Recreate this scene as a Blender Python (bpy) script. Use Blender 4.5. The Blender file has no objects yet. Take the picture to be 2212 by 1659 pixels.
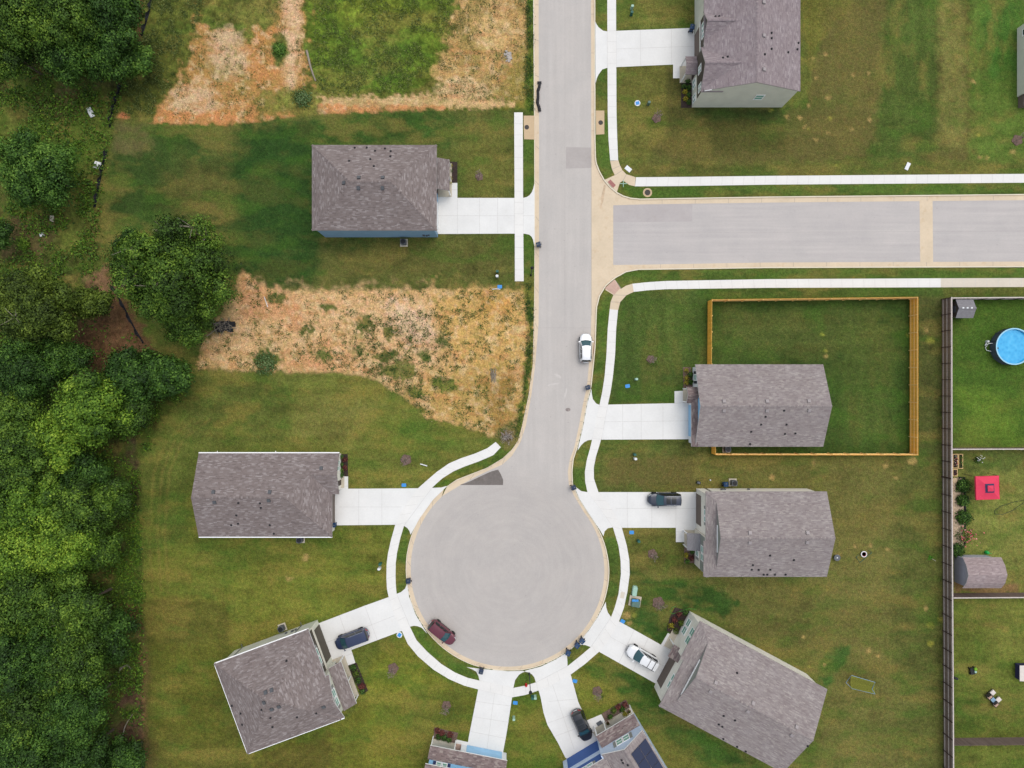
import bpy, math, random
import numpy as np
from mathutils import Vector, Matrix

random.seed(7)
rng = np.random.default_rng(11)
S = 0.067            # metres per design unit on the ground
HZ = 96.0            # design height of the camera
K = 88.0 / 96.0      # metres per design unit of height
CX, CY = 1106.0, 829.5
EXPO = 1.30          # how much brighter than its albedo an open horizontal surface renders
scene = bpy.context.scene
COL = scene.collection

def lin(c):
    c = c / 255.0
    return c / 12.92 if c <= 0.04045 else ((c + 0.055) / 1.055) ** 2.4
def C(r, g, b, k=1.0):
    return (lin(r) / EXPO * k, lin(g) / EXPO * k, lin(b) / EXPO * k, 1.0)

def P(u, v, z=0.0):
    """point of the place at height z (design units) seen at survey position u, v"""
    f = 1 - z / HZ
    return Vector(((u - CX) * f * S, (CY - v) * f * S, z * K))
def G(a, b, zm=0.0):
    return Vector((a * S, -b * S, zm))

# ------------------------------------------------------------------ materials
def new_mat(name):
    m = bpy.data.materials.new(name); m.use_nodes = True
    nt = m.node_tree
    b = nt.nodes['Principled BSDF']
    return m, nt, b
def N(nt, t, **kw):
    n = nt.nodes.new(t)
    for k, v in kw.items():
        if k in n.inputs.keys(): n.inputs[k].default_value = v
        else: setattr(n, k, v)
    return n
def mixc(nt, fac, a, b, mode='MIX'):
    n = nt.nodes.new('ShaderNodeMix'); n.data_type = 'RGBA'; n.blend_type = mode
    for sock, val in ((n.inputs[0], fac), (n.inputs[6], a), (n.inputs[7], b)):
        if hasattr(val, 'is_output'): nt.links.new(val, sock)
        else: sock.default_value = val
    return n.outputs[2]
def ramp(nt, fac, stops):
    n = nt.nodes.new('ShaderNodeValToRGB')
    el = n.color_ramp.elements
    while len(el) < len(stops): el.new(0.5)
    for e, (p, c) in zip(el, stops):
        e.position = p; e.color = c if len(c) == 4 else (*c, 1)
    nt.links.new(fac, n.inputs[0])
    return n.outputs[0]
def noise(nt, vec, scale, detail=3, rough=0.55):
    n = N(nt, 'ShaderNodeTexNoise', Scale=scale, Detail=detail, Roughness=rough)
    if vec is not None: nt.links.new(vec, n.inputs['Vector'])
    return n.outputs['Fac']
def grey(v): return (v, v, v, 1)
def mapping(nt, src, sc=(1, 1, 1), rot=(0, 0, 0)):
    n = nt.nodes.new('ShaderNodeMapping'); n.inputs['Scale'].default_value = sc; n.inputs['Rotation'].default_value = rot
    nt.links.new(src, n.inputs['Vector'])
    return n.outputs[0]

_mc = {}
def plain(name, col, rough=0.7, var=0.12, scale=3.0, metal=0.0, spec=0.3, coat=0.0):
    if name in _mc: return _mc[name]
    m, nt, b = new_mat(name)
    tc = N(nt, 'ShaderNodeTexCoord')
    f = noise(nt, tc.outputs['Object'], scale, 4)
    f2 = noise(nt, tc.outputs['Object'], scale * 6, 2)
    r = ramp(nt, f, [(0.3, grey(1 - var)), (0.7, grey(1 + var))])
    r2 = ramp(nt, f2, [(0.3, grey(1 - var * .5)), (0.7, grey(1 + var * .5))])
    c = mixc(nt, 1.0, col, r, 'MULTIPLY'); c = mixc(nt, 1.0, c, r2, 'MULTIPLY')
    nt.links.new(c, b.inputs['Base Color'])
    b.inputs['Roughness'].default_value = rough; b.inputs['Metallic'].default_value = metal
    b.inputs['Specular IOR Level'].default_value = spec
    b.inputs['Coat Weight'].default_value = coat; b.inputs['Coat Roughness'].default_value = 0.08
    _mc[name] = m
    return m

def concrete(name, col, var=0.07, stain=0.10, stain_col=(0.75, 0.68, 0.58, 1)):
    m, nt, b = new_mat(name)
    tc = N(nt, 'ShaderNodeTexCoord'); o = tc.outputs['Object']
    f = noise(nt, o, 0.35, 5); f2 = noise(nt, o, 4.0, 3); f3 = noise(nt, o, 0.9, 6, .65)
    c = mixc(nt, 1.0, col, ramp(nt, f, [(0.3, grey(1 - var)), (0.7, grey(1 + var))]), 'MULTIPLY')
    c = mixc(nt, 1.0, c, ramp(nt, f2, [(0.25, grey(1 - var * .7)), (0.75, grey(1 + var * .7))]), 'MULTIPLY')
    st = ramp(nt, f3, [(0.55, grey(0)), (0.75, grey(stain * 2))])
    c = mixc(nt, st, c, mixc(nt, 1.0, c, stain_col, 'MULTIPLY'))
    nt.links.new(c, b.inputs['Base Color'])
    b.inputs['Roughness'].default_value = 0.9; b.inputs['Specular IOR Level'].default_value = 0.2
    return m

def shingles(name, base, light, dark, contrast=1.0):
    m, nt, b = new_mat(name)
    uv = N(nt, 'ShaderNodeUVMap', uv_map='UVMap').outputs[0]
    def brick(w, h, off, c1, c2, bias=0.0):
        n = N(nt, 'ShaderNodeTexBrick', offset=0.37, offset_frequency=3, squash=1.0, squash_frequency=2)
        n.inputs['Scale'].default_value = 1.0; n.inputs['Mortar Size'].default_value = 0.0
        n.inputs['Brick Width'].default_value = w; n.inputs['Row Height'].default_value = h
        n.inputs['Bias'].default_value = bias
        n.inputs['Color1'].default_value = c1; n.inputs['Color2'].default_value = c2
        mp = nt.nodes.new('ShaderNodeMapping'); mp.inputs['Location'].default_value = (off, off * 1.7, 0)
        nt.links.new(uv, mp.inputs['Vector']); nt.links.new(mp.outputs[0], n.inputs['Vector'])
        return n.outputs['Color']
    b1 = brick(0.46, 0.15, 0.0, grey(0), grey(1))
    b2 = brick(0.56, 0.15, 5.3, grey(0), grey(1))
    b3 = brick(0.30, 0.15, 9.1, grey(0), grey(1))
    l = ramp(nt, b1, [(0.70, grey(0)), (0.95, grey(contrast))])
    d = ramp(nt, b2, [(0.45, grey(0)), (0.95, grey(contrast))])
    c = mixc(nt, d, base, dark); c = mixc(nt, l, c, light)
    c = mixc(nt, 1.0, c, ramp(nt, b3, [(0, grey(.93)), (1, grey(1.07))]), 'MULTIPLY')
    f = noise(nt, uv, 0.45, 4)
    c = mixc(nt, 1.0, c, ramp(nt, f, [(0.3, (.92, .90, .90, 1)), (0.7, (1.07, 1.08, 1.09, 1))]), 'MULTIPLY')
    f = noise(nt, uv, 9.0, 2)
    c = mixc(nt, 1.0, c, ramp(nt, f, [(0.3, grey(.90)), (0.7, grey(1.1))]), 'MULTIPLY')
    nt.links.new(c, b.inputs['Base Color'])
    b.inputs['Roughness'].default_value = 0.85; b.inputs['Specular IOR Level'].default_value = 0.25
    return m

def siding(name, col, vertical=False, step=0.18, depth=0.12):
    m, nt, b = new_mat(name)
    tc = N(nt, 'ShaderNodeTexCoord'); o = tc.outputs['Object']
    sx = N(nt, 'ShaderNodeSeparateXYZ'); nt.links.new(o, sx.inputs[0])
    if vertical:
        ad = N(nt, 'ShaderNodeMath', operation='ADD'); nt.links.new(sx.outputs[0], ad.inputs[0]); nt.links.new(sx.outputs[1], ad.inputs[1]); src = ad.outputs[0]
    else: src = sx.outputs[2]
    dv = N(nt, 'ShaderNodeMath', operation='DIVIDE'); nt.links.new(src, dv.inputs[0]); dv.inputs[1].default_value = step
    fr = N(nt, 'ShaderNodeMath', operation='FRACT'); nt.links.new(dv.outputs[0], fr.inputs[0])
    g = ramp(nt, fr.outputs[0], [(0.0, grey(1 - depth * 2)), (0.18, grey(1)), (0.9, grey(1 + depth * .3))])
    c = mixc(nt, 1.0, col, g, 'MULTIPLY')
    f = noise(nt, o, 0.7, 4)
    c = mixc(nt, 1.0, c, ramp(nt, f, [(0.3, grey(.94)), (0.7, grey(1.06))]), 'MULTIPLY')
    nt.links.new(c, b.inputs['Base Color']); b.inputs['Roughness'].default_value = 0.7
    b.inputs['Specular IOR Level'].default_value = 0.25
    return m

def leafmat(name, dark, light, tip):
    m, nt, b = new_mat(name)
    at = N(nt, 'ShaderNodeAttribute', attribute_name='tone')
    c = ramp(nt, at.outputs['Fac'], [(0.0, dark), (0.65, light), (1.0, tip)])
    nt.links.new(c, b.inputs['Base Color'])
    b.inputs['Roughness'].default_value = 0.65; b.inputs['Specular IOR Level'].default_value = 0.25
    tr = N(nt, 'ShaderNodeBsdfTranslucent'); nt.links.new(c, tr.inputs['Color'])
    mx = N(nt, 'ShaderNodeMixShader'); mx.inputs[0].default_value = 0.15
    nt.links.new(b.outputs[0], mx.inputs[1]); nt.links.new(tr.outputs[0], mx.inputs[2])
    nt.links.new(mx.outputs[0], nt.nodes['Material Output'].inputs[0])
    return m

def wood(name, col, var=0.25, board=0.14):
    m, nt, b = new_mat(name)
    tc = N(nt, 'ShaderNodeTexCoord'); o = tc.outputs['Object']
    wn = N(nt, 'ShaderNodeTexNoise', Scale=1 / board * 1.1, Detail=1); nt.links.new(mapping(nt, o, (1, 1, 0.02)), wn.inputs['Vector'])
    c = mixc(nt, 1.0, col, ramp(nt, wn.outputs['Fac'], [(0.25, grey(1 - var)), (0.75, grey(1 + var))]), 'MULTIPLY')
    f = noise(nt, o, 0.5, 4)
    c = mixc(nt, 1.0, c, ramp(nt, f, [(0.3, grey(1 - var * .6)), (0.7, grey(1 + var * .6))]), 'MULTIPLY')
    nt.links.new(c, b.inputs['Base Color']); b.inputs['Roughness'].default_value = 0.85; b.inputs['Specular IOR Level'].default_value = 0.2
    return m

def glass(name, col, rough=0.08):
    m, nt, b = new_mat(name)
    b.inputs['Base Color'].default_value = col; b.inputs['Roughness'].default_value = rough
    b.inputs['Specular IOR Level'].default_value = 0.6
    return m

M = dict(
    drive=concrete('pale_concrete', C(234, 233, 230), .045, .13, (.88, .84, .78, 1)),
    walk=concrete('walk_concrete', C(236, 234, 230), .04, .10, (.9, .86, .8, 1)),
    walk_old=concrete('old_walk_concrete', C(222, 212, 196), .05, .1),
    tan=concrete('tan_concrete', C(222, 203, 176), .06, .22, (.78, .64, .50, 1)),
    tan2=concrete('inlet_concrete', C(205, 180, 146), .06, .15),
    pink=concrete('red_paver', C(172, 118, 112), .12, .1),
    pinkold=concrete('faded_red_paver', C(205, 172, 156), .14, .3, (.8, .65, .6, 1)),
    joint=plain('joint_line', C(212, 209, 205), .9),
    dirtpad=concrete('stained_slab', C(206, 192, 172), .08, .25),
    trim=plain('white_trim', C(236, 236, 236, 1.25), .5, .02),
    fascia=plain('white_fascia', C(222, 220, 222), .5, .03),
    fascia2=plain('grey_fascia', C(172, 166, 164), .6, .05),
    pane=glass('window_glass', C(116, 164, 148, 1.3), .15),
    pane2=glass('dark_window_glass', C(50, 78, 72), .12),
    black=plain('black_plastic', C(34, 36, 40), .5, .1),
    tyre=plain('tyre_rubber', C(30, 30, 31), .85, .1),
    rim=plain('wheel_rim', C(150, 152, 155), .35, .05, metal=.6),
    carglass=glass('car_glass', C(46, 84, 92), .05),
    sideglass=glass('dark_car_glass', C(20, 26, 30), .05),
    lampwhite=plain('headlight', C(225, 230, 232), .15, .02, spec=.6),
    lampred=plain('taillight', C(175, 25, 30), .2, .02, spec=.6),
    chrome=plain('chrome', C(205, 208, 212), .2, .02, metal=.8),
    bark=plain('bark', C(96, 84, 74), .9, .3, 2.0),
    deadwood=plain('dead_wood', C(150, 140, 126), .9, .15, 2.0),
    mulch=plain('dark_mulch', C(62, 50, 46), .95, .4, 6.0),
    mulch2=plain('brown_mulch', C(112, 92, 82), .95, .4, 6.0),
    bin=plain('navy_bin_plastic', C(42, 58, 82), .45, .06),
    bin2=plain('blue_bin_plastic', C(34, 66, 104), .45, .06),
    acgrey=plain('condenser_case', C(98, 102, 108), .5, .08),
    fan=plain('fan_blades', C(232, 234, 238), .4, .05),
    padc=concrete('equipment_pad', C(205, 196, 178), .06, .15),
    teal=plain('pedestal_green', C(44, 98, 88), .5, .08),
    pale_green=plain('pale_green_cabinet', C(165, 200, 182), .5, .06),
    boxgreen=plain('transformer_green', C(92, 120, 110), .5, .06),
    meter=plain('meter_blue', C(66, 150, 222), .5, .08, 8.0),
    white=plain('white_panel', C(232, 234, 236), .5, .04),
    iron=plain('cast_iron', C(72, 66, 64), .7, .2, 8.0),
    red=plain('red_paint', C(205, 30, 38), .4, .05),
    goldwood=wood('new_cedar', C(200, 146, 58, 1.85), .14),
    railgold=plain('cedar_rail', C(232, 196, 130, 1.35), .8, .1),
    greywood=wood('weathered_wood', C(104, 90, 84, 1.5), .22),
    railgrey=plain('weathered_rail', C(182, 172, 166, 1.35), .85, .12),
    postdark=plain('dark_post', C(74, 56, 52), .85, .15),
    silt=plain('silt_fabric', C(36, 38, 44), .8, .2),
    clothred=plain('canopy_red', C(228, 60, 92), .7, .05, 1.5),
    clothnavy=plain('canopy_navy', C(52, 50, 88), .7, .06),
    poolwall=plain('pool_wall', C(84, 92, 106), .6, .2, 3.0),
    poolliner=plain('pool_liner', C(160, 214, 240), .4, .05),
    lime=plain('lime_plastic', C(120, 176, 30), .5, .08),
    hose=plain('green_hose', C(70, 150, 60), .5, .05),
    hosedark=plain('dark_hose', C(66, 78, 48), .6, .05),
    cushion=plain('beige_cushion', C(206, 172, 152), .9, .08),
    cushw=plain('white_cushion', C(226, 216, 208), .9, .05),
    bluetop=plain('blue_table_top', C(140, 172, 196), .3, .06),
    pebble=plain('tan_pebbles', C(186, 164, 138), .9, .5, 7.0),
    doorbrown=siding('brown_garage_door', C(92, 82, 76, 1.7), step=.5, depth=.1),
    doordark=siding('dark_garage_door', C(74, 68, 60, 1.6), step=.5, depth=.1),
    doorblue=siding('navy_garage_door', C(56, 82, 134, 1.7), step=.5, depth=.05),
    doorsky=siding('sky_garage_door', C(142, 182, 212, 1.35), step=.5, depth=.04),
    doorwhite=siding('white_garage_door', C(226, 228, 230, 1.2), step=.5, depth=.05),
    entry=plain('entry_door', C(64, 50, 48), .5, .05),
    cream=siding('cream_siding', C(206, 200, 188, 1.35)),
    creamlight=siding('light_cream_siding', C(226, 222, 212, 1.25)),
    sage=siding('sage_siding', C(186, 186, 174, 1.55)),
    batten=siding('dark_batten_siding', C(72, 66, 58, 1.5), True, .4, .25),
    bluegrey=siding('steel_blue_siding', C(112, 140, 164, 1.7)),
    skyblue=siding('sky_blue_siding', C(134, 184, 220, 1.35)),
    paleblue=siding('pale_blue_siding', C(178, 192, 212, 1.35)),
    whitewall=siding('white_siding', C(226, 228, 230, 1.2)),
    greygreen=siding('grey_green_siding', C(122, 126, 120, 1.5)),
    shutter=plain('grey_shutter', C(150, 152, 148), .6, .05),
    shutnavy=plain('navy_shutter', C(48, 62, 108), .6, .05),
    shutdark=plain('charcoal_shutter', C(52, 56, 66), .6, .05),
    shedgrey=siding('grey_shed_siding', C(158, 158, 168, 1.3)),
    slab=concrete('porch_slab', C(206, 196, 176), .05, .12),
    solar=glass('solar_panel', C(20, 32, 66), .15),
    solarline=plain('solar_frame', C(34, 44, 76), .4, .05),
    roofW=shingles('shingle_mauve', C(132, 121, 118), C(159, 150, 148), C(114, 103, 101), .8),
    roofE=shingles('shingle_taupe', C(149, 140, 138), C(166, 158, 153), C(132, 121, 121), .8),
    roofN=shingles('shingle_grey_mauve', C(146, 134, 136), C(164, 154, 154), C(126, 114, 118), .7),
    roofS=shingles('shingle_brown', C(132, 116, 114), C(160, 148, 142), C(108, 94, 94), .9),
    roofgrey=shingles('shingle_slate', C(134, 132, 135), C(140, 139, 142), C(126, 123, 127), .4),
    roofshed=shingles('shingle_shed', C(160, 144, 143), C(178, 164, 162), C(140, 124, 124), .7),
    vent=plain('roof_vent_metal', C(163, 155, 155), .5, .05),
    ventdark=plain('dark_roof_vent', C(92, 94, 98), .5, .05),
    pipe=plain('vent_pipe_black', C(40, 40, 44), .6, .05),
    capw=plain('pipe_flashing', C(190, 190, 194), .5, .05),
    fabric=plain('black_fabric', C(44, 44, 48), .8, .2),
    stone=plain('pale_stone', C(178, 170, 162), .9, .2, 4.0),
    terracotta=plain('terracotta_mulch', C(128, 74, 60), .9, .2, 4.0),
    planterwood=plain('planter_wood', C(222, 188, 132), .8, .1),
    yellownet=plain('yellow_net', C(160, 160, 40), .8, .1),
)
L_OAK = leafmat('oak_leaves', C(36, 56, 18), C(80, 114, 34), C(124, 154, 50))
L_OLIVE = leafmat('olive_leaves', C(44, 60, 20), C(90, 112, 34), C(126, 146, 50))
L_BRIGHT = leafmat('bright_leaves', C(48, 78, 22), C(108, 146, 40), C(158, 186, 60))
L_DARK = leafmat('dark_leaves', C(30, 52, 18), C(62, 98, 32), C(100, 138, 48))
L_FEATHER = leafmat('feather_leaves', C(42, 72, 26), C(84, 124, 42), C(128, 164, 64))
L_SHRUB = leafmat('shrub_leaves', C(28, 48, 20), C(62, 98, 36), C(104, 140, 60))
L_YELLOW = leafmat('yellow_shrub_leaves', C(92, 92, 24), C(160, 150, 40), C(205, 190, 70))
L_WEED = leafmat('weed_leaves', C(50, 66, 28), C(94, 112, 48), C(150, 158, 92))
L_SAGEW = leafmat('sage_weeds', C(46, 74, 36), C(92, 122, 66), C(142, 164, 112))
L_TWIG = leafmat('pink_twigs', C(110, 92, 84), C(160, 138, 134), C(190, 172, 170))
L_DRYW = leafmat('dry_straw', C(150, 118, 70), C(200, 170, 118), C(226, 204, 160))
L_PINKF = leafmat('pink_blossom', C(200, 80, 90), C(226, 120, 124), C(240, 170, 170))
L_WHITEF = leafmat('white_blossom', C(205, 210, 200), C(232, 232, 228), C(240, 240, 240))
L_RED = leafmat('red_shrub_leaves', C(70, 34, 34), C(110, 56, 52), C(150, 90, 76))

# ------------------------------------------------------------------ mesh building
class MB:
    def __init__(s): s.v = []; s.f = []; s.m = []; s.uv = {}
    def add(s, vs, fs, mi=0):
        o = len(s.v); s.v += [tuple(x) for x in vs]
        for f in fs: s.f.append([i + o for i in f]); s.m.append(mi)
        return s
    def box(s, x0, x1, y0, y1, z0, z1, mi=0):
        return s.add([(x0, y0, z0), (x1, y0, z0), (x1, y1, z0), (x0, y1, z0), (x0, y0, z1), (x1, y0, z1), (x1, y1, z1), (x0, y1, z1)],
                     [(0, 3, 2, 1), (4, 5, 6, 7), (0, 1, 5, 4), (1, 2, 6, 5), (2, 3, 7, 6), (3, 0, 4, 7)], mi)
    def frustum(s, x0, x1, y0, y1, z0, z1, k, mi=0):
        cx, cy = (x0 + x1) / 2, (y0 + y1) / 2; hx, hy = (x1 - x0) / 2, (y1 - y0) / 2
        v = [(cx + a * hx * q, cy + b * hy * q, z) for z, q in ((z0, k), (z1, 1)) for a, b in ((-1, -1), (1, -1), (1, 1), (-1, 1))]
        return s.add(v, [(0, 3, 2, 1), (4, 5, 6, 7), (0, 1, 5, 4), (1, 2, 6, 5), (2, 3, 7, 6), (3, 0, 4, 7)], mi)
    def prism(s, poly, z0, z1, mi=0):
        a = sum(poly[i - 1][0] * poly[i][1] - poly[i][0] * poly[i - 1][1] for i in range(len(poly)))
        if a < 0: poly = poly[::-1]
        n = len(poly)
        v = [(p[0], p[1], z0) for p in poly] + [(p[0], p[1], z1) for p in poly]
        return s.add(v, [list(range(n))[::-1], list(range(n, 2 * n))] + [(i, (i + 1) % n, n + (i + 1) % n, n + i) for i in range(n)], mi)
    def slabpoly(s, pts, t, mi=0, side=None):
        """thick plate: pts are the upper face, t metres thick downwards; sides take material `side`"""
        pts = [Vector(p) for p in pts]
        n = Vector((0, 0, 0))
        for i in range(len(pts)):
            a, b = pts[i], pts[(i + 1) % len(pts)]
            n += Vector(((a.y - b.y) * (a.z + b.z), (a.z - b.z) * (a.x + b.x), (a.x - b.x) * (a.y + b.y)))
        if n.z < 0: pts = pts[::-1]; n = -n
        n.normalize(); k = len(pts)
        h = Vector((0, 0, 1)).cross(n)
        h = h.normalized() if h.length > 1e-4 else Vector((1, 0, 0))
        sd = n.cross(h)
        fi = len(s.f)
        s.add(pts, [list(range(k))], mi)
        s.uv[fi] = [(p.dot(h) + 40, p.dot(sd) + 40) for p in pts]
        lo = [p - Vector((0, 0, t)) for p in pts]
        s.add(pts + lo, [list(range(k, 2 * k))[::-1]] + [(i, k + i, k + (i + 1) % k, (i + 1) % k) for i in range(k)], mi if side is None else side)
        return s
    def tube(s, pts, r, n=8, mi=0, r1=None):
        pts = [Vector(p) for p in pts]; o = len(s.v); m = len(pts)
        for i, p in enumerate(pts):
            d = (pts[min(i + 1, m - 1)] - pts[max(i - 1, 0)]).normalized()
            e = d.cross(Vector((0, 0, 1)))
            e = e.normalized() if e.length > 1e-3 else Vector((1, 0, 0))
            q = d.cross(e); rr = r if r1 is None else r + (r1 - r) * i / max(1, m - 1)
            for j in range(n):
                t = 2 * math.pi * j / n
                s.v.append(tuple(p + rr * (math.cos(t) * e + math.sin(t) * q)))
        for i in range(m - 1):
            for j in range(n):
                s.f.append([o + i * n + j, o + i * n + (j + 1) % n, o + (i + 1) * n + (j + 1) % n, o + (i + 1) * n + j]); s.m.append(mi)
        s.f.append([o + j for j in range(n)][::-1]); s.m.append(mi)
        s.f.append([o + (m - 1) * n + j for j in range(n)]); s.m.append(mi)
        return s
    def lathe(s, prof, n=24, c=(0, 0), mi=0, cap=True):
        o = len(s.v); m = len(prof)
        for r, z in prof:
            for j in range(n):
                t = 2 * math.pi * j / n; s.v.append((c[0] + r * math.cos(t), c[1] + r * math.sin(t), z))
        for i in range(m - 1):
            for j in range(n):
                s.f.append([o + i * n + j, o + i * n + (j + 1) % n, o + (i + 1) * n + (j + 1) % n, o + (i + 1) * n + j]); s.m.append(mi)
        if cap:
            s.f.append([o + j for j in range(n)][::-1]); s.m.append(mi)
            s.f.append([o + (m - 1) * n + j for j in range(n)]); s.m.append(mi)
        return s
    def grid(s, fn, nu, nv, mi=0):
        o = len(s.v)
        for i in range(nu + 1):
            for j in range(nv + 1): s.v.append(tuple(fn(i / nu, j / nv)))
        for i in range(nu):
            for j in range(nv):
                a = o + i * (nv + 1) + j
                s.f.append([a, a + nv + 1, a + nv + 2, a + 1]); s.m.append(mi)
        return s
    def build(s, name, mats, parent=None, smooth=False):
        me = bpy.data.meshes.new(name)
        me.from_pydata(s.v, [], s.f)
        if not isinstance(mats, (list, tuple)): mats = [mats]
        for m in mats: me.materials.append(m)
        me.polygons.foreach_set('material_index', s.m)
        if s.uv:
            l = me.uv_layers.new(name='UVMap')
            for fi, uvs in s.uv.items():
                p = me.polygons[fi]
                for k, li in enumerate(p.loop_indices): l.data[li].uv = uvs[k]
        if smooth:
            me.polygons.foreach_set('use_smooth', [True] * len(me.polygons))
            me.set_sharp_from_angle(angle=math.radians(40))
        me.update()
        o = bpy.data.objects.new(name, me); COL.objects.link(o)
        if parent is not None: o.parent = parent
        return o

def tag(o, label, cat, group=None):
    o['label'] = label; o['category'] = cat
    if group: o['group'] = group
    return o
def kind(o, k): o['kind'] = k; return o
def thing(name, label, cat, loc, rz=0.0, group=None):
    o = bpy.data.objects.new(name, None); COL.objects.link(o)
    o.empty_display_size = 0.3
    o.location = loc; o.rotation_euler = (0, 0, rz)
    return tag(o, label, cat, group)
def copy_tree(o, parent=None):
    c = o.copy(); COL.objects.link(c)
    if parent is not None: c.parent = parent
    for ch in list(o.children): copy_tree(ch, c)
    return c

def leaf_mesh(name, c, nrm, size, tone, mat, parent=None, aspect=0.6):
    """many small leaf-shaped faces; c, nrm (n,3), size, tone (n)"""
    n = len(c)
    nrm = nrm / (np.linalg.norm(nrm, axis=1, keepdims=True) + 1e-9)
    r = rng.normal(size=(n, 3)); a = np.cross(nrm, r); a /= (np.linalg.norm(a, axis=1, keepdims=True) + 1e-9)
    b = np.cross(nrm, a)
    sz = size[:, None]
    v = np.empty((n, 4, 3))
    v[:, 0] = c - a * sz * .5; v[:, 1] = c + b * sz * .5 * aspect + a * sz * .05
    v[:, 2] = c + a * sz * .5; v[:, 3] = c - b * sz * .5 * aspect + a * sz * .05
    me = bpy.data.meshes.new(name)
    me.vertices.add(4 * n); me.vertices.foreach_set('co', v.reshape(-1).astype(np.float32))
    me.loops.add(4 * n); me.loops.foreach_set('vertex_index', np.arange(4 * n, dtype=np.int32))
    me.polygons.add(n); me.polygons.foreach_set('loop_start', np.arange(0, 4 * n, 4, dtype=np.int32))
    at = me.attributes.new('tone', 'FLOAT', 'FACE'); at.data.foreach_set('value', np.clip(tone, 0, 1).astype(np.float32))
    me.materials.append(mat)
    me.update(calc_edges=True); me.validate()
    o = bpy.data.objects.new(name, me); COL.objects.link(o)
    if parent is not None: o.parent = parent
    return o

# ------------------------------------------------------------------ numpy noise and outlines
def vnoise(x, y, sc, seed):
    g = np.random.default_rng(seed).random((257, 257))
    x = x / sc + 1000.37; y = y / sc + 1000.71
    xi = np.floor(x).astype(int); yi = np.floor(y).astype(int)
    fx = x - xi; fy = y - yi
    fx = fx * fx * (3 - 2 * fx); fy = fy * fy * (3 - 2 * fy)
    a = g[xi % 256, yi % 256]; b = g[(xi + 1) % 256, yi % 256]; c = g[xi % 256, (yi + 1) % 256]; d = g[(xi + 1) % 256, (yi + 1) % 256]
    return (a * (1 - fx) + b * fx) * (1 - fy) + (c * (1 - fx) + d * fx) * fy
def fbm(x, y, sc, seed, oc=4):
    t = 0; w = 1; s = 0
    for i in range(oc):
        t = t + w * vnoise(x, y, sc / 2 ** i, seed + i * 13); s += w; w *= .55
    return t / s
def sdf(px, py, poly):
    """signed distance (design units) to a closed outline, negative inside"""
    d = np.full(px.shape, 1e9); ins = np.zeros(px.shape, bool)
    n = len(poly)
    for i in range(n):
        x0, y0 = poly[i]; x1, y1 = poly[(i + 1) % n]
        ex, ey = x1 - x0, y1 - y0
        L2 = ex * ex + ey * ey
        if L2 < 1e-9: continue
        t = np.clip(((px - x0) * ex + (py - y0) * ey) / L2, 0, 1)
        d = np.minimum(d, (px - x0 - t * ex) ** 2 + (py - y0 - t * ey) ** 2)
        if y0 != y1:
            ins ^= ((y0 > py) != (y1 > py)) & (px < (x1 - x0) * (py - y0) / (y1 - y0) + x0)
    d = np.sqrt(d)
    return np.where(ins, -d, d)
def resample(pl, n):
    pl = [Vector((p[0], p[1])) for p in pl]
    L = [0]
    for i in range(1, len(pl)): L.append(L[-1] + (pl[i] - pl[i - 1]).length)
    out = []
    for k in range(n):
        t = L[-1] * k / (n - 1); i = 1
        while i < len(L) - 1 and L[i] < t: i += 1
        q = (t - L[i - 1]) / max(1e-9, L[i] - L[i - 1])
        out.append(tuple(pl[i - 1].lerp(pl[i], q)))
    return out
# ------------------------------------------------------------------ road and path outlines (design units)
CC = (1096.5, 1231.5)
def arc(r0, r1, a0, a1, n):
    return [(CC[0] + (r0 + (r1 - r0) * i / (n - 1)) * math.cos(math.radians(a0 + (a1 - a0) * i / (n - 1))),
             CC[1] + (r0 + (r1 - r0) * i / (n - 1)) * math.sin(math.radians(a0 + (a1 - a0) * i / (n - 1)))) for i in range(n)]
LO = [(1151.7, -120), (1151.7, 0), (1154, 300), (1154.5, 553), (1154, 640), (1153, 700), (1151, 786), (1142, 853), (1127.7, 920), (1118.7, 953),
      (1106, 971), (1086, 990), (1053, 1010), (1020, 1023), (986, 1036), (966, 1050)]
LI = [(1164, -120), (1163.5, 0), (1164.5, 300), (1164.5, 553), (1164, 640), (1163.5, 700), (1156.5, 786), (1148, 853), (1136, 920), (1124.5, 955),
      (1106, 985), (1085, 1004), (1053, 1018), (1028, 1030), (1000, 1045), (955, 1072)]
CO = arc(223, 220, -128, -180, 12)[0:] + arc(220, 218, 180, 90, 24)[1:] + arc(218, 220, 90, 0, 24)[1:] + arc(220, 214, 0, -36, 10)[1:]
CI = arc(213, 209.5, -132, -180, 12)[0:] + arc(209.5, 209.5, 180, 90, 24)[1:] + arc(209.5, 209.5, 90, 0, 24)[1:] + arc(209.5, 207, 0, -37, 10)[1:]
RO = [(1269.7, 1105.7), (1252, 1078), (1238, 1046), (1236.7, 1020), (1239, 993), (1248, 966), (1260, 920), (1269, 870), (1277.7, 836), (1283, 786), (1286.5, 750), (1289, 681)]
RI = [(1261.8, 1106.9), (1240, 1071), (1229, 1046), (1226.7, 1020), (1231, 993), (1241, 966), (1251, 920), (1260, 870), (1268, 836), (1272.7, 786), (1276, 745), (1277.7, 681)]
APR_S = [(1379, 583), (1352.7, 588), (1329, 601), (1309, 618), (1296, 640), (1290, 663), (1289, 681)]
APR_N = [(1287.3, 338), (1289, 352), (1296, 370), (1306, 388), (1319, 403), (1333, 415), (1347, 422.5), (1362.7, 427), (1383, 429)]
TO = [(1287.3, 338), (1286.3, 300), (1286, 0), (1286, -120)]
TI = [(1277.7, 338), (1277.5, 300), (1277, 0), (1277, -120)]
ENO = [(1383, 429), (1659, 424.5), (2212, 419), (2330, 418)]
ENI = [(1383, 441), (1659, 437), (2212, 431.7), (2330, 430.8)]
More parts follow.
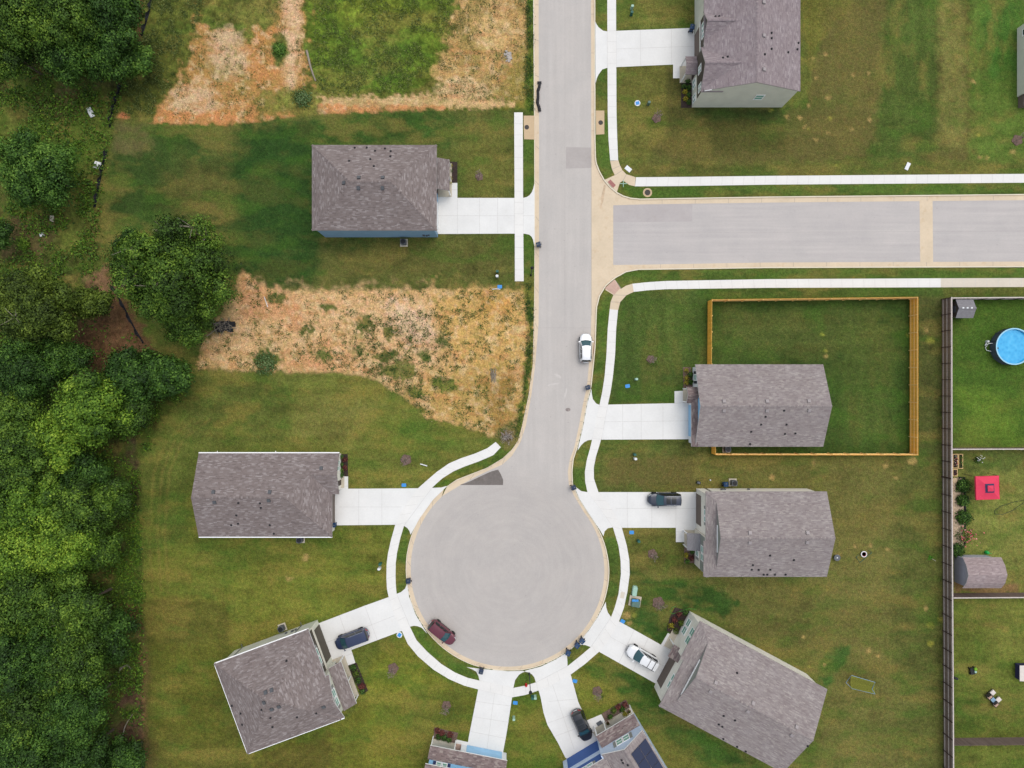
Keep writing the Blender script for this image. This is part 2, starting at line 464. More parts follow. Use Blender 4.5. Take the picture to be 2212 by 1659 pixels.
ESO = [(1379, 583), (1659, 579), (2212, 577), (2330, 576.7)]
ESI = [(1379, 571.5), (1659, 566.7), (2212, 564.7), (2330, 564.4)]
ROAD_OUT = LO + CO + RO[:-1] + [(1289, 681)] + APR_S[::-1][1:] + ESO[1:] + ENO[::-1] + APR_N[::-1][1:] + TO[1:]

DRIVES = {
 'W1': [(944, 427), (944, 413), (971, 411), (971, 395), (988, 395), (988, 427.5), (1130, 427.7), (1138, 425.5), (1144, 421.7), (1149, 415), (1152, 407), (1154.5, 395), (1154.8, 533), (1151.5, 518), (1148, 511), (1142.7, 506.7), (1131, 504.6), (943, 505.5)],
 'E1': [(1286, 46.7), (1289, 53), (1293, 59), (1302.7, 66.5), (1311.7, 68), (1331, 66.7), (1488, 60.7), (1500, 60), (1500, 152), (1492, 169), (1454, 169), (1454, 139.5), (1331.7, 145), (1311.7, 146.7), (1301, 150), (1293, 161), (1289, 170), (1286.3, 181)],
 'E2': [(1277.7, 840), (1278.3, 850), (1280.5, 862), (1287.7, 871.5), (1295, 874.7), (1313, 874), (1457, 871), (1457, 845), (1478, 844), (1490, 868), (1490, 948.7), (1299, 949.7), (1279, 949.7), (1270, 951), (1262.7, 954.7), (1255, 962), (1247.7, 973), (1249, 966), (1260, 920), (1269, 870)],
 'E3': [(1238, 1046), (1246, 1054), (1256, 1061), (1269, 1063), (1293, 1063), (1504, 1063), (1506, 1150), (1498, 1153), (1479, 1171), (1460, 1171), (1460, 1140), (1344, 1140), (1324, 1139), (1313, 1141), (1306, 1147.7), (1303.5, 1158), (1296, 1145), (1269.7, 1105.7), (1252, 1078)],
 'SE': [(1308.5, 1300), (1309.5, 1312), (1313, 1323), (1320, 1333), (1337, 1342), (1427.7, 1392.7), (1442.7, 1367), (1462, 1378), (1461, 1400), (1455, 1412), (1419, 1478), (1294, 1407.7), (1276, 1397.7), (1265, 1393.5), (1253, 1392.5), (1248, 1390.5), (1272, 1362), (1290, 1335)],
 'S2': [(1224, 1410), (1225.5, 1425), (1226, 1438.7), (1232.7, 1457), (1239, 1479), (1249, 1516), (1267.7, 1556), (1299, 1543), (1309, 1562), (1318, 1580), (1297, 1600), (1226, 1640), (1221, 1636), (1206, 1606), (1182.7, 1566), (1174, 1539), (1167.7, 1506), (1162.7, 1489), (1157.7, 1474), (1154, 1462.7), (1149, 1456.5), (1142, 1452.5), (1134, 1450.8), (1135, 1448.5), (1168, 1440), (1200, 1425)],
 'S1': [(1008, 1441), (1020, 1445.5), (1029, 1451), (1033.5, 1460), (1035.7, 1470), (1033, 1489), (1013, 1590), (1011, 1603), (984, 1597), (981, 1612), (1008, 1614), (1086, 1629), (1095, 1580), (1106, 1508), (1109, 1486), (1112.7, 1469), (1121, 1457.7), (1128, 1452.8), (1134, 1450.8), (1130, 1449.3), (1096, 1450), (1050, 1446)],
 'SW': [(877.5, 1252), (878.5, 1263), (875, 1271.5), (866, 1279), (857, 1282.7), (839, 1290), (786, 1309), (688, 1346.5), (717, 1426), (736, 1434), (750, 1438), (768, 1432.7), (759, 1403.7), (868, 1363), (886, 1353.5), (894, 1351.7), (902, 1352.6), (911, 1356), (923, 1369), (898, 1328), (884, 1290)],
 'W2': [(722, 1063), (733, 1063), (733, 1029), (752, 1029), (752, 1055.7), (903, 1054.7), (953, 1053), (962, 1050.5), (966, 1050), (935, 1080), (905, 1122), (887, 1155), (884.5, 1147), (880, 1140.5), (873, 1136), (854, 1133.5), (722, 1134.7)],
}
def strip(l, r): return l + r[::-1]
SW_W_L = [(1110.7, 243), (1111.5, 427), (1112, 505), (1112.2, 607.5)]; SW_W_R = [(1129.3, 243), (1130, 427), (1130.5, 505), (1131.3, 607.5)]
SW_T_L = [(1311.5, -120), (1311.7, 0), (1312.7, 243), (1314.3, 300), (1318, 347)]; SW_T_R = [(1330.5, -120), (1330.7, 0), (1331.7, 243), (1333.3, 300), (1335.3, 346.5)]
SW_N_T = [(1374, 383), (1470, 382.3), (1659, 380), (2212, 375.7), (2330, 375)]; SW_N_B = [(1371.7, 402.7), (1470, 402), (1659, 399), (2212, 394.7), (2330, 394)]
SW_S_T = [(1366, 613), (1400, 609.5), (1439, 607), (1659, 603), (2032, 601.2)]; SW_S_B = [(1369, 630.5), (1400, 627), (1439, 624.7), (1659, 621.8), (2032, 620.7)]
SW_S2_T = [(2032, 601.2), (2212, 600.7), (2330, 600.3)]; SW_S2_B = [(2032, 620.7), (2212, 620), (2330, 619.6)]
SW_E_L = [(1317, 668), (1312.7, 709.7), (1310, 766), (1306, 813), (1301, 846), (1295, 874.7), (1287.7, 906), (1281, 939.7), (1276, 963), (1267.7, 993), (1263.3, 1019.7), (1264, 1039.7), (1268.7, 1062)]
SW_E_R = [(1335, 669.7), (1331, 709.7), (1328.7, 766), (1324, 813), (1319, 846), (1313, 874.7), (1306, 906), (1301, 939.7), (1294.5, 963), (1287.3, 986), (1282.7, 1010), (1283, 1034), (1292.7, 1063)]
SW_C_L = [(1268.7, 1062), (1296, 1098), (1313, 1122), (1324, 1139), (1336, 1179), (1340.5, 1210), (1341.3, 1240), (1336, 1283), (1327.7, 1312.7), (1320, 1333), (1306, 1360), (1292, 1381), (1276, 1397.7), (1252, 1418), (1226, 1438.7)]
SW_C_R = [(1292.7, 1063), (1312, 1086), (1330, 1112), (1343, 1139), (1354, 1179), (1359.5, 1210), (1360.3, 1240), (1355, 1279), (1347.7, 1312.7), (1337, 1342), (1325, 1366), (1311, 1388), (1294, 1407.7), (1264, 1434), (1232.7, 1457)]
SW_I_T = [(1226, 1438.7), (1190, 1460), (1157.7, 1474), (1134, 1481), (1109, 1486), (1070, 1477), (1035.7, 1470)]; SW_I_B = [(1232.7, 1457), (1195, 1478), (1162.7, 1491.5), (1135, 1501), (1107, 1506), (1068, 1497), (1033, 1489)]
SW_L_I = [(885.7, 1354), (899.7, 1382.7), (923, 1407.7), (953, 1434), (983, 1452.7), (1009.7, 1464), (1035.7, 1470)]; SW_L_O = [(868, 1362.7), (881, 1391), (903, 1417.7), (936, 1446), (969.7, 1466.7), (1003, 1481), (1033, 1489)]
SW_D_L = [(903, 1054.7), (882, 1082), (865, 1108), (854, 1133), (844.7, 1166), (838, 1196), (835.2, 1219), (834.7, 1249), (836, 1272.7), (839.7, 1290), (852, 1330), (868, 1362.7)]
SW_D_R = [(933, 1054), (909, 1080), (888, 1108), (873, 1135), (864.7, 1162.7), (858, 1192.7), (854.9, 1216), (854.5, 1246), (855.4, 1269), (857, 1282.7), (868, 1320), (885.7, 1354)]
SW_U_L = [(1070.7, 954.7), (1053, 968), (1026, 979.7), (996, 989.7), (969.7, 1001), (943, 1019.7), (919.7, 1039.7), (903, 1054.7)]; SW_U_R = [(1082, 966), (1066, 983), (1036, 996), (1003, 1008), (979.7, 1018), (956, 1033), (943, 1044.5), (933, 1054)]
CORN_N = [(1318, 348), (1335.7, 346.5), (1339.5, 358), (1344.5, 368), (1353, 376.5), (1373, 383), (1371.5, 402.5), (1359, 399.5), (1346, 390), (1339, 395), (1332.5, 415), (1306, 388.5), (1328, 378.5), (1322, 366)]
CORN_S = [(1317, 668), (1335.3, 669.7), (1339.5, 653), (1352.7, 638), (1369, 630.5), (1366, 613), (1352.7, 617), (1341, 624), (1328, 604), (1307, 626), (1325, 637), (1319, 652)]

# ------------------------------------------------------------------ ground colour regions: (outline, photograph colour, feather, raggedness, strength)
def ell(x, y, a, b, n=18, rot=0.0):
    c, s_ = math.cos(rot), math.sin(rot)
    return [(x + a * math.cos(t) * c - b * math.sin(t) * s_, y + a * math.cos(t) * s_ + b * math.sin(t) * c) for t in [2 * math.pi * i / n for i in range(n)]]
REG = []
def reg(poly, col, feather=4, rag=4, k=1.0, rs=14): REG.append((poly, col, feather, rag, k, rs))
# wild strip along the wood
reg([(-200, -200), (325, -200), (303, 100), (250, 245), (212, 440), (214, 600), (300, 745), (400, 790), (420, 815), (340, 930), (303, 1010), (308, 1200), (312, 1320), (318, 1900), (-200, 1900)], (74, 78, 40), 5, 8)
reg([(20, 170), (230, 190), (235, 300), (200, 460), (180, 560), (60, 500), (-50, 300)], (98, 106, 48), 20, 30, .8, 30)
reg([(150, 730), (235, 640), (205, 590), (235, 575), (300, 690), (335, 760), (260, 790), (120, 830)], (108, 82, 58), 10, 18)
reg([(180, 590), (230, 575), (250, 640), (190, 640)], (132, 104, 76), 10, 18)
reg([(290, -100), (362, -100), (350, 60), (332, 120), (298, 105)], (104, 70, 54), 8, 14)
reg([(0, 470), (140, 470), (100, 540), (0, 560)], (96, 84, 54), 14, 24)
reg([(60, 230), (170, 150), (230, 175), (150, 260)], (92, 82, 56), 14, 24, .7)
reg([(215, 1640), (225, 1540), (300, 1470), (318, 1560), (312, 1700)], (96, 74, 58), 8, 16, .9)
reg([(230, 1050), (285, 930), (302, 1000), (290, 1180), (250, 1180)], (88, 76, 54), 8, 16, .9)
reg([(270, 1125), (305, 1100), (314, 1310), (270, 1310)], (76, 92, 42), 8, 14, .9)
reg([(240, 1305), (285, 1295), (304, 1330), (330, 1470), (345, 1700), (312, 1700), (306, 1480), (292, 1350)], (116, 90, 62), 5, 9, .85)
# lots of the upper left
reg([(322, -200), (1156, -200), (1156, 235), (680, 245), (480, 272), (246, 252), (303, 100)], (92, 98, 44), 3, 3)
reg([(480, -200), (600, -200), (575, 60), (500, 60)], (86, 94, 44), 14, 20)
reg([(655, -200), (1000, -200), (965, 100), (915, 190), (700, 208), (655, 130)], (92, 112, 40), 8, 12)
reg([(690, -200), (1000, -200), (960, 60), (720, 70)], (112, 122, 46), 30, 40, .6, 40)
reg([(720, 60), (900, 60), (860, 180), (720, 190)], (80, 106, 40), 30, 40, .6, 40)
reg([(430, 50), (500, 80), (585, 80), (600, -200), (652, -200), (662, 190), (640, 240), (480, 268), (336, 262), (350, 212), (395, 165), (420, 110)], (182, 138, 84), 12, 34, .92)
reg([(520, -50), (600, -50), (600, 60), (520, 90)], (108, 112, 54), 14, 26, .8)
reg([(540, 60), (600, 60), (610, 150), (540, 190)], (190, 136, 84), 12, 24)
reg(ell(490, 115, 38, 62), (200, 172, 138), 16, 26, .8)
reg(ell(420, 215, 55, 34), (204, 174, 138), 14, 26, .8)
reg(ell(630, 60, 20, 140), (208, 172, 134), 10, 12)
reg([(340, 230), (420, 245), (640, 238), (640, 256), (480, 270), (336, 264)], (196, 138, 88), 5, 9)
reg(ell(604, 110, 18, 34), (88, 106, 52), 8, 12); reg(ell(645, 215, 45, 18), (96, 112, 56), 9, 12)
reg([(560, 200), (650, 190), (690, 230), (660, 250), (560, 250)], (112, 116, 54), 10, 22, .8)
reg([(1010, -200), (1143, -200), (1147, 205), (950, 222), (945, 160), (985, 60)], (200, 162, 106), 12, 38, .85)
reg(ell(1000, 195, 60, 26), (210, 184, 140), 12, 22, .8); reg(ell(1060, 60, 40, 60), (208, 176, 122), 18, 30, .7)
reg([(1095, 130), (1147, 120), (1150, 235), (1090, 235)], (134, 124, 58), 14, 30, .8)
reg([(690, 206), (800, 210), (930, 205), (1060, 214), (1110, 220), (1110, 230), (920, 236), (760, 240), (690, 244)], (212, 176, 128), 6, 14, .85, 8)
reg([(684, 224), (800, 229), (960, 226), (960, 234), (860, 240), (760, 244), (682, 252)], (206, 144, 96), 4, 9, .95, 8)
reg(ell(268, 250, 14, 7), (190, 128, 84), 4, 6)
reg([(1139, -200), (1153, -200), (1155, 245), (1137, 245)], (84, 108, 40), 4, 8)
# lawn of the blue house
reg([(245, 266), (480, 274), (680, 248), (1108, 236), (1152, 240), (1152, 620), (1060, 626), (560, 628), (500, 585), (232, 470)], (84, 92, 46), 3, 4)
reg([(245, 285), (520, 280), (680, 255), (700, 320), (690, 620), (560, 628), (505, 585), (228, 470), (232, 380)], (58, 78, 36), 16, 22)
reg([(500, 278), (640, 262), (680, 300), (680, 600), (560, 624), (520, 520)], (46, 72, 32), 22, 26)
reg([(680, 250), (920, 242), (1000, 270), (960, 310), (680, 312)], (56, 84, 36), 18, 24, .9)
reg([(345, 360), (500, 350), (500, 470), (360, 480)], (92, 90, 48), 34, 40, .8, 50)
reg([(245, 268), (330, 275), (330, 330), (245, 330)], (104, 98, 62), 14, 20, .8)
reg([(560, 520), (940, 515), (940, 535), (560, 560)], (52, 78, 36), 14, 18, .7)
reg([(700, 545), (1090, 525), (1090, 600), (700, 600)], (98, 96, 52), 26, 34, .75, 40)
reg([(985, 300), (1100, 290), (1100, 420), (1000, 420)], (104, 104, 52), 26, 34, .75, 40)
# bare lot
LOTB = [(518, 594), (536, 592), (560, 624), (640, 631), (800, 628), (1060, 625), (1130, 632), (1154, 660), (1152, 760), (1138, 870), (1118, 948), (1090, 952), (1070, 945), (1000, 920), (915, 900), (880, 860), (810, 815), (730, 800), (600, 803), (500, 798), (424, 800), (440, 740), (510, 692)]
reg(LOTB, (206, 166, 112), 5, 9, 1.0, 7)
reg([(520, 630), (940, 632), (960, 790), (880, 850), (740, 800), (500, 790), (450, 760)], (214, 175, 128), 26, 30)
reg([(950, 630), (1150, 632), (1145, 800), (1000, 800), (930, 720)], (204, 166, 102), 30, 40)
reg([(940, 800), (1140, 780), (1110, 945), (960, 900), (880, 850)], (180, 150, 86), 22, 34, .8)
reg([(520, 594), (560, 625), (640, 640), (660, 720), (600, 690), (520, 690)], (206, 156, 112), 12, 14)
reg([(600, 760), (760, 750), (800, 800), (640, 800)], (202, 150, 106), 20, 26, .8)
reg([(1040, 640), (1110, 640), (1100, 680), (1040, 690)], (200, 150, 84), 14, 20, .7)
reg([(850, 640), (930, 690), (960, 740), (900, 760), (830, 690)], (222, 192, 164), 14, 24, .7)
reg([(1040, 820), (1110, 800), (1100, 930), (1060, 930)], (150, 116, 62), 20, 24, .8)
reg([(1135, 610), (1154, 610), (1155, 690), (1150, 780), (1136, 870), (1120, 950), (1105, 955), (1128, 850), (1140, 740)], (96, 110, 46), 4, 9)
reg([(1068, 940), (1112, 905), (1118, 950), (1092, 975)], (120, 112, 66), 8, 12)
for x, y, a, b in ((600, 645, 22, 10), (710, 665, 18, 10), (663, 713, 16, 11), (788, 700, 22, 18), (955, 735, 12, 14), (775, 755, 9, 9), (700, 770, 18, 14), (916, 770, 14, 10), (860, 800, 40, 22), (900, 850, 14, 12), (908, 885, 12, 9), (830, 770, 26, 14), (575, 775, 34, 18), (960, 830, 30, 14), (840, 720, 10, 16)):
    reg(ell(x, y, a, b), (88, 100, 50), 5, 14, .9, 7)
# lawns of the left and bottom houses
reg([(425, 806), (600, 806), (740, 806), (812, 820), (880, 866), (915, 906), (1000, 926), (1072, 950), (903, 1056), (730, 1056), (420, 1056), (310, 1060), (300, 1010), (340, 930)], (100, 104, 54), 4, 5)
reg([(430, 815), (560, 808), (640, 830), (620, 960), (480, 970), (380, 960)], (88, 96, 50), 26, 30, .9, 40)
reg([(640, 870), (760, 850), (820, 900), (740, 960), (640, 950)], (110, 108, 62), 26, 30, .8, 40)
reg([(830, 900), (980, 930), (1000, 970), (880, 1000), (820, 960)], (82, 102, 46), 24, 26, .8, 40)
reg([(308, 1060), (420, 1060), (430, 1160), (850, 1140), (838, 1290), (690, 1345), (470, 1420), (310, 1330)], (98, 104, 48), 4, 5)
reg([(310, 1010), (425, 960), (415, 1160), (312, 1200)], (80, 90, 44), 16, 20, .8)
reg([(430, 1160), (720, 1160), (720, 1200), (430, 1220)], (84, 96, 44), 20, 22, .7)
reg([(500, 1240), (800, 1200), (830, 1240), (700, 1330), (560, 1340)], (112, 114, 54), 30, 30, .7, 40)
reg([(312, 1306), (360, 1288), (430, 1292), (486, 1300), (500, 1340), (498, 1420), (470, 1440), (540, 1640), (560, 1900), (322, 1900)], (87, 86, 42), 9, 9, .85)
reg([(340, 1400), (450, 1400), (500, 1600), (400, 1660), (330, 1560)], (92, 94, 42), 30, 40, .8, 40)
reg([(540, 1630), (760, 1545), (800, 1440), (870, 1370), (1030, 1490), (1010, 1600), (930, 1700), (560, 1900)], (100, 102, 46), 4, 5)
reg([(545, 1640), (700, 1580), (740, 1620), (640, 1800), (560, 1800)], (88, 84, 40), 20, 24, .9)
reg([(780, 1470), (860, 1400), (960, 1470), (900, 1560), (800, 1560)], (112, 116, 50), 28, 32, .8, 40)
reg([(840, 1530), (1000, 1480), (1010, 1590), (900, 1600)], (86, 94, 44), 22, 26, .8)
reg([(800, 1560), (880, 1540), (850, 1640), (790, 1640)], (116, 112, 50), 20, 26, .7)
reg([(1090, 1500), (1165, 1495), (1210, 1620), (1225, 1700), (1086, 1700)], (84, 98, 42), 4, 5)
reg([(1110, 1520), (1160, 1520), (1150, 1640), (1100, 1640)], (108, 110, 52), 20, 22, .6)
reg([(1235, 1455), (1300, 1412), (1420, 1480), (1440, 1550), (1600, 1680), (1440, 1700), (1360, 1560), (1265, 1552)], (104, 108, 50), 4, 5)
reg([(1300, 1412), (1420, 1480), (1430, 1530), (1700, 1700), (1560, 1700), (1390, 1560), (1330, 1490), (1262, 1440)], (62, 88, 38), 9, 12)
reg([(1400, 1560), (1480, 1600), (1560, 1680), (1420, 1680)], (100, 98, 48), 20, 24, .7)
# right-hand lawns
reg([(1332, 640), (1380, 630), (1540, 624), (1540, 790), (1480, 800), (1478, 845), (1457, 870), (1318, 872), (1332, 700)], (70, 88, 42), 4, 5)
reg([(1380, 660), (1480, 650), (1470, 780), (1390, 780)], (82, 98, 46), 30, 30, .7, 50)
reg([(1525, 645), (1985, 640), (1985, 985), (1530, 985)], (58, 79, 35), 4, 5)
reg([(1560, 670), (1900, 665), (1900, 770), (1560, 775)], (82, 92, 46), 26, 30, .8, 40)
reg([(1800, 700), (1930, 690), (1930, 940), (1810, 940)], (80, 94, 44), 26, 30, .7, 40)
reg([(1540, 622), (2040, 618), (2040, 642), (1540, 650)], (74, 92, 42), 4, 6)
reg([(1983, 640), (2038, 640), (2038, 990), (1983, 990)], (80, 86, 46), 6, 8)
reg([(1268, 952), (1490, 950), (1530, 970), (1530, 1062), (1292, 1062), (1284, 1030)], (84, 92, 46), 4, 5)
reg([(1310, 985), (1540, 985), (1540, 1062), (1310, 1045)], (104, 96, 54), 14, 18, .85)
reg([(1500, 985), (2040, 985), (2040, 1900), (1700, 1900), (1790, 1490), (1750, 1455), (1490, 1320), (1380, 1240), (1345, 1145), (1460, 1142), (1480, 1180), (1505, 1250), (1790, 1245), (1790, 1060), (1500, 1060)], (102, 101, 55), 6, 8)
reg([(1940, 990), (2036, 990), (2040, 1700), (1960, 1700), (1930, 1400)], (88, 94, 48), 20, 22, .85)
reg([(1800, 1060), (1900, 1060), (1900, 1400), (1800, 1420)], (110, 106, 58), 30, 36, .7, 50)
reg([(1350, 1150), (1460, 1145), (1490, 1190), (1460, 1240), (1365, 1235)], (98, 98, 50), 10, 14)
reg([(1360, 1232), (1440, 1252), (1540, 1268), (1598, 1300), (1560, 1332), (1490, 1316), (1470, 1345), (1430, 1392), (1340, 1340), (1352, 1290)], (56, 82, 36), 8, 14)
reg([(1760, 1455), (1790, 1400), (1835, 1392), (1838, 1412), (1810, 1450), (1785, 1490)], (66, 92, 42), 6, 12)
reg(ell(1415, 1300, 16, 14), (90, 92, 48), 6, 6, .7)
# top right
reg([(1335, -200), (1515, -200), (1500, 60), (1335, 64)], (88, 96, 46), 4, 5)
reg([(1380, 40), (1470, 36), (1460, 58), (1380, 62)], (116, 118, 60), 8, 10, .8)
reg([(1334, 145), (1454, 142), (1475, 170), (1500, 232), (1740, 232), (1830, -200), (2330, -200), (2330, 376), (1380, 382), (1342, 360), (1334, 300)], (98, 94, 52), 4, 5)
reg([(1334, 145), (1440, 143), (1440, 190), (1446, 260), (1440, 300), (1410, 320), (1405, 340), (1385, 360), (1350, 372), (1336, 340)], (106, 106, 54), 4, 6)
reg([(1440, 145), (1475, 170), (1495, 234), (1700, 236), (1700, 330), (1420, 330), (1440, 300)], (84, 84, 44), 8, 9, .9)
reg([(1500, 232), (1700, 232), (1690, 262), (1500, 256)], (58, 78, 38), 12, 12, .8)  # soft shadow below the house's south wall, put into the turf colour
reg([(1730, -200), (1840, -200), (1840, 20), (1820, 40), (1800, 50), (1780, 80), (1765, 110), (1745, 120), (1730, 60)], (116, 112, 54), 6, 9, .65, 6)
reg([(1790, 40), (1900, 20), (1930, 180), (1930, 250), (1780, 230)], (102, 98, 54), 26, 32, .6, 40)
reg([(1930, -200), (2030, -200), (2028, 300), (1960, 370), (1880, 360), (1900, 200)], (78, 94, 44), 14, 18)
reg([(2030, -200), (2085, -200), (2090, 250), (2080, 330), (2030, 300)], (120, 119, 66), 14, 20, .75)
reg([(2085, -200), (2330, -200), (2330, 376), (2100, 376), (2095, 200)], (88, 108, 48), 14, 20)
reg([(2120, 20), (2200, 0), (2200, 150), (2140, 170)], (66, 104, 42), 18, 22, .8)
reg([(1340, 355), (1800, 345), (2330, 345), (2330, 377), (1380, 383)], (92, 98, 48), 10, 12, .8)
# verges
for p in ([(1287, -200), (1311, -200), (1311.5, 60), (1303, 64), (1292, 55)], [(1293, 165), (1302, 152), (1311.6, 148), (1313, 240), (1318, 350), (1328, 378), (1307, 386), (1294, 360), (1287, 300)],
          [(1331, 250), (1331, 420), (1140, 424)] if False else [(1131, 300), (1153, 300), (1153, 400), (1144, 420), (1131, 426)], [(1131, 505), (1143, 509), (1153, 540), (1153, 612), (1131, 612)],
          [(1345, 392), (1372, 404), (1659, 400), (2330, 395), (2330, 418), (1383, 428), (1335, 414)], [(1340, 625), (1330, 603), (1353, 590), (1380, 584), (2330, 578), (2330, 600), (1440, 606), (1366, 613)],
          [(1307, 628), (1323, 640), (1316, 668), (1311, 740), (1300, 840), (1294, 873), (1284, 865), (1279, 845), (1290, 760), (1291, 665)], [(1278, 952), (1275, 965), (1262, 1020), (1267, 1061), (1256, 1058), (1239, 1040), (1241, 1000), (1250, 970)],
          [(1325, 1141), (1335, 1180), (1340, 1235), (1328, 1310), (1318, 1330), (1310, 1312), (1318, 1230), (1306, 1150)], [(886, 1355), (910, 1358), (960, 1410), (1033, 1460), (1034, 1469), (984, 1452), (925, 1408)],
          [(872, 1137), (884, 1145), (878, 1220), (877, 1262), (858, 1280), (856, 1215)], [(1080, 968), (1104, 975), (1060, 1010), (960, 1048), (935, 1053), (980, 1020)],
          [(1250, 1393), (1275, 1398), (1227, 1437), (1225, 1415)], [(1110, 1485), (1120, 1462), (1140, 1453), (1155, 1473)]):
    reg(p, (80, 101, 45), 3, 3)
# far yards behind the grey fence
reg([(2052, 642), (2330, 640), (2330, 968), (2052, 968)], (72, 98, 38), 4, 5)
reg([(2070, 850), (2200, 860), (2200, 960), (2070, 960)], (98, 122, 46), 26, 34, .7, 40)
reg([(2052, 968), (2330, 968), (2330, 1285), (2052, 1285)], (116, 120, 62), 4, 5)
reg([(2060, 968), (2330, 968), (2330, 1010), (2060, 1020)], (82, 96, 48), 12, 16, .8)
reg([(2052, 1285), (2330, 1285), (2330, 1900), (2052, 1900)], (98, 108, 48), 4, 5)
reg([(2100, 1300), (2330, 1300), (2330, 1400), (2150, 1420)], (112, 114, 56), 26, 30, .7)
reg([(2052, 1480), (2120, 1500), (2110, 1590), (2055, 1590)], (76, 100, 40), 20, 24, .7)
reg([(2062, 1255), (2200, 1262), (2200, 1282), (2062, 1280)], (140, 108, 76), 5, 7, .8)
# small worn, dry or lush spots
SPOTS = [(1763, 168, 4), (1788, 212, 4), (1747, 228, 4), (1727, 255, 5), (1700, 251, 4), (1741, 274, 4), (1748, 277, 3), (1794, 258, 3), (1764, 302, 4), (1788, 286, 3), (1782, 119, 4), (1839, 280, 4), (1881, 257, 5), (1806, 357, 4), (2102, 177, 6),
         (2113, 293, 4), (2187, 328, 5), (2116, 340, 4), (2133, 341, 4), (1842, 161, 4), (1877, 158, 4), (1732, 128, 3), (1755, 125, 3), (1665, 240, 3), (1500, 230, 3), (2010, 735, 9), (2000, 714, 6), (1960, 725, 5), (1783, 758, 4), (1784, 770, 4), (1776, 723, 4), (1913, 1007, 6), (1970, 995, 9), (1935, 1034, 3),
         (1757, 1001, 4), (2000, 1314, 5), (1749, 1440, 4), (1781, 1436, 3), (1735, 1377, 4), (1877, 1407, 6), (1896, 1417, 4), (1878, 1180, 4), (1918, 1186, 4), (1846, 1182, 4), (1808, 1200, 4), (1352, 1329, 9), (1360, 1345, 6), (1370, 1330, 4), (1667, 1032, 7), (2035, 1340, 6), (2010, 1350, 8), (2012, 1390, 7), (958, 1238, 0.1), (626, 1250, 6), (660, 1205, 7), (957, 1185, 6), (500, 1030, 9), (455, 1000, 8)]
for x, y, r in SPOTS: reg(ell(x, y, r, r * .8, 12), (176, 150, 92) if (x * 7 + y) % 3 else (160, 158, 70), 3, 4, .75, 4)
LAWN = (92, 99, 48)

# the ground sheet
STEP = 3.2
gx = np.concatenate([[-9000, -2500, -700], np.arange(-60, 2300, STEP), [2900, 4700, 11000]])
gy = np.concatenate([[-9000, -2500, -700], np.arange(-60, 1740, STEP), [2400, 4200, 10000]])
XX, YY = np.meshgrid(gx, gy, indexing='ij')
wx = XX + 5 * (vnoise(XX, YY, 18, 3) - .5); wy = YY + 5 * (vnoise(XX, YY, 18, 4) - .5)
def L3(c): return np.array([lin(x) / EXPO for x in c])
col = np.ones(XX.shape + (3,)) * L3(LAWN)
_nc = {}
for poly, c, fe, rag, k, rs in REG:
    xs = [p[0] for p in poly]; ys = [p[1] for p in poly]; mg = fe + rag * 1.2 + 10
    i0, i1 = np.searchsorted(gx, [min(xs) - mg, max(xs) + mg]); j0, j1 = np.searchsorted(gy, [min(ys) - mg, max(ys) + mg])
    if i1 <= i0 or j1 <= j0: continue
    sl = (slice(i0, i1), slice(j0, j1))
    if rs not in _nc: _nc[rs] = fbm(XX, YY, rs, 50 + rs, 4) - .5
    d = sdf(wx[sl], wy[sl], poly) + rag * 2.2 * _nc[rs][sl]
    m = np.clip(.5 - d / (2 * fe), 0, 1); m = (m * m * (3 - 2 * m) * k)[..., None]
    col[sl] = col[sl] * (1 - m) + L3(c) * m
# bare lots: straw, tufts of weeds and paler crust, broken up finely
def inside(poly, fe): return np.clip(.5 - sdf(wx, wy, poly) / (2 * fe), 0, 1)
lot = np.maximum(inside(LOTB, 5), np.maximum(inside([(420, -200), (660, -200), (670, 190), (690, 250), (480, 268), (336, 262), (395, 160)], 10), inside([(1000, -200), (1146, -200), (1147, 215), (950, 222), (690, 250), (690, 214), (940, 200)], 10)))
soil = np.clip((col[..., 0] - col[..., 1]) * 9, 0, 1) * lot
t = np.clip((fbm(XX, YY, 9, 90, 3) + .35 * fbm(XX, YY, 60, 91, 2) - .82) * 7, 0, 1) * soil * .55
col = col * (1 - t[..., None]) + L3((122, 122, 62)) * t[..., None]
t = np.clip((fbm(XX, YY, 46, 96, 4) - .53) * 7, 0, 1) * soil * .45 * (1 - inside(LOTB, 5) * .6)
col = col * (1 - t[..., None]) + L3((132, 126, 66)) * t[..., None]
t = np.clip((fbm(XX, YY, 11, 92, 4) - .54) * 7, 0, 1) * soil * .42
col = col * (1 - t[..., None]) + L3((226, 200, 158)) * t[..., None]
t = np.clip((fbm(XX * .35, YY, 12, 95, 4) - .58) * 7, 0, 1) * soil * .5
col = col * (1 - t[..., None]) + L3((186, 132, 84)) * t[..., None]
quiet = np.maximum(inside([(1525, 645), (1985, 640), (1985, 985), (1530, 985)], 8), np.maximum(inside([(2052, 642), (2330, 640), (2330, 968), (2052, 968)], 8), np.maximum(inside([(1332, 640), (1540, 624), (1540, 790), (1457, 870), (1318, 872)], 8) * .8, inside([(500, 278), (680, 255), (680, 600), (560, 624), (520, 520)], 25) * .9)))
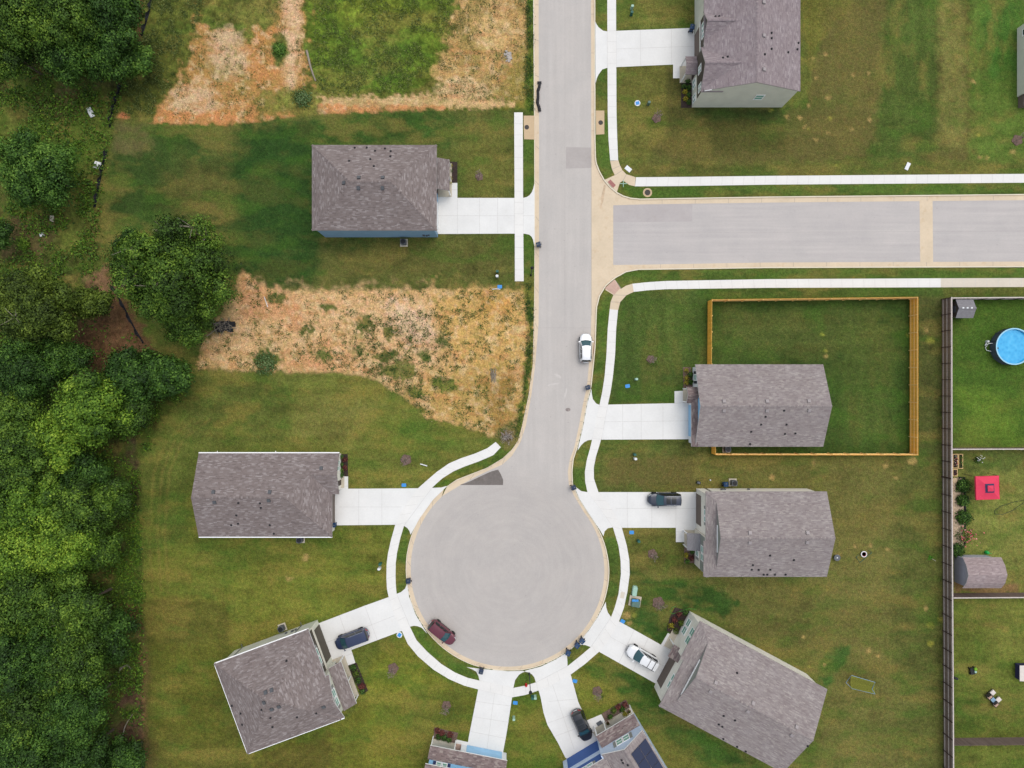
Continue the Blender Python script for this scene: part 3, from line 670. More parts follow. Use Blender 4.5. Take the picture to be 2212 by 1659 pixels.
# mowing and growth differences
grass = np.clip((col[..., 1] - col[..., 0] * .92) * 60 + .5, 0, 1) * (1 - soil)
big = fbm(XX, YY, 120, 71, 5); mid = None; fin = vnoise(XX, YY, 5.2, 73)
hst = np.sin(YY / 5.1 + 2.5 * vnoise(XX, YY, 200, 74)); vst = np.sin(XX / 5.6 + 2.5 * vnoise(XX, YY, 200, 75))
mid = None
hz = np.maximum(inside([(1500, 236), (1830, 236), (1830, 378), (1440, 378)], 30), np.maximum(inside([(1525, 645), (1985, 640), (1985, 800), (1530, 800)], 30), np.maximum(inside([(430, 1170), (850, 1140), (830, 1300), (400, 1300)], 30), inside([(430, 810), (850, 830), (850, 970), (400, 970)], 30))))
vz = np.maximum(inside([(1740, -100), (2212, -100), (2212, 240), (1740, 240)], 30), np.maximum(inside([(1800, 780), (1960, 780), (1960, 980), (1800, 980)], 20), inside([(1320, 640), (1530, 640), (1530, 870), (1320, 870)], 30)))
wv = 30 * (fbm(XX, YY, 70, 76, 3) - .5)
mh = fbm(XX * .30 + wv, YY + .4 * wv, 20, 72, 4); mv = fbm(XX + .4 * wv, YY * .30 + wv, 20, 79, 4); mi = fbm(XX, YY, 24, 80, 4)
mid = .45 * mi + .55 * (mh * (1 - vz) + mv * vz)
k = 1 + grass * (.40 * (big - .5) + (.95 - .45 * quiet) * (mid - .5) + .30 * (fin - .5) + .05 * hst * hz + .06 * vst * vz)
# (mown grass lies in drifts along the mower's path)
# rows left by a mower, beside the lower left house
d1 = (XX * .62 + YY * .78); rows = np.sin(d1 / 3.4) * inside([(540, 1635), (720, 1570), (760, 1900), (540, 1900)], 15)
k = k + .10 * rows
# wheel tracks along the edge of the wood
tr = np.zeros(XX.shape)
for off in (0, 18, 34):
    pl = [(330 + off, 1280), (322 + off, 1150), (332 + off, 1020), (360 + off, 950), (420 + off, 905)]
    for q in range(4):
        (x0, y0), (x1, y1) = pl[q], pl[q + 1]
        tt = np.clip(((XX - x0) * (x1 - x0) + (YY - y0) * (y1 - y0)) / ((x1 - x0) ** 2 + (y1 - y0) ** 2), 0, 1)
        dd = np.hypot(XX - x0 - tt * (x1 - x0), YY - y0 - tt * (y1 - y0)); tr = np.maximum(tr, np.clip(1 - dd / 5, 0, 1))
col = col * (1 - .35 * tr[..., None]) + L3((132, 116, 70)) * .35 * tr[..., None]
col *= k[..., None]
dryn = fbm(XX * .45 + wv, YY + wv * .5, 30, 77, 5) * (1 - vz) + fbm(XX + wv * .5, YY * .45 + wv, 30, 87, 5) * vz
dry = np.clip((dryn - .49) * 5, 0, 1) * grass * .50 * (1 - .75 * quiet)
col = col * (1 - dry[..., None]) + L3((130, 117, 64)) * dry[..., None]
yl = inside([(305, 800), (1075, 800), (1100, 960), (880, 1150), (860, 1300), (1000, 1480), (1240, 1440), (1300, 1410), (1440, 1700), (305, 1700)], 25) * grass
col *= 1 + yl[..., None] * (np.array([1.07, 1.09, .92]) - 1)
lush = np.clip((fbm(XX * .45 - wv, YY - wv * .5, 26, 78, 4) - .53) * 5, 0, 1) * grass * .45
col = col * (1 - lush[..., None]) + L3((70, 102, 38)) * lush[..., None]
col *= 1 + grass[..., None] * (np.array([1.04, 1.045, .98]) - 1)
col = np.clip(col, .002, .9)

# rank growth: clumps and gaps
wild = inside([(-200, -200), (325, -200), (303, 100), (250, 245), (212, 440), (214, 600), (300, 745), (400, 790), (420, 815), (340, 930), (303, 1010), (308, 1200), (312, 1320), (318, 1900), (-200, 1900)], 4)
rough = np.maximum(wild, inside([(322, -200), (1156, -200), (1156, 235), (680, 245), (480, 272), (246, 252), (303, 100)], 4) * grass)
kk = 1 + rough * (.9 * (fbm(XX, YY, 13, 131, 3) - .5) + .7 * (vnoise(XX, YY, 4.2, 132) - .5))
col *= kk[..., None]
litter = np.maximum(inside([(150, 730), (235, 640), (205, 590), (235, 575), (300, 690), (335, 760), (260, 790), (120, 830)], 8), inside([(20, 460), (150, 470), (110, 545), (10, 560)], 12) * .7)
t = np.clip((fbm(XX, YY, 30, 133, 4) - .50) * 6, 0, 1) * wild * .6 * (1 - litter)
col = col * (1 - t[..., None]) + L3((84, 106, 40)) * t[..., None]
din = sdf(XX, YY, ROAD_OUT)
z = np.where(din < 0, -.20, 0.0)
hum = lot * .10 * (fbm(XX, YY, 30, 81, 3) - .5)
z = z + np.where(din > 6, hum, 0)
nx, ny = len(gx), len(gy)
co = np.stack([(XX - CX) * S, (CY - YY) * S, z], -1).reshape(-1, 3)
idx = np.arange(nx * ny).reshape(nx, ny)
q = np.stack([idx[:-1, :-1], idx[:-1, 1:], idx[1:, 1:], idx[1:, :-1]], -1).reshape(-1, 4)
me = bpy.data.meshes.new('ground')
me.vertices.add(len(co)); me.vertices.foreach_set('co', co.reshape(-1).astype(np.float32))
me.loops.add(q.size); me.loops.foreach_set('vertex_index', q.reshape(-1).astype(np.int32))
me.polygons.add(len(q)); me.polygons.foreach_set('loop_start', np.arange(0, q.size, 4, dtype=np.int32))
sa = me.attributes.new('soil', 'FLOAT', 'POINT'); sa.data.foreach_set('value', soil.reshape(-1).astype(np.float32))
at = me.attributes.new('turf', 'FLOAT_COLOR', 'POINT')
at.data.foreach_set('color', np.concatenate([col.reshape(-1, 3), np.ones((len(co), 1))], 1).reshape(-1).astype(np.float32))
me.update(calc_edges=True)
gm, nt, b = new_mat('turf_and_soil')
tc = N(nt, 'ShaderNodeTexCoord'); o_ = tc.outputs['Object']
a_ = N(nt, 'ShaderNodeAttribute', attribute_name='turf').outputs['Color']
so_ = N(nt, 'ShaderNodeMath', operation='SUBTRACT'); so_.inputs[0].default_value = 1.0; so_.use_clamp = True; nt.links.new(N(nt, 'ShaderNodeAttribute', attribute_name='soil').outputs['Fac'], so_.inputs[1])
c_ = mixc(nt, 1.0, a_, ramp(nt, noise(nt, o_, 2.6, 5, .7), [(0.30, grey(.66)), (0.70, grey(1.34))]), 'MULTIPLY')
c_ = mixc(nt, 1.0, c_, ramp(nt, noise(nt, o_, 8.0, 3, .6), [(0.30, grey(.52)), (0.70, grey(1.48))]), 'MULTIPLY')
c_ = mixc(nt, 1.0, c_, ramp(nt, noise(nt, mapping(nt, o_, (1, 1, 1), (0, 0, .7)), 1.3, 4, .7), [(0.3, (.93, 1.03, .86, 1)), (0.7, (1.08, .98, 1.10, 1))]), 'MULTIPLY')
c_ = mixc(nt, ramp(nt, noise(nt, mapping(nt, o_, (1.9, 1.1, 1), (0, 0, .2)), 1.0, 6, .75), [(0.52, grey(0)), (0.66, grey(.55))]), c_, mixc(nt, 1.0, c_, (1.42, 1.12, 1.05, 1), 'MULTIPLY'))
c_ = mixc(nt, ramp(nt, noise(nt, mapping(nt, o_, (1.1, 1.8, 1), (0, 0, 1.1)), 1.1, 6, .75), [(0.54, grey(0)), (0.68, grey(.55))]), c_, mixc(nt, so_.outputs[0], c_, mixc(nt, 1.0, c_, (.62, .84, .70, 1), 'MULTIPLY')))
nt.links.new(c_, b.inputs['Base Color']); b.inputs['Roughness'].default_value = .95; b.inputs['Specular IOR Level'].default_value = .1
bp = N(nt, 'ShaderNodeBump', Strength=.5, Distance=.08); nt.links.new(noise(nt, o_, 5.0, 4), bp.inputs['Height']); nt.links.new(bp.outputs[0], b.inputs['Normal'])
me.materials.append(gm)
ground = bpy.data.objects.new('ground', me); COL.objects.link(ground); kind(ground, 'structure')

# ------------------------------------------------------------------ roads
am, nt, b = new_mat('asphalt')
tc = N(nt, 'ShaderNodeTexCoord'); o_ = tc.outputs['Object']
ccx, ccy = (CC[0] - CX) * S, (CY - CC[1]) * S
sub = N(nt, 'ShaderNodeVectorMath', operation='SUBTRACT'); nt.links.new(o_, sub.inputs[0]); sub.inputs[1].default_value = (ccx, ccy, 0)
ln = N(nt, 'ShaderNodeVectorMath', operation='LENGTH'); nt.links.new(sub.outputs[0], ln.inputs[0])
sep = N(nt, 'ShaderNodeSeparateXYZ'); nt.links.new(sub.outputs[0], sep.inputs[0])
an = N(nt, 'ShaderNodeMath', operation='ARCTAN2'); nt.links.new(sep.outputs[1], an.inputs[0]); nt.links.new(sep.outputs[0], an.inputs[1])
cb = N(nt, 'ShaderNodeCombineXYZ'); nt.links.new(ln.outputs['Value'], cb.inputs[0]); nt.links.new(an.outputs[0], cb.inputs[1])
swirl = noise(nt, mapping(nt, cb.outputs[0], (1.6, 2.2, 1), (0, 0, .35)), 1.0, 5, .65)
along = noise(nt, mapping(nt, o_, (1.5, .07, 1)), 1.0, 5, .6)
sel = N(nt, 'ShaderNodeMapRange'); nt.links.new(ln.outputs['Value'], sel.inputs[0])
sel.inputs[1].default_value = 15.5; sel.inputs[2].default_value = 12.0; sel.inputs[3].default_value = 0; sel.inputs[4].default_value = 1
mxf = N(nt, 'ShaderNodeMix'); nt.links.new(sel.outputs[0], mxf.inputs[0]); nt.links.new(along, mxf.inputs[2]); nt.links.new(swirl, mxf.inputs[3])
c_ = ramp(nt, mxf.outputs[0], [(0.25, C(192, 186, 181)), (0.5, C(196, 190, 185)), (0.75, C(201, 195, 190))])
c_ = mixc(nt, sel.outputs[0], c_, mixc(nt, 1.0, c_, (.93, .925, .925, 1), 'MULTIPLY'))
def asphalt_finish(nt, b, c_, o_):
    c_ = mixc(nt, 1.0, c_, ramp(nt, noise(nt, o_, 14.0, 2), [(0.3, grey(.91)), (0.7, grey(1.09))]), 'MULTIPLY')
    c_ = mixc(nt, 1.0, c_, ramp(nt, noise(nt, o_, .30, 5, .6), [(0.3, (.95, .955, .96, 1)), (0.7, (1.04, 1.035, 1.03, 1))]), 'MULTIPLY')
    c_ = mixc(nt, ramp(nt, noise(nt, o_, 1.1, 6, .7), [(0.66, grey(0)), (0.80, grey(.35))]), c_, C(168, 160, 156))
    c_ = mixc(nt, ramp(nt, noise(nt, mapping(nt, o_, (1, 1, 1), (0, 0, 1.1)), .7, 6, .75), [(0.66, grey(0)), (0.85, grey(.5))]), c_, C(222, 216, 208))
    vo = N(nt, 'ShaderNodeTexVoronoi', Scale=.55); nt.links.new(o_, vo.inputs['Vector'])
    c_ = mixc(nt, ramp(nt, vo.outputs['Distance'], [(0.0, grey(.55)), (0.055, grey(0))]), c_, C(120, 112, 108))
    nt.links.new(c_, b.inputs['Base Color']); b.inputs['Roughness'].default_value = .92; b.inputs['Specular IOR Level'].default_value = .15
asphalt_finish(nt, b, c_, o_)
am2, nt, b = new_mat('asphalt_cross'); tc = N(nt, 'ShaderNodeTexCoord'); o_ = tc.outputs['Object']
c_ = ramp(nt, noise(nt, mapping(nt, o_, (.06, 1.6, 1)), 1.0, 5, .6), [(0.25, C(188, 182, 180)), (0.5, C(194, 188, 185)), (0.75, C(201, 195, 191))])
asphalt_finish(nt, b, c_, o_)
M['patch'] = concrete('asphalt_patch', C(182, 175, 171), .06, .1)
M['patch2'] = concrete('faded_asphalt_patch', C(187, 180, 178), .05, .1)
M['newpatch'] = concrete('fresh_asphalt', C(122, 115, 111), .2, .3)
M['seam'] = plain('road_seam', C(158, 150, 146), .9)

def flat(name, polys, z, mat, k='structure', parent=None):
    mb = MB()
    for p in polys:
        pts = [((u - CX) * S, (CY - v) * S) for u, v in p]
        a = sum(pts[i - 1][0] * pts[i][1] - pts[i][0] * pts[i - 1][1] for i in range(len(pts)))
        if a < 0: pts = pts[::-1]
        mb.add([(x, y, z) for x, y in pts], [list(range(len(pts)))])
    o = mb.build(name, mat, parent)
    if k: kind(o, k)
    return o
ZA = -.125
STREET = LI + CI + RI + [(1277.7, 338)] + TI[1:]
flat('street', [STREET], ZA, am)
flat('cross_street', [[(1325, 442.7), (1383, 441)] + ENI[1:] + ESI[::-1] + [(1325, 572)]], ZA, am2)
flat('street_patch', [[(1222.7, 317), (1277.6, 318), (1277.6, 362), (1222.7, 363.5)]], ZA + .004, M['patch'])
flat('cross_street_patch', [[(1325.2, 443), (1383, 441.2), (1496, 439.6), (1496, 478), (1325.2, 480)]], ZA + .004, M['patch2'])
flat('fresh_patch', [[(991, 1048), (1006, 1043.5), (1015, 1040), (1040, 1028), (1060, 1019), (1076, 1014.5), (1082, 1025), (1087, 1037), (1086.5, 1048)]], ZA + .004, M['newpatch'])
flat('crossing_strip', [[(1987.5, 433.8), (2015.8, 433.6), (2017, 565.4), (1989, 565.4)]], ZA + .006, M['tan'])
APRON = [(1277.9, 338), (1287.3, 338)] + APR_N[1:] + [(1383, 441.2), (1325, 443), (1325, 572), (1379, 571.4)] + APR_S + [(1277.9, 681)]
flat('intersection_apron', [APRON], ZA + .006, M['tan'])
def lines(name, segs, w, z, mat):
    polys = []
    for (x0, y0), (x1, y1) in segs:
        d = math.hypot(x1 - x0, y1 - y0); px, py = -(y1 - y0) / d * w / 2, (x1 - x0) / d * w / 2
        polys.append([(x0 + px, y0 + py), (x1 + px, y1 + py), (x1 - px, y1 - py), (x0 - px, y0 - py)])
    return flat(name, polys, z, mat)
lines('street_seam', [((1325, 503), (2330, 498)), ((1220.5, -100), (1220.5, 1030)), ((1163.7, 708), (1276.5, 708))], .55, ZA + .003, plain('faint_seam', C(180, 173, 170), .9))

flat('road_stain', [ell(1227, 885, 5.5, 4, 14)], ZA + .0035, plain('oil_stain', C(150, 140, 136), .9, .2))
flat('road_stain', [ell(1205, 812, 9, 3, 14, .5), ell(1196, 830, 14, 2, 14, -.2), ell(1222, 850, 2, 12, 14, .2)], ZA + .0034, plain('pale_scuff', C(205, 199, 194), .9, .1))
flat('mud_stain', [[(1283.5, 735), (1286, 735), (1285.6, 760), (1283.8, 773), (1281.4, 773), (1281.8, 755)]], -.10, plain('red_mud', C(160, 112, 84), .95, .25))
flat('mud_stain', [[(1305, 398), (1309, 400), (1303, 436), (1297, 452), (1299, 425)]], ZA + .0085, plain('tyre_mud', C(208, 184, 156), .95, .2))
def kerb(name, outer, inner, n, apron=False):
    o = resample(outer, n); i = resample(inner, n)
    ou = np.array([p[0] for p in o]); ov = np.array([p[1] for p in o])
    low = np.full(n, 1e9)
    for d in DRIVES.values(): low = np.minimum(low, sdf(ou, ov, d))
    mb = MB(); pr = []
    for k in range(n):
        top = .012 if low[k] > 1.2 else -.085
        O, I = Vector(o[k]), Vector(i[k]); row = []
        L = (I - O).length
        for t, z in ((-.4 / L, -.3), (0, top), (2.3 / L, top), (3.0 / L, min(top, -.108)), (1.0 if not apron else 3.4 / L, ZA + .003), (1.0 + 1.0 / L, ZA - .05)):
            p = O.lerp(I, t); row.append(((p.x - CX) * S, (CY - p.y) * S, z))
        pr.append(row)
    for k in range(n - 1):
        for m in range(5):
            mb.add([pr[k][m], pr[k + 1][m], pr[k + 1][m + 1], pr[k][m + 1]], [(0, 1, 2, 3)], 1 if m == 1 else 0)
    ob = mb.build(name, [M['tan'], M['kerbtop']]); kind(ob, 'structure')
    # thin joints across the gutter
    jb = []
    for k in range(6, n - 3, 9):
        O, I = Vector(o[k]), Vector(i[k]); jb.append((tuple(O.lerp(I, .26)), tuple(I)))
    if not apron: lines(name + '_joint', jb, .55, ZA + .022, M['seam'])
M['kerbtop'] = concrete('kerb_top', C(232, 222, 200), .05, .1)
kerb('kerb', LO, LI, 150); kerb('kerb', CO, CI, 190); kerb('kerb', RO, RI, 90); kerb('kerb', TO, TI, 50)
kerb('kerb', ENO, ENI, 120); kerb('kerb', ESO, ESI, 120)
def offs(pl, cx, cy):
    out = []
    for i, (x, y) in enumerate(pl):
        (x0, y0), (x1, y1) = pl[max(0, i - 1)], pl[min(len(pl) - 1, i + 1)]
        d = math.hypot(x1 - x0, y1 - y0); nx_, ny_ = -(y1 - y0) / d, (x1 - x0) / d
        if nx_ * (cx - x) + ny_ * (cy - y) < 0: nx_, ny_ = -nx_, -ny_
        out.append((x + nx_ * 10, y + ny_ * 10))
    return out
kerb('kerb', APR_N, offs(APR_N, 1240, 470), 40, True); kerb('kerb', APR_S, offs(APR_S, 1240, 560), 40, True)

# ------------------------------------------------------------------ drives and pavements: slabs with fine joints
def slab(name, poly, z, mat, k='structure'):
    pts = [((u - CX) * S, (CY - v) * S) for u, v in poly]
    return kind(MB().prism(pts, -.30, z).build(name, mat), k)
for nm in DRIVES: slab('driveway', DRIVES[nm], .020, M['drive'])
def seg(a, b): return (a, b)
DJ = [((946, 466), (1154, 466)), ((988, 427), (988, 505)), ((1036, 427), (1036, 505)), ((1075, 427), (1075, 505)), ((1111, 427), (1111, 505)), ((1130.5, 427), (1130.5, 505)), ((944, 410), (988, 410)),
      ((1331, 106), (1498, 100)), ((1383, 65), (1384, 142)), ((1450, 62), (1451, 139)), ((1311.7, 68), (1311.7, 146)), ((1331, 67), (1331.5, 145)),
      ((1300, 911), (1488, 909)), ((1345, 873), (1345, 949)), ((1385, 872.5), (1385, 949)), ((1432, 871.5), (1432, 948.5)), ((1295, 874.7), (1279, 949.7)), ((1313, 874), (1299, 949.7)), ((1457, 871), (1490, 869)),
      ((1330, 1098), (1504, 1098)), ((1355, 1063), (1355, 1140)), ((1408, 1063), (1408, 1140)), ((1460, 1063), (1460, 1140)), ((1460, 1148.5), (1505, 1148.5)), ((1293, 1063), (1325, 1106)), ((1325, 1106), (1344, 1140)), ((1269, 1062), (1300, 1103)), ((1300, 1103), (1324, 1139)),
      ((1315, 1374), (1440, 1442)), ((1370, 1360), (1337, 1432)), ((1400, 1378), (1368, 1448)), ((1320, 1333), (1276, 1397.7)), ((1337, 1342), (1294, 1407.7)), ((1428, 1393), (1455, 1410)),
      ((1192, 1474), (1240, 1618)), ((1185, 1515), (1247, 1510)), ((1200, 1590), (1275, 1562)), ((1226, 1438.7), (1157.7, 1474)), ((1232.7, 1457), (1162.7, 1491.5)), ((1183, 1562), (1257, 1535)),
      ((1070, 1485), (1052, 1617)), ((1028, 1515), (1104, 1525)), ((1022, 1548), (1099, 1560)), ((1035.7, 1470), (1109, 1486)), ((1033, 1489), (1107, 1506)), ((1017, 1580), (1093, 1595)), ((984, 1610), (1010, 1614)),
      ((705, 1388), (862, 1326)), ((733, 1329), (760, 1404)), ((788, 1308), (815, 1383)), ((839.7, 1290), (868, 1362.7)), ((857, 1282.7), (885.7, 1354)), ((740, 1419), (762, 1411)),
      ((733, 1095), (868, 1095)), ((775, 1056), (775, 1134)), ((825, 1055), (825, 1134)), ((903, 1054.7), (854, 1133)), ((933, 1054), (873, 1135)), ((733, 1050), (752, 1050))]
lines('driveway_joint', DJ, .75, .0245, M['joint'])
PAV = [('walk', SW_W_L, SW_W_R), ('walk', SW_T_L, SW_T_R), ('walk', SW_N_T, SW_N_B), ('walk', SW_S_T, SW_S_B), ('walk_old', SW_S2_T, SW_S2_B), ('walk', SW_E_L, SW_E_R), ('walk', SW_C_L, SW_C_R), ('walk', SW_I_T, SW_I_B), ('walk', SW_L_I, SW_L_O), ('walk', SW_D_L, SW_D_R), ('walk', SW_U_L, SW_U_R)]
pj = []
zz = .0285
for mt, l, r in PAV:
    n = 90
    L_, R_ = resample(l, n), resample(r, n)
    slab('pavement', strip(L_, R_), zz, M[mt]); zz += .0003
    tot = sum(math.dist(L_[i], L_[i + 1]) for i in range(n - 1)); m = max(2, int(tot / 23))
    for a, b_ in list(zip(resample(l, m + 1), resample(r, m + 1)))[1:-1]: pj.append((a, b_))
lines('pavement_joint', pj, .5, .0345, M['joint'])
slab('pavement_corner', CORN_N, .0265, M['tan']); slab('pavement_corner', CORN_S, .0265, M['tan'])
slab('tactile_pad', [(1312.7, 393.5), (1318.5, 387.7), (1330.2, 400), (1324.5, 406)], .034, M['pink'])
slab('tactile_pad', [(1306.5, 622.5), (1327, 604.2), (1339.6, 622.7), (1327, 636.5)], .034, M['pinkold'])
lines('pavement_corner_joint', [((1322, 366), (1339.5, 358)), ((1346, 390), (1353, 376.5)), ((1328, 378.5), (1344.5, 368)), ((1319, 652), (1339.5, 653)), ((1325, 637), (1352.7, 638)), ((1328, 604), (1342, 623))], .6, .030, M['seam'])
slab('repaired_square', [(1341.5, 1278), (1350, 1279), (1347.5, 1293), (1339, 1291.5)], .0335, M['walk_old'])
# ------------------------------------------------------------------ houses: a, b are ground design units along and across, z design height
class House:
    def __init__(s, name, label, cat, O, th=0.0, o2=(0, 0), group='houses of the cul-de-sac street'):
        s.O, s.th, s.o2 = O, math.radians(th), o2
        s.root = thing(name, label, cat, G(*O), -s.th, group)
        s.planes = []
    def c(s, a, b, z): return Vector(((a - s.o2[0]) * S, -(b - s.o2[1]) * S, z * K))
    def body(s, mat, name='wall', profile=None, a=(0, 1), box=None, b=None):
        """closed wall volume: box=(a0,a1,b0,b1,h), or a (b,z) profile run along a, or an (a,z) profile run along b"""
        mb = MB()
        if box:
            a0, a1, b0, b1, h = box
            p, q = s.c(a0, b1, 0), s.c(a1, b0, h)
            mb.box(p.x, q.x, p.y, q.y, -.25, q.z)
        else:
            k = len(profile)
            if b is None: v = [s.c(a[0], y, z) for y, z in profile] + [s.c(a[1], y, z) for y, z in profile]
            else: v = [s.c(x, b[0], z) for x, z in profile] + [s.c(x, b[1], z) for x, z in profile]
            mb.add(v, [list(range(k)), list(range(k, 2 * k))[::-1]] + [(i, k + i, k + (i + 1) % k, (i + 1) % k) for i in range(k)])
            import bmesh
        o = mb.build(name, mat, s.root)
        return o
    def roof(s, planes, mat, fascia, name='roof', t=.17, ridges=()):
        mb = MB()
        for p in planes: mb.slabpoly([s.c(*q) for q in p], t, 0, 1)
        for p, q in ridges:
            p, q = s.c(*p), s.c(*q); d = (q - p); L = d.length; d.normalize()
            sd = d.cross(Vector((0, 0, 1))).normalized() * .16
            n = max(2, int(L / .25))
            for i in range(n):
                u0, u1 = p + d * (L * i / n), p + d * (L * (i + 1) / n)
                up = Vector((0, 0, .035)); dn = Vector((0, 0, -.03)); fi = len(mb.f)
                mb.add([u0 + up + dn * .4, u1 + up, u1 + sd + dn, u0 + sd + dn, u1 - sd + dn, u0 - sd + dn], [(0, 3, 2, 1), (0, 1, 4, 5)], 0)
                w = (i * 1.37) % 30
                mb.uv[fi] = [(w, i * .9 + w), (w + .2, i * .9 + w), (w + .2, i * .9 + .1 + w), (w, i * .9 + .1 + w)]; mb.uv[fi + 1] = mb.uv[fi]
        o = mb.build(name, [mat, fascia], s.root)
        s.planes += planes
        s.roof_ob = o
        return o
    def local(s, u, v, z):
        f = 1 - z / HZ; gx_, gy_ = (u - CX) * f, (v - CY) * f
        if s.th == 0: return gx_, gy_
        dx, dy = gx_ - s.O[0], gy_ - s.O[1]; c_, s_ = math.cos(s.th), math.sin(s.th)
        return dx * c_ + dy * s_, -dx * s_ + dy * c_
    def hit(s, u, v):
        """the roof point seen at u, v and the slope there"""
        z = 10.0
        while z > 1.5:
            a, b = s.local(u, v, z)
            for p in s.planes:
                if sdf(np.array([a]), np.array([b]), [(q[0], q[1]) for q in p])[0] < 0:
                    P0, P1, P2 = [np.array(q, float) for q in p[:3]]
                    n = np.cross(P1 - P0, P2 - P0)
                    if abs(n[2]) < 1e-6: continue
                    zp = P0[2] - (n[0] * (a - P0[0]) + n[1] * (b - P0[1])) / n[2]
                    if z <= zp: return a, b, zp, -n[0] / n[2], -n[1] / n[2]
            z -= .02
        return None
    def fittings(s, vents, pipes, conv, vmat, parent=None):
        for px, py in vents:
            h = s.hit(*conv(px, py))
            if not h: continue
            a, b, z, ga, gb = h; p = s.c(a, b, z)
            mb = MB(); w = .24
            sl = lambda x, y: p.z + (x / S) * ga * K - (y / S) * gb * K
            v = [(p.x + x, p.y + y, sl(x, y) - .03) for x, y in ((-w, -w), (w, -w), (w, w), (-w, w))]
            t = [(p.x + x * .86, p.y + y * .86, sl(x, y) + .20) for x, y in ((-w, -w), (w, -w), (w, w), (-w, w))]
            mb.add(v + t, [(4, 5, 6, 7), (0, 1, 5, 4), (1, 2, 6, 5), (2, 3, 7, 6), (3, 0, 4, 7)])
            mb.build('roof_vent', vmat, s.roof_ob)
        for px, py in pipes:
            h = s.hit(*conv(px, py))
            if not h: continue
            a, b, z, ga, gb = h; p = s.c(a, b, z); mb = MB()
            mb.lathe([(.165, p.z - .09), (.15, p.z + .05), (.095, p.z + .08), (.09, p.z + .18), (.045, p.z + .19)], 10, (p.x, p.y), 0)
            mb.build('vent_pipe', M['pipe'], s.roof_ob)
    def win(s, axis, const, out, c0, c1, z0, z1, pane=None, panes=1, shut=None, split=True):
        """a window in a wall. axis 'a': the wall stands at a=const and the window runs along b; axis 'b': the reverse. out = +1/-1 outward"""
        pane = pane or M['pane']
        def bx(mb, q0, q1, y0, y1, d0, d1):
            if axis == 'a': p, q = s.c(const, q0, y0), s.c(const, q1, y1)
            else: p, q = s.c(q0, const, y0), s.c(q1, const, y1)
            if axis == 'a':
                e = sorted((p.x + out * d0, p.x + out * d1)); g = sorted((p.y, q.y)); mb.box(e[0], e[1], g[0], g[1], p.z, q.z)
            else:
                e = sorted((p.y - out * d0, p.y - out * d1)); g = sorted((p.x, q.x)); mb.box(g[0], g[1], e[0], e[1], p.z, q.z)
        fw = .12 / S; fz = .12 / K; f = MB(); w = (c1 - c0) / panes
        for i in range(panes):
            l, r = c0 + i * w, c0 + (i + 1) * w
            if panes > 1: l += .4 * (i > 0); r -= .4 * (i < panes - 1)
            bx(f, l, r, z0, z0 + fz, .003, .07); bx(f, l, r, z1 - fz, z1, .003, .07)
            bx(f, l, l + fw, z0 + fz, z1 - fz, .003, .07); bx(f, r - fw, r, z0 + fz, z1 - fz, .003, .07)
            if split: bx(f, l + fw, r - fw, (z0 + z1) / 2 - fz * .35, (z0 + z1) / 2 + fz * .35, .003, .055)
        fo = f.build('window', M['trim'], s.root)
        for i in range(panes):
            l, r = c0 + i * w, c0 + (i + 1) * w; g = MB()
            bx(g, l + fw, r - fw, z0 + fz * .9, z1 - fz * .9, -.02, .03)
            g.build('pane', pane, fo)
        if shut:
            for l, r in ((c0 - .42 / S, c0 - .3), (c1 + .3, c1 + .42 / S)):
                g = MB(); bx(g, l, r, z0, z1, -.02, .05); g.build('shutter', shut, s.root)
    def plate(s, name, axis, const, out, c0, c1, z0, z1, mat, d=.05, parent=None):
        if axis == 'a':
            p, q = s.c(const, c0, z0), s.c(const, c1, z1); e = sorted((p.x - out * .05, p.x + out * d)); g = sorted((p.y, q.y)); mb = MB().box(e[0], e[1], g[0], g[1], p.z, q.z)
        else:
            p, q = s.c(c0, const, z0), s.c(c1, const, z1); e = sorted((p.y + out * .05, p.y - out * d)); g = sorted((p.x, q.x)); mb = MB().box(g[0], g[1], e[0], e[1], p.z, q.z)
        return mb.build(name, mat, parent or s.root)
    def slab(s, name, a0, a1, b0, b1, zt, mat, z0=-.2):
        p, q = s.c(a0, b1, 0), s.c(a1, b0, 0)
        return MB().box(p.x, q.x, p.y, q.y, z0, zt).build(name, mat, s.root)
    def post(s, a, b, h, mat=None, w=.07):
        p = s.c(a, b, h)
        return MB().box(p.x - w, p.x + w, p.y - w, p.y + w, .02, p.z).build('porch_post', mat or M['trim'], s.root)
    def gutter(s, p, q, mat=None):
        p, q = s.c(*p), s.c(*q)
        d = (q - p).normalized(); sd = d.cross(Vector((0, 0, 1))) * .07
        mb = MB(); up = Vector((0, 0, .02)); dn = Vector((0, 0, -.13))
        v = [p - sd + dn, p + sd + dn, q + sd + dn, q - sd + dn, p - sd + up, p + sd + up, q + sd + up, q - sd + up]
        mb.add(v, [(0, 3, 2, 1), (4, 5, 6, 7), (0, 1, 5, 4), (1, 2, 6, 5), (2, 3, 7, 6), (3, 0, 4, 7)])
        return mb.build('gutter', mat or M['trim'], s.root)
def gable_a(a0, a1, b0, b1, ze, zr, bm=None):
    bm = (b0 + b1) / 2 if bm is None else bm
    return [[(a0, b0, ze), (a1, b0, ze), (a1, bm, zr), (a0, bm, zr)], [(a0, bm, zr), (a1, bm, zr), (a1, b1, ze), (a0, b1, ze)]]
def gable_b(a0, a1, b0, b1, ze, zr):
    am_ = (a0 + a1) / 2
    return [[(a0, b0, ze), (am_, b0, zr), (am_, b1, zr), (a0, b1, ze)], [(am_, b0, zr), (a1, b0, ze), (a1, b1, ze), (am_, b1, zr)]]
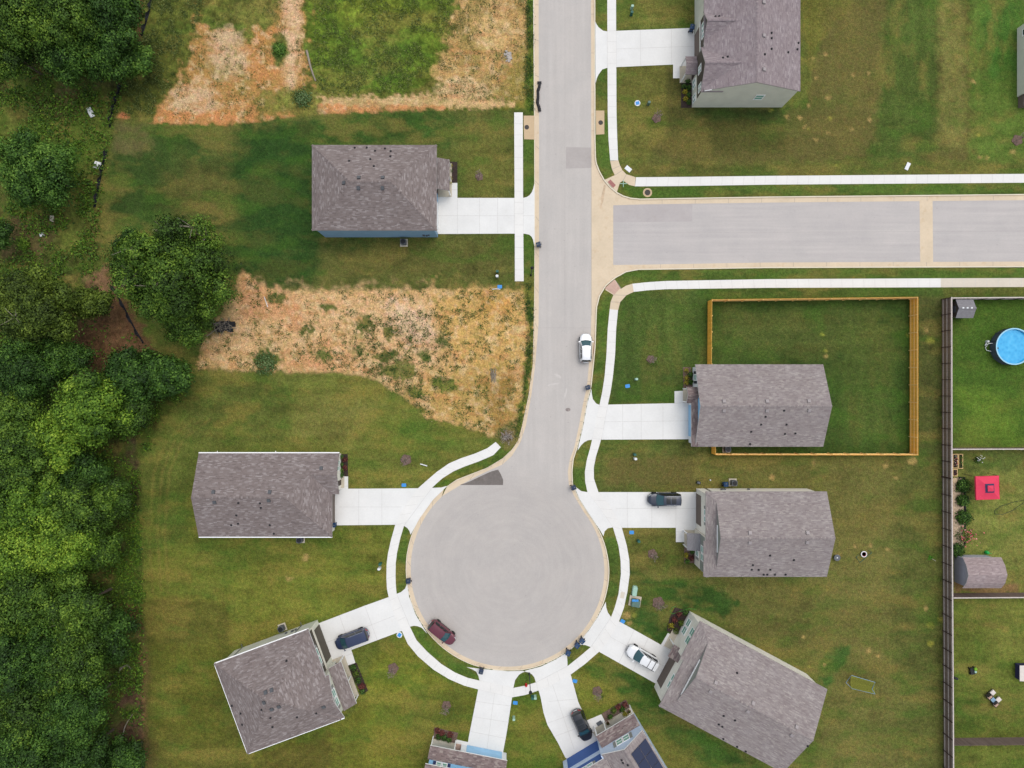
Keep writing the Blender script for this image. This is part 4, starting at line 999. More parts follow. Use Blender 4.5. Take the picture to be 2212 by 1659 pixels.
def hip_a(a0, a1, b0, b1, ze, zr, i0, i1):
    bm = (b0 + b1) / 2
    return [[(a0, b0, ze), (a1, b0, ze), (a1 - i1, bm, zr), (a0 + i0, bm, zr)], [(a0 + i0, bm, zr), (a1 - i1, bm, zr), (a1, b1, ze), (a0, b1, ze)],
            [(a0, b0, ze), (a0 + i0, bm, zr), (a0, b1, ze)], [(a1, b0, ze), (a1, b1, ze), (a1 - i1, bm, zr)]]
def zoomf(x0, y0, sc): return lambda tx, ty: ((x0 + tx / sc) * .72, (y0 + ty / sc) * .72)
def tile(c, r): return lambda tx, ty: (553 * c + tx / 3, 553 * r + ty / 3)

# --- steel-blue hipped house, left of the street
h = House('house', 'steel-blue sided house with a mottled mauve hip roof between the two bare lots', 'house', (-280, -400), 0, (-280, -400))
h.body(M['bluegrey'], box=(-403, -160, -482, -317, 5.3))
pl = hip_a(-408, -153.5, -487.4, -313.1, 5.4, 8.15, 87, 87)
h.roof(pl, M['roofW'], M['fascia2'], ridges=[((-321, -400.2, 8.15), (-240.5, -400.2, 8.15)), ((-408, -487.4, 5.4), (-321, -400.2, 8.15)), ((-408, -313.1, 5.4), (-321, -400.2, 8.15)), ((-153.5, -487.4, 5.4), (-240.5, -400.2, 8.15)), ((-153.5, -313.1, 5.4), (-240.5, -400.2, 8.15))])
ro = h.roof_ob
h.roof([[(-156, -471, 3.6), (-156, -406, 3.6), (-131, -406, 2.75), (-131, -471, 2.75)]], M['roofW'], M['fascia2'], 'porch_roof')
h.roof_ob = ro
h.fittings([(667, 1150), (822, 1150), (570, 1185), (664, 1220), (820, 1220)], [(640, 958), (718, 957), (772, 978), (836, 963), (873, 980), (871, 1013), (741, 1032), (604, 1043), (764, 1077)], tile(1, 0), M['ventdark'])
h.slab('porch_slab', -160, -130, -476, -404, .10, M['slab'])
h.post(-133, -470, 2.7); h.post(-133, -407.5, 2.7); h.post(-133, -440, 2.7)
h.plate('garage_door', 'a', -160, 1, -388, -324, .05, 2.5, M['doorwhite'])
h.plate('entry_door', 'a', -160, 1, -420, -408, .15, 2.5, M['entry'])
h.win('a', -160, 1, -462, -440, .9, 2.4, panes=2)
h.win('b', -317, 1, -345, -330, 4.4, 5.15); h.win('b', -317, 1, -292, -277, 4.4, 5.15)
h.win('b', -482, -1, -340, -318, 3.6, 5.0, panes=2); h.win('b', -482, -1, -260, -245, .9, 2.4); h.win('a', -403, -1, -430, -408, .9, 2.4, panes=2)
mt = MB()
for x, y, w in ((0, 1.2, .16), (.45, 1.1, .12), (.8, 1.4, .1)):
    p = h.c(-190, -317, 0); mt.box(p.x + x, p.x + x + w * 2, p.y - .18, p.y + .02, y, y + w * 2.6)
mt.build('utility_meter', M['acgrey'], h.root)

# --- taupe-roofed gabled house, top right
h = House('house', 'two-storey sage house with dark batten front gables, top right of the street', 'house', (485, -700), 0, (485, -700))
h.body(M['sage'], profile=[(388, 0), (388, 5.2), (485, 7.95), (583, 5.3), (583, 0)], b=(-597.5, -686))
h.body(M['sage'], profile=[(394.5, 0), (394.5, 5.4), (485, 7.95), (583, 5.3), (583, 0)], b=(-686, -850))
pl = [[(390.5, -860, 5.62), (485, -860, 8.1), (485, -597, 8.1), (390.5, -597, 5.62)], [(485, -860, 8.1), (588, -860, 5.4), (588, -597, 5.4), (485, -597, 8.1)]]
g1 = [[(390.5, -760, 5.35), (390.5, -728, 7.2), (470, -728, 7.2), (430, -760, 5.35)], [(390.5, -728, 7.2), (390.5, -694, 5.35), (430, -694, 5.35), (470, -728, 7.2)]]
g2 = [[(385.5, -687, 5.35), (385.5, -641.5, 7.4), (476, -641.5, 7.4), (430, -687, 5.35)], [(385.5, -641.5, 7.4), (385.5, -596, 5.35), (430, -596, 5.35), (476, -641.5, 7.4)]]
h.roof(pl + g1 + g2, M['roofN'], M['fascia2'], ridges=[((485, -860, 8.1), (485, -597, 8.1)), ((390.5, -728, 7.2), (468, -728, 7.2)), ((385.5, -641.5, 7.4), (474, -641.5, 7.4))])
ro = h.roof_ob
h.body(M['batten'], 'gable_wall', profile=[(-758, 3.15), (-758, 5.3), (-728, 7.05), (-696, 5.3), (-696, 3.15)], a=(393.6, 470))
h.body(M['batten'], 'gable_wall', profile=[(-685, 2.9), (-685, 5.3), (-641.5, 7.25), (-598.5, 5.3), (-598.5, 2.9)], a=(387.4, 470))
h.plate('trim_band', 'a', 393.6, -1, -758, -696, 3.0, 3.2, M['trim'], .04)
h.roof([[(364, -688, 2.7), (364, -669, 3.35), (388, -669, 3.35), (388, -688, 2.7)], [(364, -669, 3.35), (364, -650, 2.7), (388, -650, 2.7), (388, -669, 3.35)]], M['roofN'], M['fascia2'], 'porch_roof')
h.roof_ob = ro
h.slab('porch_slab', 362, 388, -686, -650, .12, M['slab'])
h.post(365, -686, 2.7); h.post(365, -652, 2.7)
h.plate('garage_door', 'a', 394.5, -1, -752, -690, .05, 2.4, M['doorbrown'])
h.plate('entry_door', 'a', 388, -1, -666, -654, .15, 2.4, M['entry'])
h.win('a', 393.6, -1, -744, -712, 3.9, 5.3, panes=3)
h.win('a', 387.4, -1, -657, -640, 3.7, 5.1, panes=2); h.win('a', 387.4, -1, -619, -602, 3.7, 5.1, panes=2)
h.win('a', 388, -1, -648, -629, .75, 2.15, panes=2); h.win('a', 388, -1, -616, -599, .75, 2.15, panes=2)
h.win('b', -597.5, 1, 505, 524, 2.7, 4.2); h.win('a', 583, 1, -680, -650, 3.4, 4.8, panes=2); h.win('a', 583, 1, -760, -740, .9, 2.3, panes=2)
h.gutter((392, -597, 5.62), (405, -597, 5.95))
h.fittings([(1227, 35), (1230, 525), (1232, 1020)], [(520, 242), (573, 240), (630, 847), (700, 832), (1340, 483), (1342, 560), (1340, 717), (1242, 797), (1583, 767), (1733, 630), (1718, 723)], zoomf(2040, 0, 4.88), M['vent'])

# --- white and blue single-storey house inside the new cedar fence
h = House('house', 'white and pale blue house with a taupe gable roof, inside the new cedar fence', 'house', (520, 45), 0, (520, 45))
h.body(M['whitewall'], profile=[(-36, 0), (-36, 2.8), (45, 5.3), (126, 2.8), (126, 0)], a=(390, 647))
pl = gable_a(384, 652, -41.2, 131.4, 2.9, 5.5)
skirt = [[(376.5, 24, 2.7), (388, 24, 3.25), (388, 131.4, 3.25), (376.5, 131.4, 2.7)]]
pg = [[(366.5, 6, 2.7), (366.5, 22.5, 3.5), (389, 22.5, 3.5), (389, 6, 2.7)], [(366.5, 22.5, 3.5), (366.5, 40, 2.7), (389, 40, 2.7), (389, 22.5, 3.5)]]
h.roof(pl, M['roofE'], M['fascia'], ridges=[((384, 45, 5.5), (652, 45, 5.5))]); ro = h.roof_ob
h.roof(skirt, M['roofS'], M['fascia'], 'garage_roof'); h.roof(pg, M['roofS'], M['fascia'], 'porch_roof'); h.roof_ob = ro
h.body(M['skyblue'], 'gable_wall', profile=[(28, 3.0), (45, 5.15), (62, 4.7), (96, 3.6), (118, 3.0)], a=(388.6, 392))
h.body(M['whitewall'], 'garage_wall', box=(381.5, 391, 40, 126, 2.65))
h.plate('garage_door', 'a', 381.5, -1, 45, 112, .05, 2.4, M['doorsky'])
h.slab('porch_slab', 369, 391, 10, 40, .12, M['slab']); h.post(369.5, 10, 2.7); h.post(369.5, 38, 2.7)
h.plate('entry_door', 'a', 390, -1, 18, 30, .15, 2.5, M['entry'])
h.win('a', 390, -1, -21, -7, .8, 2.3, shut=M['shutdark'])
h.win('a', 647, 1, -10, 14, .9, 2.3, panes=2); h.win('a', 647, 1, 70, 90, .9, 2.3, panes=2)
h.fittings([(672, 633), (672, 762), (1243, 633), (1243, 762), (1797, 630), (1802, 757)], [(1472, 760), (1225, 842), (1167, 945), (1503, 945), (1035, 1040), (1483, 1068), (1620, 1062), (1020, 1203)], zoomf(2020, 1060, 4.424), M['vent'])

# --- cream house with the dark parked crossover on its drive
h = House('house', 'cream house with a taupe roof, behind the drive with the slate-blue crossover', 'house', (516, 305), 0, (516, 305))
h.body(M['creamlight'], profile=[(225.5, 0), (225.5, 5.35), (305, 7.75), (388.5, 5.35), (388.5, 0)], a=(416, 637))
h.body(M['creamlight'], 'front_wall', box=(398, 420, 225.5, 312, 5.35)); h.body(M['cream'], 'front_wall', box=(394, 420, 312.2, 388.5, 5.3))
A0, AG, A1, B0, B1, BM, ZE, ZR = 394.5, 414, 641.3, 219, 392.8, 305.9, 5.5, 7.9
sl = (ZR - ZE) / (BM - B0); d = 19.5
pl = [[(A0, B0, ZE), (A1, B0, ZE), (A1, BM, ZR), (AG, BM, ZR), (AG, B0 + d, ZE + sl * d)], [(A0, B1, ZE), (AG, B1 - d, ZE + sl * d), (AG, BM, ZR), (A1, BM, ZR), (A1, B1, ZE)],
      [(A0, B0, ZE), (AG + 3, B0 + d + 3, ZE + sl * (d + 3)), (AG + 3, B1 - d - 3, ZE + sl * (d + 3)), (A0, B1, ZE)]]
bay = [[(390.5, 320, ZE - .1), (400, 320, ZE + .2), (400, 392.8, ZE + .2), (390.5, 392.8, ZE - .1)]]
h.roof(pl + bay, M['roofE'], M['fascia2'], ridges=[((AG, BM, ZR), (A1, BM, ZR)), ((A0, B0, ZE), (AG, B0 + d, ZE + sl * d)), ((A0, B1, ZE), (AG, B1 - d, ZE + sl * d))]); ro = h.roof_ob
v = [h.c(415, 243, ZE + sl * 23), h.c(415, 368, ZE + sl * 23), h.c(415, BM, ZR - .12)]
MB().add(v, [(0, 1, 2)]).build('gable_wall', M['greygreen'], h.root)
h.plate('gable_trim', 'a', 414.4, -1, 285, 340, ZE + sl * 25, ZE + sl * 25 + .2, M['trim'], .05)
h.roof([[(367.5, 313, 2.75), (398, 313, 3.25), (398, 349, 3.25), (367.5, 349, 2.75)]], M['roofgrey'], M['fascia2'], 'porch_roof'); h.roof_ob = ro
h.slab('porch_slab', 372, 398, 316, 351, .12, M['slab']); h.post(370, 316, 2.75); h.post(370, 346, 2.75)
h.plate('garage_door', 'a', 398, -1, 236, 300, .05, 2.45, M['doorbrown'])
h.plate('entry_door', 'a', 394, -1, 328, 340, .15, 2.4, M['entry'])
h.win('a', 398, -1, 258, 285, 4.0, 5.3, panes=2, shut=M['shutter'])
h.plate('siding_band', 'a', 394, -1, 314, 388, 2.9, 5.25, M['greygreen'], .02)
h.win('a', 393.7, -1, 334, 366, 3.5, 5.0, panes=2, shut=M['shutter']); h.win('a', 394, -1, 353, 367, .8, 2.2, shut=M['shutter'])
h.win('a', 637, 1, 260, 280, 3.5, 4.9, panes=2); h.win('a', 637, 1, 330, 350, .9, 2.3, panes=2)
mt = MB()
for x, y, w in ((0, 1.2, .16), (.5, 1.1, .12), (3.9, 1.0, .14)):
    p = h.c(444, 225.5, 0); mt.box(p.x + x, p.x + x + w * 2, p.y - .02, p.y + .18, y, y + w * 2.6)
mt.build('utility_meter', M['acgrey'], h.root)
h.fittings([(972, 785), (970, 920), (1735, 782), (1732, 915)], [(1240, 1090), (1557, 1150), (1012, 1217), (998, 1278), (1088, 1280), (1243, 1278), (1155, 1343), (1203, 1343), (1305, 1343), (1445, 1343)], zoomf(2030, 1420, 4.424), M['vent'])

# --- large angled house, lower right
h = House('house', 'large angled pale house with a wide taupe roof, behind the big white SUV', 'house', (383.8, 490.5), 28.2)
h.body(M['creamlight'], profile=[(0, 0), (0, 5.35), (90, 7.8), (180, 5.35), (180, 0)], a=(28, 286))
h.body(M['creamlight'], 'front_wall', box=(0, 30, 0, 78, 5.35)); h.body(M['creamlight'], 'front_wall', box=(9, 30, 78.2, 180, 5.35))
A0, AG, A1, B0, B1, BM, ZE, ZR = -2, 26, 290, -6.3, 186, 89.9, 5.5, 7.95
sl = (ZR - ZE) / (BM - B0); d = AG - A0
pl = [[(A0 - 2, B0, ZE), (A1, B0, ZE), (A1, BM, ZR), (AG, BM, ZR), (AG, B0 + d, ZE + sl * d)], [(A0 + 6, B1, ZE), (AG, B1 - d, ZE + sl * d), (AG, BM, ZR), (A1, BM, ZR), (A1, B1, ZE)],
      [(A0 + 6, 70, ZE), (AG + 4, 70, ZE + sl * 26), (AG + 4, B1 - d - 4, ZE + sl * (d + 4)), (A0 + 6, B1, ZE)],
      [(-4, B0, ZE), (AG + 4, B0 + d + 4, ZE + sl * (d + 4)), (AG + 4, 80, ZE + sl * (d + 4)), (-4, 80, ZE)]]
bump = [[(-10, 20, ZE), (-10, 50, 6.25), (10, 50, 6.25), (10, 20, ZE)], [(-10, 50, 6.25), (-10, 80, ZE), (10, 80, ZE), (10, 50, 6.25)]]
h.roof(pl, M['roofE'], M['fascia2'], ridges=[((AG, BM, ZR), (A1, BM, ZR)), ((A0, B0, ZE), (AG, B0 + d, ZE + sl * d)), ((A0 + 6, B1, ZE), (AG, B1 - d, ZE + sl * d))]); ro = h.roof_ob
v = [h.c(27, B0 + d + 2, ZE + sl * (d + 1)), h.c(27, B1 - d - 2, ZE + sl * (d + 1)), h.c(27, BM, ZR - .12)]
MB().add(v, [(0, 1, 2)]).build('gable_wall', M['greygreen'], h.root)
h.plate('gable_trim', 'a', 26.4, -1, 60, 140, ZE + sl * 31, ZE + sl * 31 + .22, M['trim'], .05)
h.roof([[(-12, 70, 2.8), (-12, 98, 2.8), (12, 98, 3.5), (12, 70, 3.5)]], M['roofS'], M['fascia2'], 'porch_roof'); h.roof_ob = ro
h.slab('porch_slab', -14, 10, 52, 92, .12, M['slab']); h.post(-10, 72, 2.7)
h.plate('garage_door', 'a', 9, -1, 96, 166, .05, 2.45, M['doorbrown'])
h.plate('entry_door', 'a', 9, -1, 80, 90, .15, 2.45, M['entry'])
h.win('a', 0, -1, 10, 46, .9, 2.4, panes=2); h.win('a', 0, -1, 16, 52, 3.5, 5.0, panes=2)
h.win('a', 9, -1, 118, 150, 3.9, 5.2, panes=2)
h.win('b', 0, -1, 106, 126, 3.6, 5.0); h.win('b', 0, -1, 214, 234, 3.6, 5.0); h.win('a', 286, 1, 60, 84, .9, 2.3, panes=2)
h.fittings([(682, 810), (630, 900), (1050, 1012), (998, 1097), (1480, 1247), (1430, 1332)], [(893, 720), (760, 1143), (873, 1187), (712, 1228), (747, 1250), (757, 1370), (893, 1447), (978, 1493), (1590, 1440)], zoomf(1940, 1800, 3.291), M['vent'])

# --- pale blue house with navy garage and solar panels, bottom edge
h = House('house', 'pale blue house with a navy garage door and dark solar panels on its roof', 'house', (118.5, 809.8), -31)
h.body(M['paleblue'], 'wall', box=(80, 176, -11, 200, 5.35))
h.body(M['paleblue'], 'garage_wall', box=(-10.5, 80.2, 0, 200, 5.35))
h.body(M['paleblue'], 'gable_wall', profile=[(82, 5.2), (131, 7.1), (178, 5.2)], b=(-11.2, 200))
zr_ = 7.3
h.roof(gable_b(83, 180.5, -14, 210, 5.5, zr_), M['roofE'], M['trim'], ridges=[((131.7, -14, zr_), (131.7, 210, zr_))]); ro = h.roof_ob
h.roof([[(-14, -5, 5.5), (86, -5, 5.5), (86, 90, 7.6), (-14, 90, 7.6)], [(-14, 90, 7.6), (86, 90, 7.6), (86, 190, 5.5), (-14, 190, 5.5)]], M['roofE'], M['trim'], 'garage_roof')
h.roof([[(86, -32, 2.9), (178, -32, 2.9), (178, -11, 3.75), (86, -11, 3.75)]], M['roofS'], M['trim'], 'porch_roof'); h.roof_ob = ro
h.plate('garage_door', 'b', 0, -1, 0, 77, .05, 2.45, M['doorblue'])
h.plate('trim_band', 'b', 0, -1, -10, 80, 2.9, 3.4, M['paleblue'], .04)
h.plate('siding_band', 'b', 0, -1, -10, 80, 3.4, 5.3, M['doorblue'], .03)
h.slab('porch_slab', 86, 176, -26, -10, .14, M['slab']); h.slab('entry_slab', 78, 100, -20, -10, .15, M['slab'])
h.plate('entry_door', 'b', -11, -1, 84, 98, .15, 2.5, M['entry'])
for a in (87.5, 110, 176): h.post(a, -30, 2.85)
h.win('b', -11, -1, 118, 150, 4.0, 5.35, panes=2, shut=M['shutter'])
h.win('b', -.5, -1, 26, 56, 4.2, 5.25, panes=2, shut=M['shutter'])
def on(a, b): # right-hand slope of the front gable
    return 5.5 + (zr_ - 5.5) * (180.5 - a) / (180.5 - 131.7)
sp = h.roof_ob
for i in range(4):
    for j in range(2):
        b0, b1 = 2 + i * 26, 2 + (i + 1) * 26 - 1; a0, a1 = 139 + j * 19.5, 139 + (j + 1) * 19.5 - .8
        mb = MB(); mb.slabpoly([h.c(x, y, on(x, y) + .12) for x, y in ((a0, b0), (a1, b0), (a1, b1), (a0, b1))], .05)
        mb.build('solar_panel', M['solar'], sp)
for i in range(3):
    b0, b1 = 30 + i * 26, 30 + (i + 1) * 26 - 1
    mb = MB(); mb.slabpoly([h.c(x, y, 5.5 + (zr_ - 5.5) * (x - 83) / 48.7 + .12) for x, y in ((92, b0), (111, b0), (111, b1), (92, b1))], .05)
    mb.build('solar_panel', M['solar'], sp)
h.fittings([], [(1260, 1475), (1285, 1527), (1375, 1568)], zoomf(1660, 2040, 6.144), M['vent'])

# --- sky-blue house with wide front porch roof, bottom edge
h = House('house', 'sky-blue and white house with navy shutters, cut by the bottom edge', 'house', (-97.2, 780), 11.2)
h.body(M['skyblue'], 'wall', profile=[(-73, 0), (-73, 5.35), (6, 7.4), (85, 5.35), (85, 0)], b=(14.5, 190))
h.body(M['whitewall'], 'garage_wall', box=(-12, 87, 0, 16, 2.75))
h.roof(gable_a(-79, 91, 9, 200, 5.5, 8.0), M['roofS'], M['trim'], ridges=[((-79, 104.5, 8.0), (91, 104.5, 8.0))]); ro = h.roof_ob
h.roof([[(-77, -7.4, 2.85), (87.5, -7.4, 2.85), (87.5, 14.4, 3.7), (-77, 14.4, 3.7)]], M['roofS'], M['trim'], 'porch_roof'); h.roof_ob = ro
h.slab('porch_slab', -75.5, -24, .2, 15, .14, M['slab']); h.slab('entry_slab', -25, -11, 1, 15, .16, M['pinkold'])
h.plate('garage_door', 'b', 0, -1, 0, 77, .05, 2.45, M['doorsky'])
h.plate('entry_door', 'b', 14.5, -1, -24, -13, .15, 2.45, M['entry'])
for a in (-75, -25.5): h.post(a, -5, 2.75)
h.win('b', 14.5, -1, -58, -34, 3.85, 5.2, panes=2, shut=M['shutnavy'])
h.win('b', 14.5, -1, 30, 54, 3.85, 5.2, panes=2, shut=M['shutnavy'])

# --- mauve-roofed angled house, lower left
h = House('house', 'angled sage house with a mottled mauve hip roof, beside the navy minivan', 'house', (-420.2, 509.3), -20.3)
h.body(M['sage'], 'wall', box=(-191, 0, 0, 182, 5.3))
h.body(M['sage'], 'front_wall', box=(-8, 6.5, 96, 181, 5.3))
pl = hip_a(-195.5, 8, -7.5, 187.7, 5.5, 8.4, 97.6, 97.6)
fg = [[(14, 95, 5.35), (14, 141, 6.9), (-60, 141, 6.9), (-60, 95, 5.35)], [(14, 141, 6.9), (14, 187.7, 5.35), (-60, 187.7, 5.35), (-60, 141, 6.9)]]
h.roof(pl + fg, M['roofW'], M['fascia'], ridges=[((-97.9, 90.1, 8.4), (-89.6, 90.1, 8.4)), ((14, 141, 6.9), (-56, 141, 6.9)), ((-195.5, -7.5, 5.5), (-97.9, 90.1, 8.4)), ((-195.5, 187.7, 5.5), (-97.9, 90.1, 8.4)), ((8, -7.5, 5.5), (-89.6, 90.1, 8.4)), ((8, 187.7, 5.5), (-89.6, 90.1, 8.4))]); ro = h.roof_ob
h.body(M['sage'], 'gable_wall', profile=[(97, 5.2), (141, 6.75), (185, 5.2)], a=(-30, 7.2))
h.roof([[(32, 90, 2.75), (32, 184, 2.75), (8, 184, 3.75), (8, 90, 3.75)]], M['roofW'], M['trim'], 'porch_roof'); h.roof_ob = ro
h.plate('siding_band', 'a', 0, 1, 3, 94, 3.2, 5.25, M['batten'], .03)
h.plate('trim_band', 'a', 0, 1, 1, 95, 2.7, 3.2, M['cream'], .05)
h.plate('garage_door', 'a', 0, 1, 10, 84, .05, 2.45, M['doordark'])
h.win('a', .5, 1, 40, 74, 3.7, 5.0, panes=2, shut=M['shutter']); h.win('a', 6.5, 1, 128, 164, 4.0, 5.3, panes=2, shut=M['shutter'])
h.slab('porch_slab', 0, 28, 92, 184, .14, M['slab'])
for b_ in (92, 138, 182): h.post(26.5, b_, 2.7)
h.plate('entry_door', 'a', 6.5, 1, 100, 112, .15, 2.4, M['entry'])
h.win('b', 0, -1, -134, -114, 3.4, 4.9, panes=2); h.win('a', -191, -1, 60, 84, .9, 2.3, panes=2)
h.gutter((-195.5, -8.2, 5.42), (8, -8.2, 5.42)); h.gutter((-196, -7.5, 5.42), (-196, 187.7, 5.42)); h.gutter((-195.5, 188.2, 5.42), (14, 188.2, 5.42))
mt = MB()
for x, y, w in ((0, 1.2, .16), (.5, 1.1, .12), (-1.0, 1.0, .14)):
    p = h.c(-52, 0, 0); mt.box(p.x + x, p.x + x + w * 2, p.y - .02, p.y + .18, y, y + w * 2.6)
mt.build('utility_meter', M['acgrey'], h.root)
for a in (-172, -36):
    p = h.c(a, -1.2, 5.2); q = h.c(a, -1.2, .1); MB().tube([p, q, q + Vector((0, .5, -.02))], .05, 6).build('downpipe', M['acgrey'], h.root)
h.fittings([(608, 878), (670, 855), (592, 985), (672, 1055), (745, 1028), (1205, 1030)], [(822, 557), (262, 1018), (350, 1098), (367, 1212), (565, 1060), (657, 1143), (678, 1236), (930, 1135), (1128, 1095)], zoomf(620, 1820, 3.428), M['ventdark'])

# --- single-storey mauve-roofed house, left
h = House('house', 'single-storey cream house with a mottled mauve roof and white gutters, left of the circle', 'house', (-510, 232), 0, (-510, 232))
h.body(M['creamlight'], 'wall', profile=[(150, 0), (150, 2.8), (232.5, 4.9), (315, 2.8), (315, 0)], a=(-651, -466))
h.body(M['creamlight'], 'front_wall', box=(-441, -369, 150, 226, 2.8)); h.body(M['creamlight'], 'garage_wall', box=(-441, -383, 226.2, 315, 2.8))
ZE, ZR = 2.9, 5.1
pl = [[(-656.5, 145, ZE), (-377, 145, ZE), (-464.5, 232.5, ZR), (-656.5, 232.5, ZR)], [(-656.5, 232.5, ZR), (-464.5, 232.5, ZR), (-377, 320, ZE), (-656.5, 320, ZE)], [(-377, 145, ZE), (-377, 320, ZE), (-464.5, 232.5, ZR)]]
fg = [[(-362, 145, ZE + .02), (-363, 188, 3.95), (-440, 188, 3.95), (-440, 145, ZE + .02)], [(-363, 188, 3.95), (-362, 231, ZE + .02), (-440, 231, ZE + .02), (-440, 188, 3.95)]]
h.roof(pl + fg, M['roofW'], M['fascia2'], ridges=[((-656.5, 232.5, ZR), (-464.5, 232.5, ZR)), ((-464.5, 232.5, ZR), (-377, 320, ZE)), ((-363, 188, 3.95), (-425, 188, 3.95))])
h.body(M['creamlight'], 'gable_wall', profile=[(150, 2.75), (188, 3.85), (226, 2.75)], a=(-441, -369.5))
h.gutter((-656.5, 144, 2.86), (-362, 144, 2.86)); h.gutter((-656.5, 321, 2.86), (-377, 321, 2.86))
h.plate('garage_door', 'a', -383, 1, 234, 300, .05, 2.4, M['doorbrown'])
h.plate('entry_door', 'a', -369, 1, 206, 217, .12, 2.4, M['entry'])
h.slab('porch_slab', -370, -362, 198, 224, .1, M['slab'])
h.win('a', -369, 1, 162, 184, .9, 2.3, panes=2); h.win('a', -651, -1, 180, 200, .9, 2.3, panes=2); h.win('b', 150, -1, -600, -580, .9, 2.3); h.win('b', 315, 1, -560, -540, .9, 2.3)
for a in (-636, -510):
    p = h.c(a, 148, 2.8); q = h.c(a, 148, .1); MB().tube([p, q, q + Vector((0, .25, -.02))], .06, 6).build('downpipe', M['trim'], h.root)
h.fittings([(357, 688), (372, 828), (1105, 688), (1092, 805), (1788, 372)], [(687, 835), (973, 840), (985, 900), (660, 1000), (683, 1110), (593, 1130), (1105, 1130), (1157, 1243)], zoomf(560, 1320, 4.424), M['ventdark'])

# --- neighbour at the right edge
h = House('house', 'light grey house whose end wall only just enters the upper right edge', 'house', (1170, -690), 0, (1170, -690))
h.body(M['sage'], 'wall', profile=[(-768, 0), (-768, 3.0), (-694, 5.2), (-620, 3.0), (-620, 0)], a=(1091, 1300))
h.roof(gable_a(1090, 1304, -772, -616, 3.1, 5.4), M['roofN'], M['fascia2'])
h.win('a', 1091, -1, -757, -742, 1.0, 2.4, pane=M['pane2'])
h.body(M['doorbrown'], 'porch_wall', box=(1093, 1110, -619.7, -596, 1.0)); h.roof([[(1092, -616, 2.9), (1122, -616, 2.9), (1122, -598, 2.3), (1092, -598, 2.3)]], M['roofN'], M['fascia2'], 'porch_roof')

# --- sheds beyond the grey fence
h = House('shed', 'small slate-grey garden shed in the corner of the grey fence above the pool', 'shed', (958, -160), 0, (958, -160), group='garden sheds')
h.body(M['doordark'], 'wall', profile=[(-176, 0), (-176, 1.85), (-159.5, 2.45), (-143, 1.85), (-143, 0)], a=(941.5, 973))
h.roof(gable_a(939.5, 976.5, -179.3, -139.7, 1.9, 2.55), M['roofgrey'], M['solarline'], t=.06, ridges=[((939.5, -159.5, 2.58), (976.5, -159.5, 2.58))])
sk = MB()
for a in (948, 957, 966): p = h.c(a, -160, 2.62); sk.box(p.x - .12, p.x + .12, p.y - .1, p.y + .1, p.z - .05, p.z + .05)
sk.build('skylight', M['white'], h.roof_ob)
h.plate('door', 'a', 941.5, -1, -166, -152, .05, 1.75, M['acgrey'])
h = House('shed', 'grey barn shed with a mottled brown gambrel roof, beside the pebble bed and flowering shrubs', 'shed', (992, 398), 0, (992, 398), group='garden sheds')
h.body(M['shedgrey'], 'wall', profile=[(369, 0), (369, 2.45), (380, 3.1), (398, 3.5), (416, 3.1), (427, 2.45), (427, 0)], a=(955.5, 1023))
h.roof([[(949, 364.9, 2.45), (1030, 364.9, 2.45), (1030, 379, 3.2), (949, 379, 3.2)], [(949, 379, 3.2), (1030, 379, 3.2), (1030, 397.5, 3.62), (949, 397.5, 3.62)], [(949, 397.5, 3.62), (1030, 397.5, 3.62), (1030, 416, 3.2), (949, 416, 3.2)], [(949, 416, 3.2), (1030, 416, 3.2), (1030, 429.8, 2.45), (949, 429.8, 2.45)]], M['roofshed'], M['fascia'], t=.07)
h.plate('door', 'a', 955.5, -1, 385, 411, .05, 2.1, M['shedgrey'], .04)
mb = MB(); p = h.c(955.5, 398, 3.0); mb.box(p.x - .06, p.x + .02, p.y - .15, p.y + .15, p.z - .1, p.z + .2); mb.build('gable_vent', M['white'], h.root)
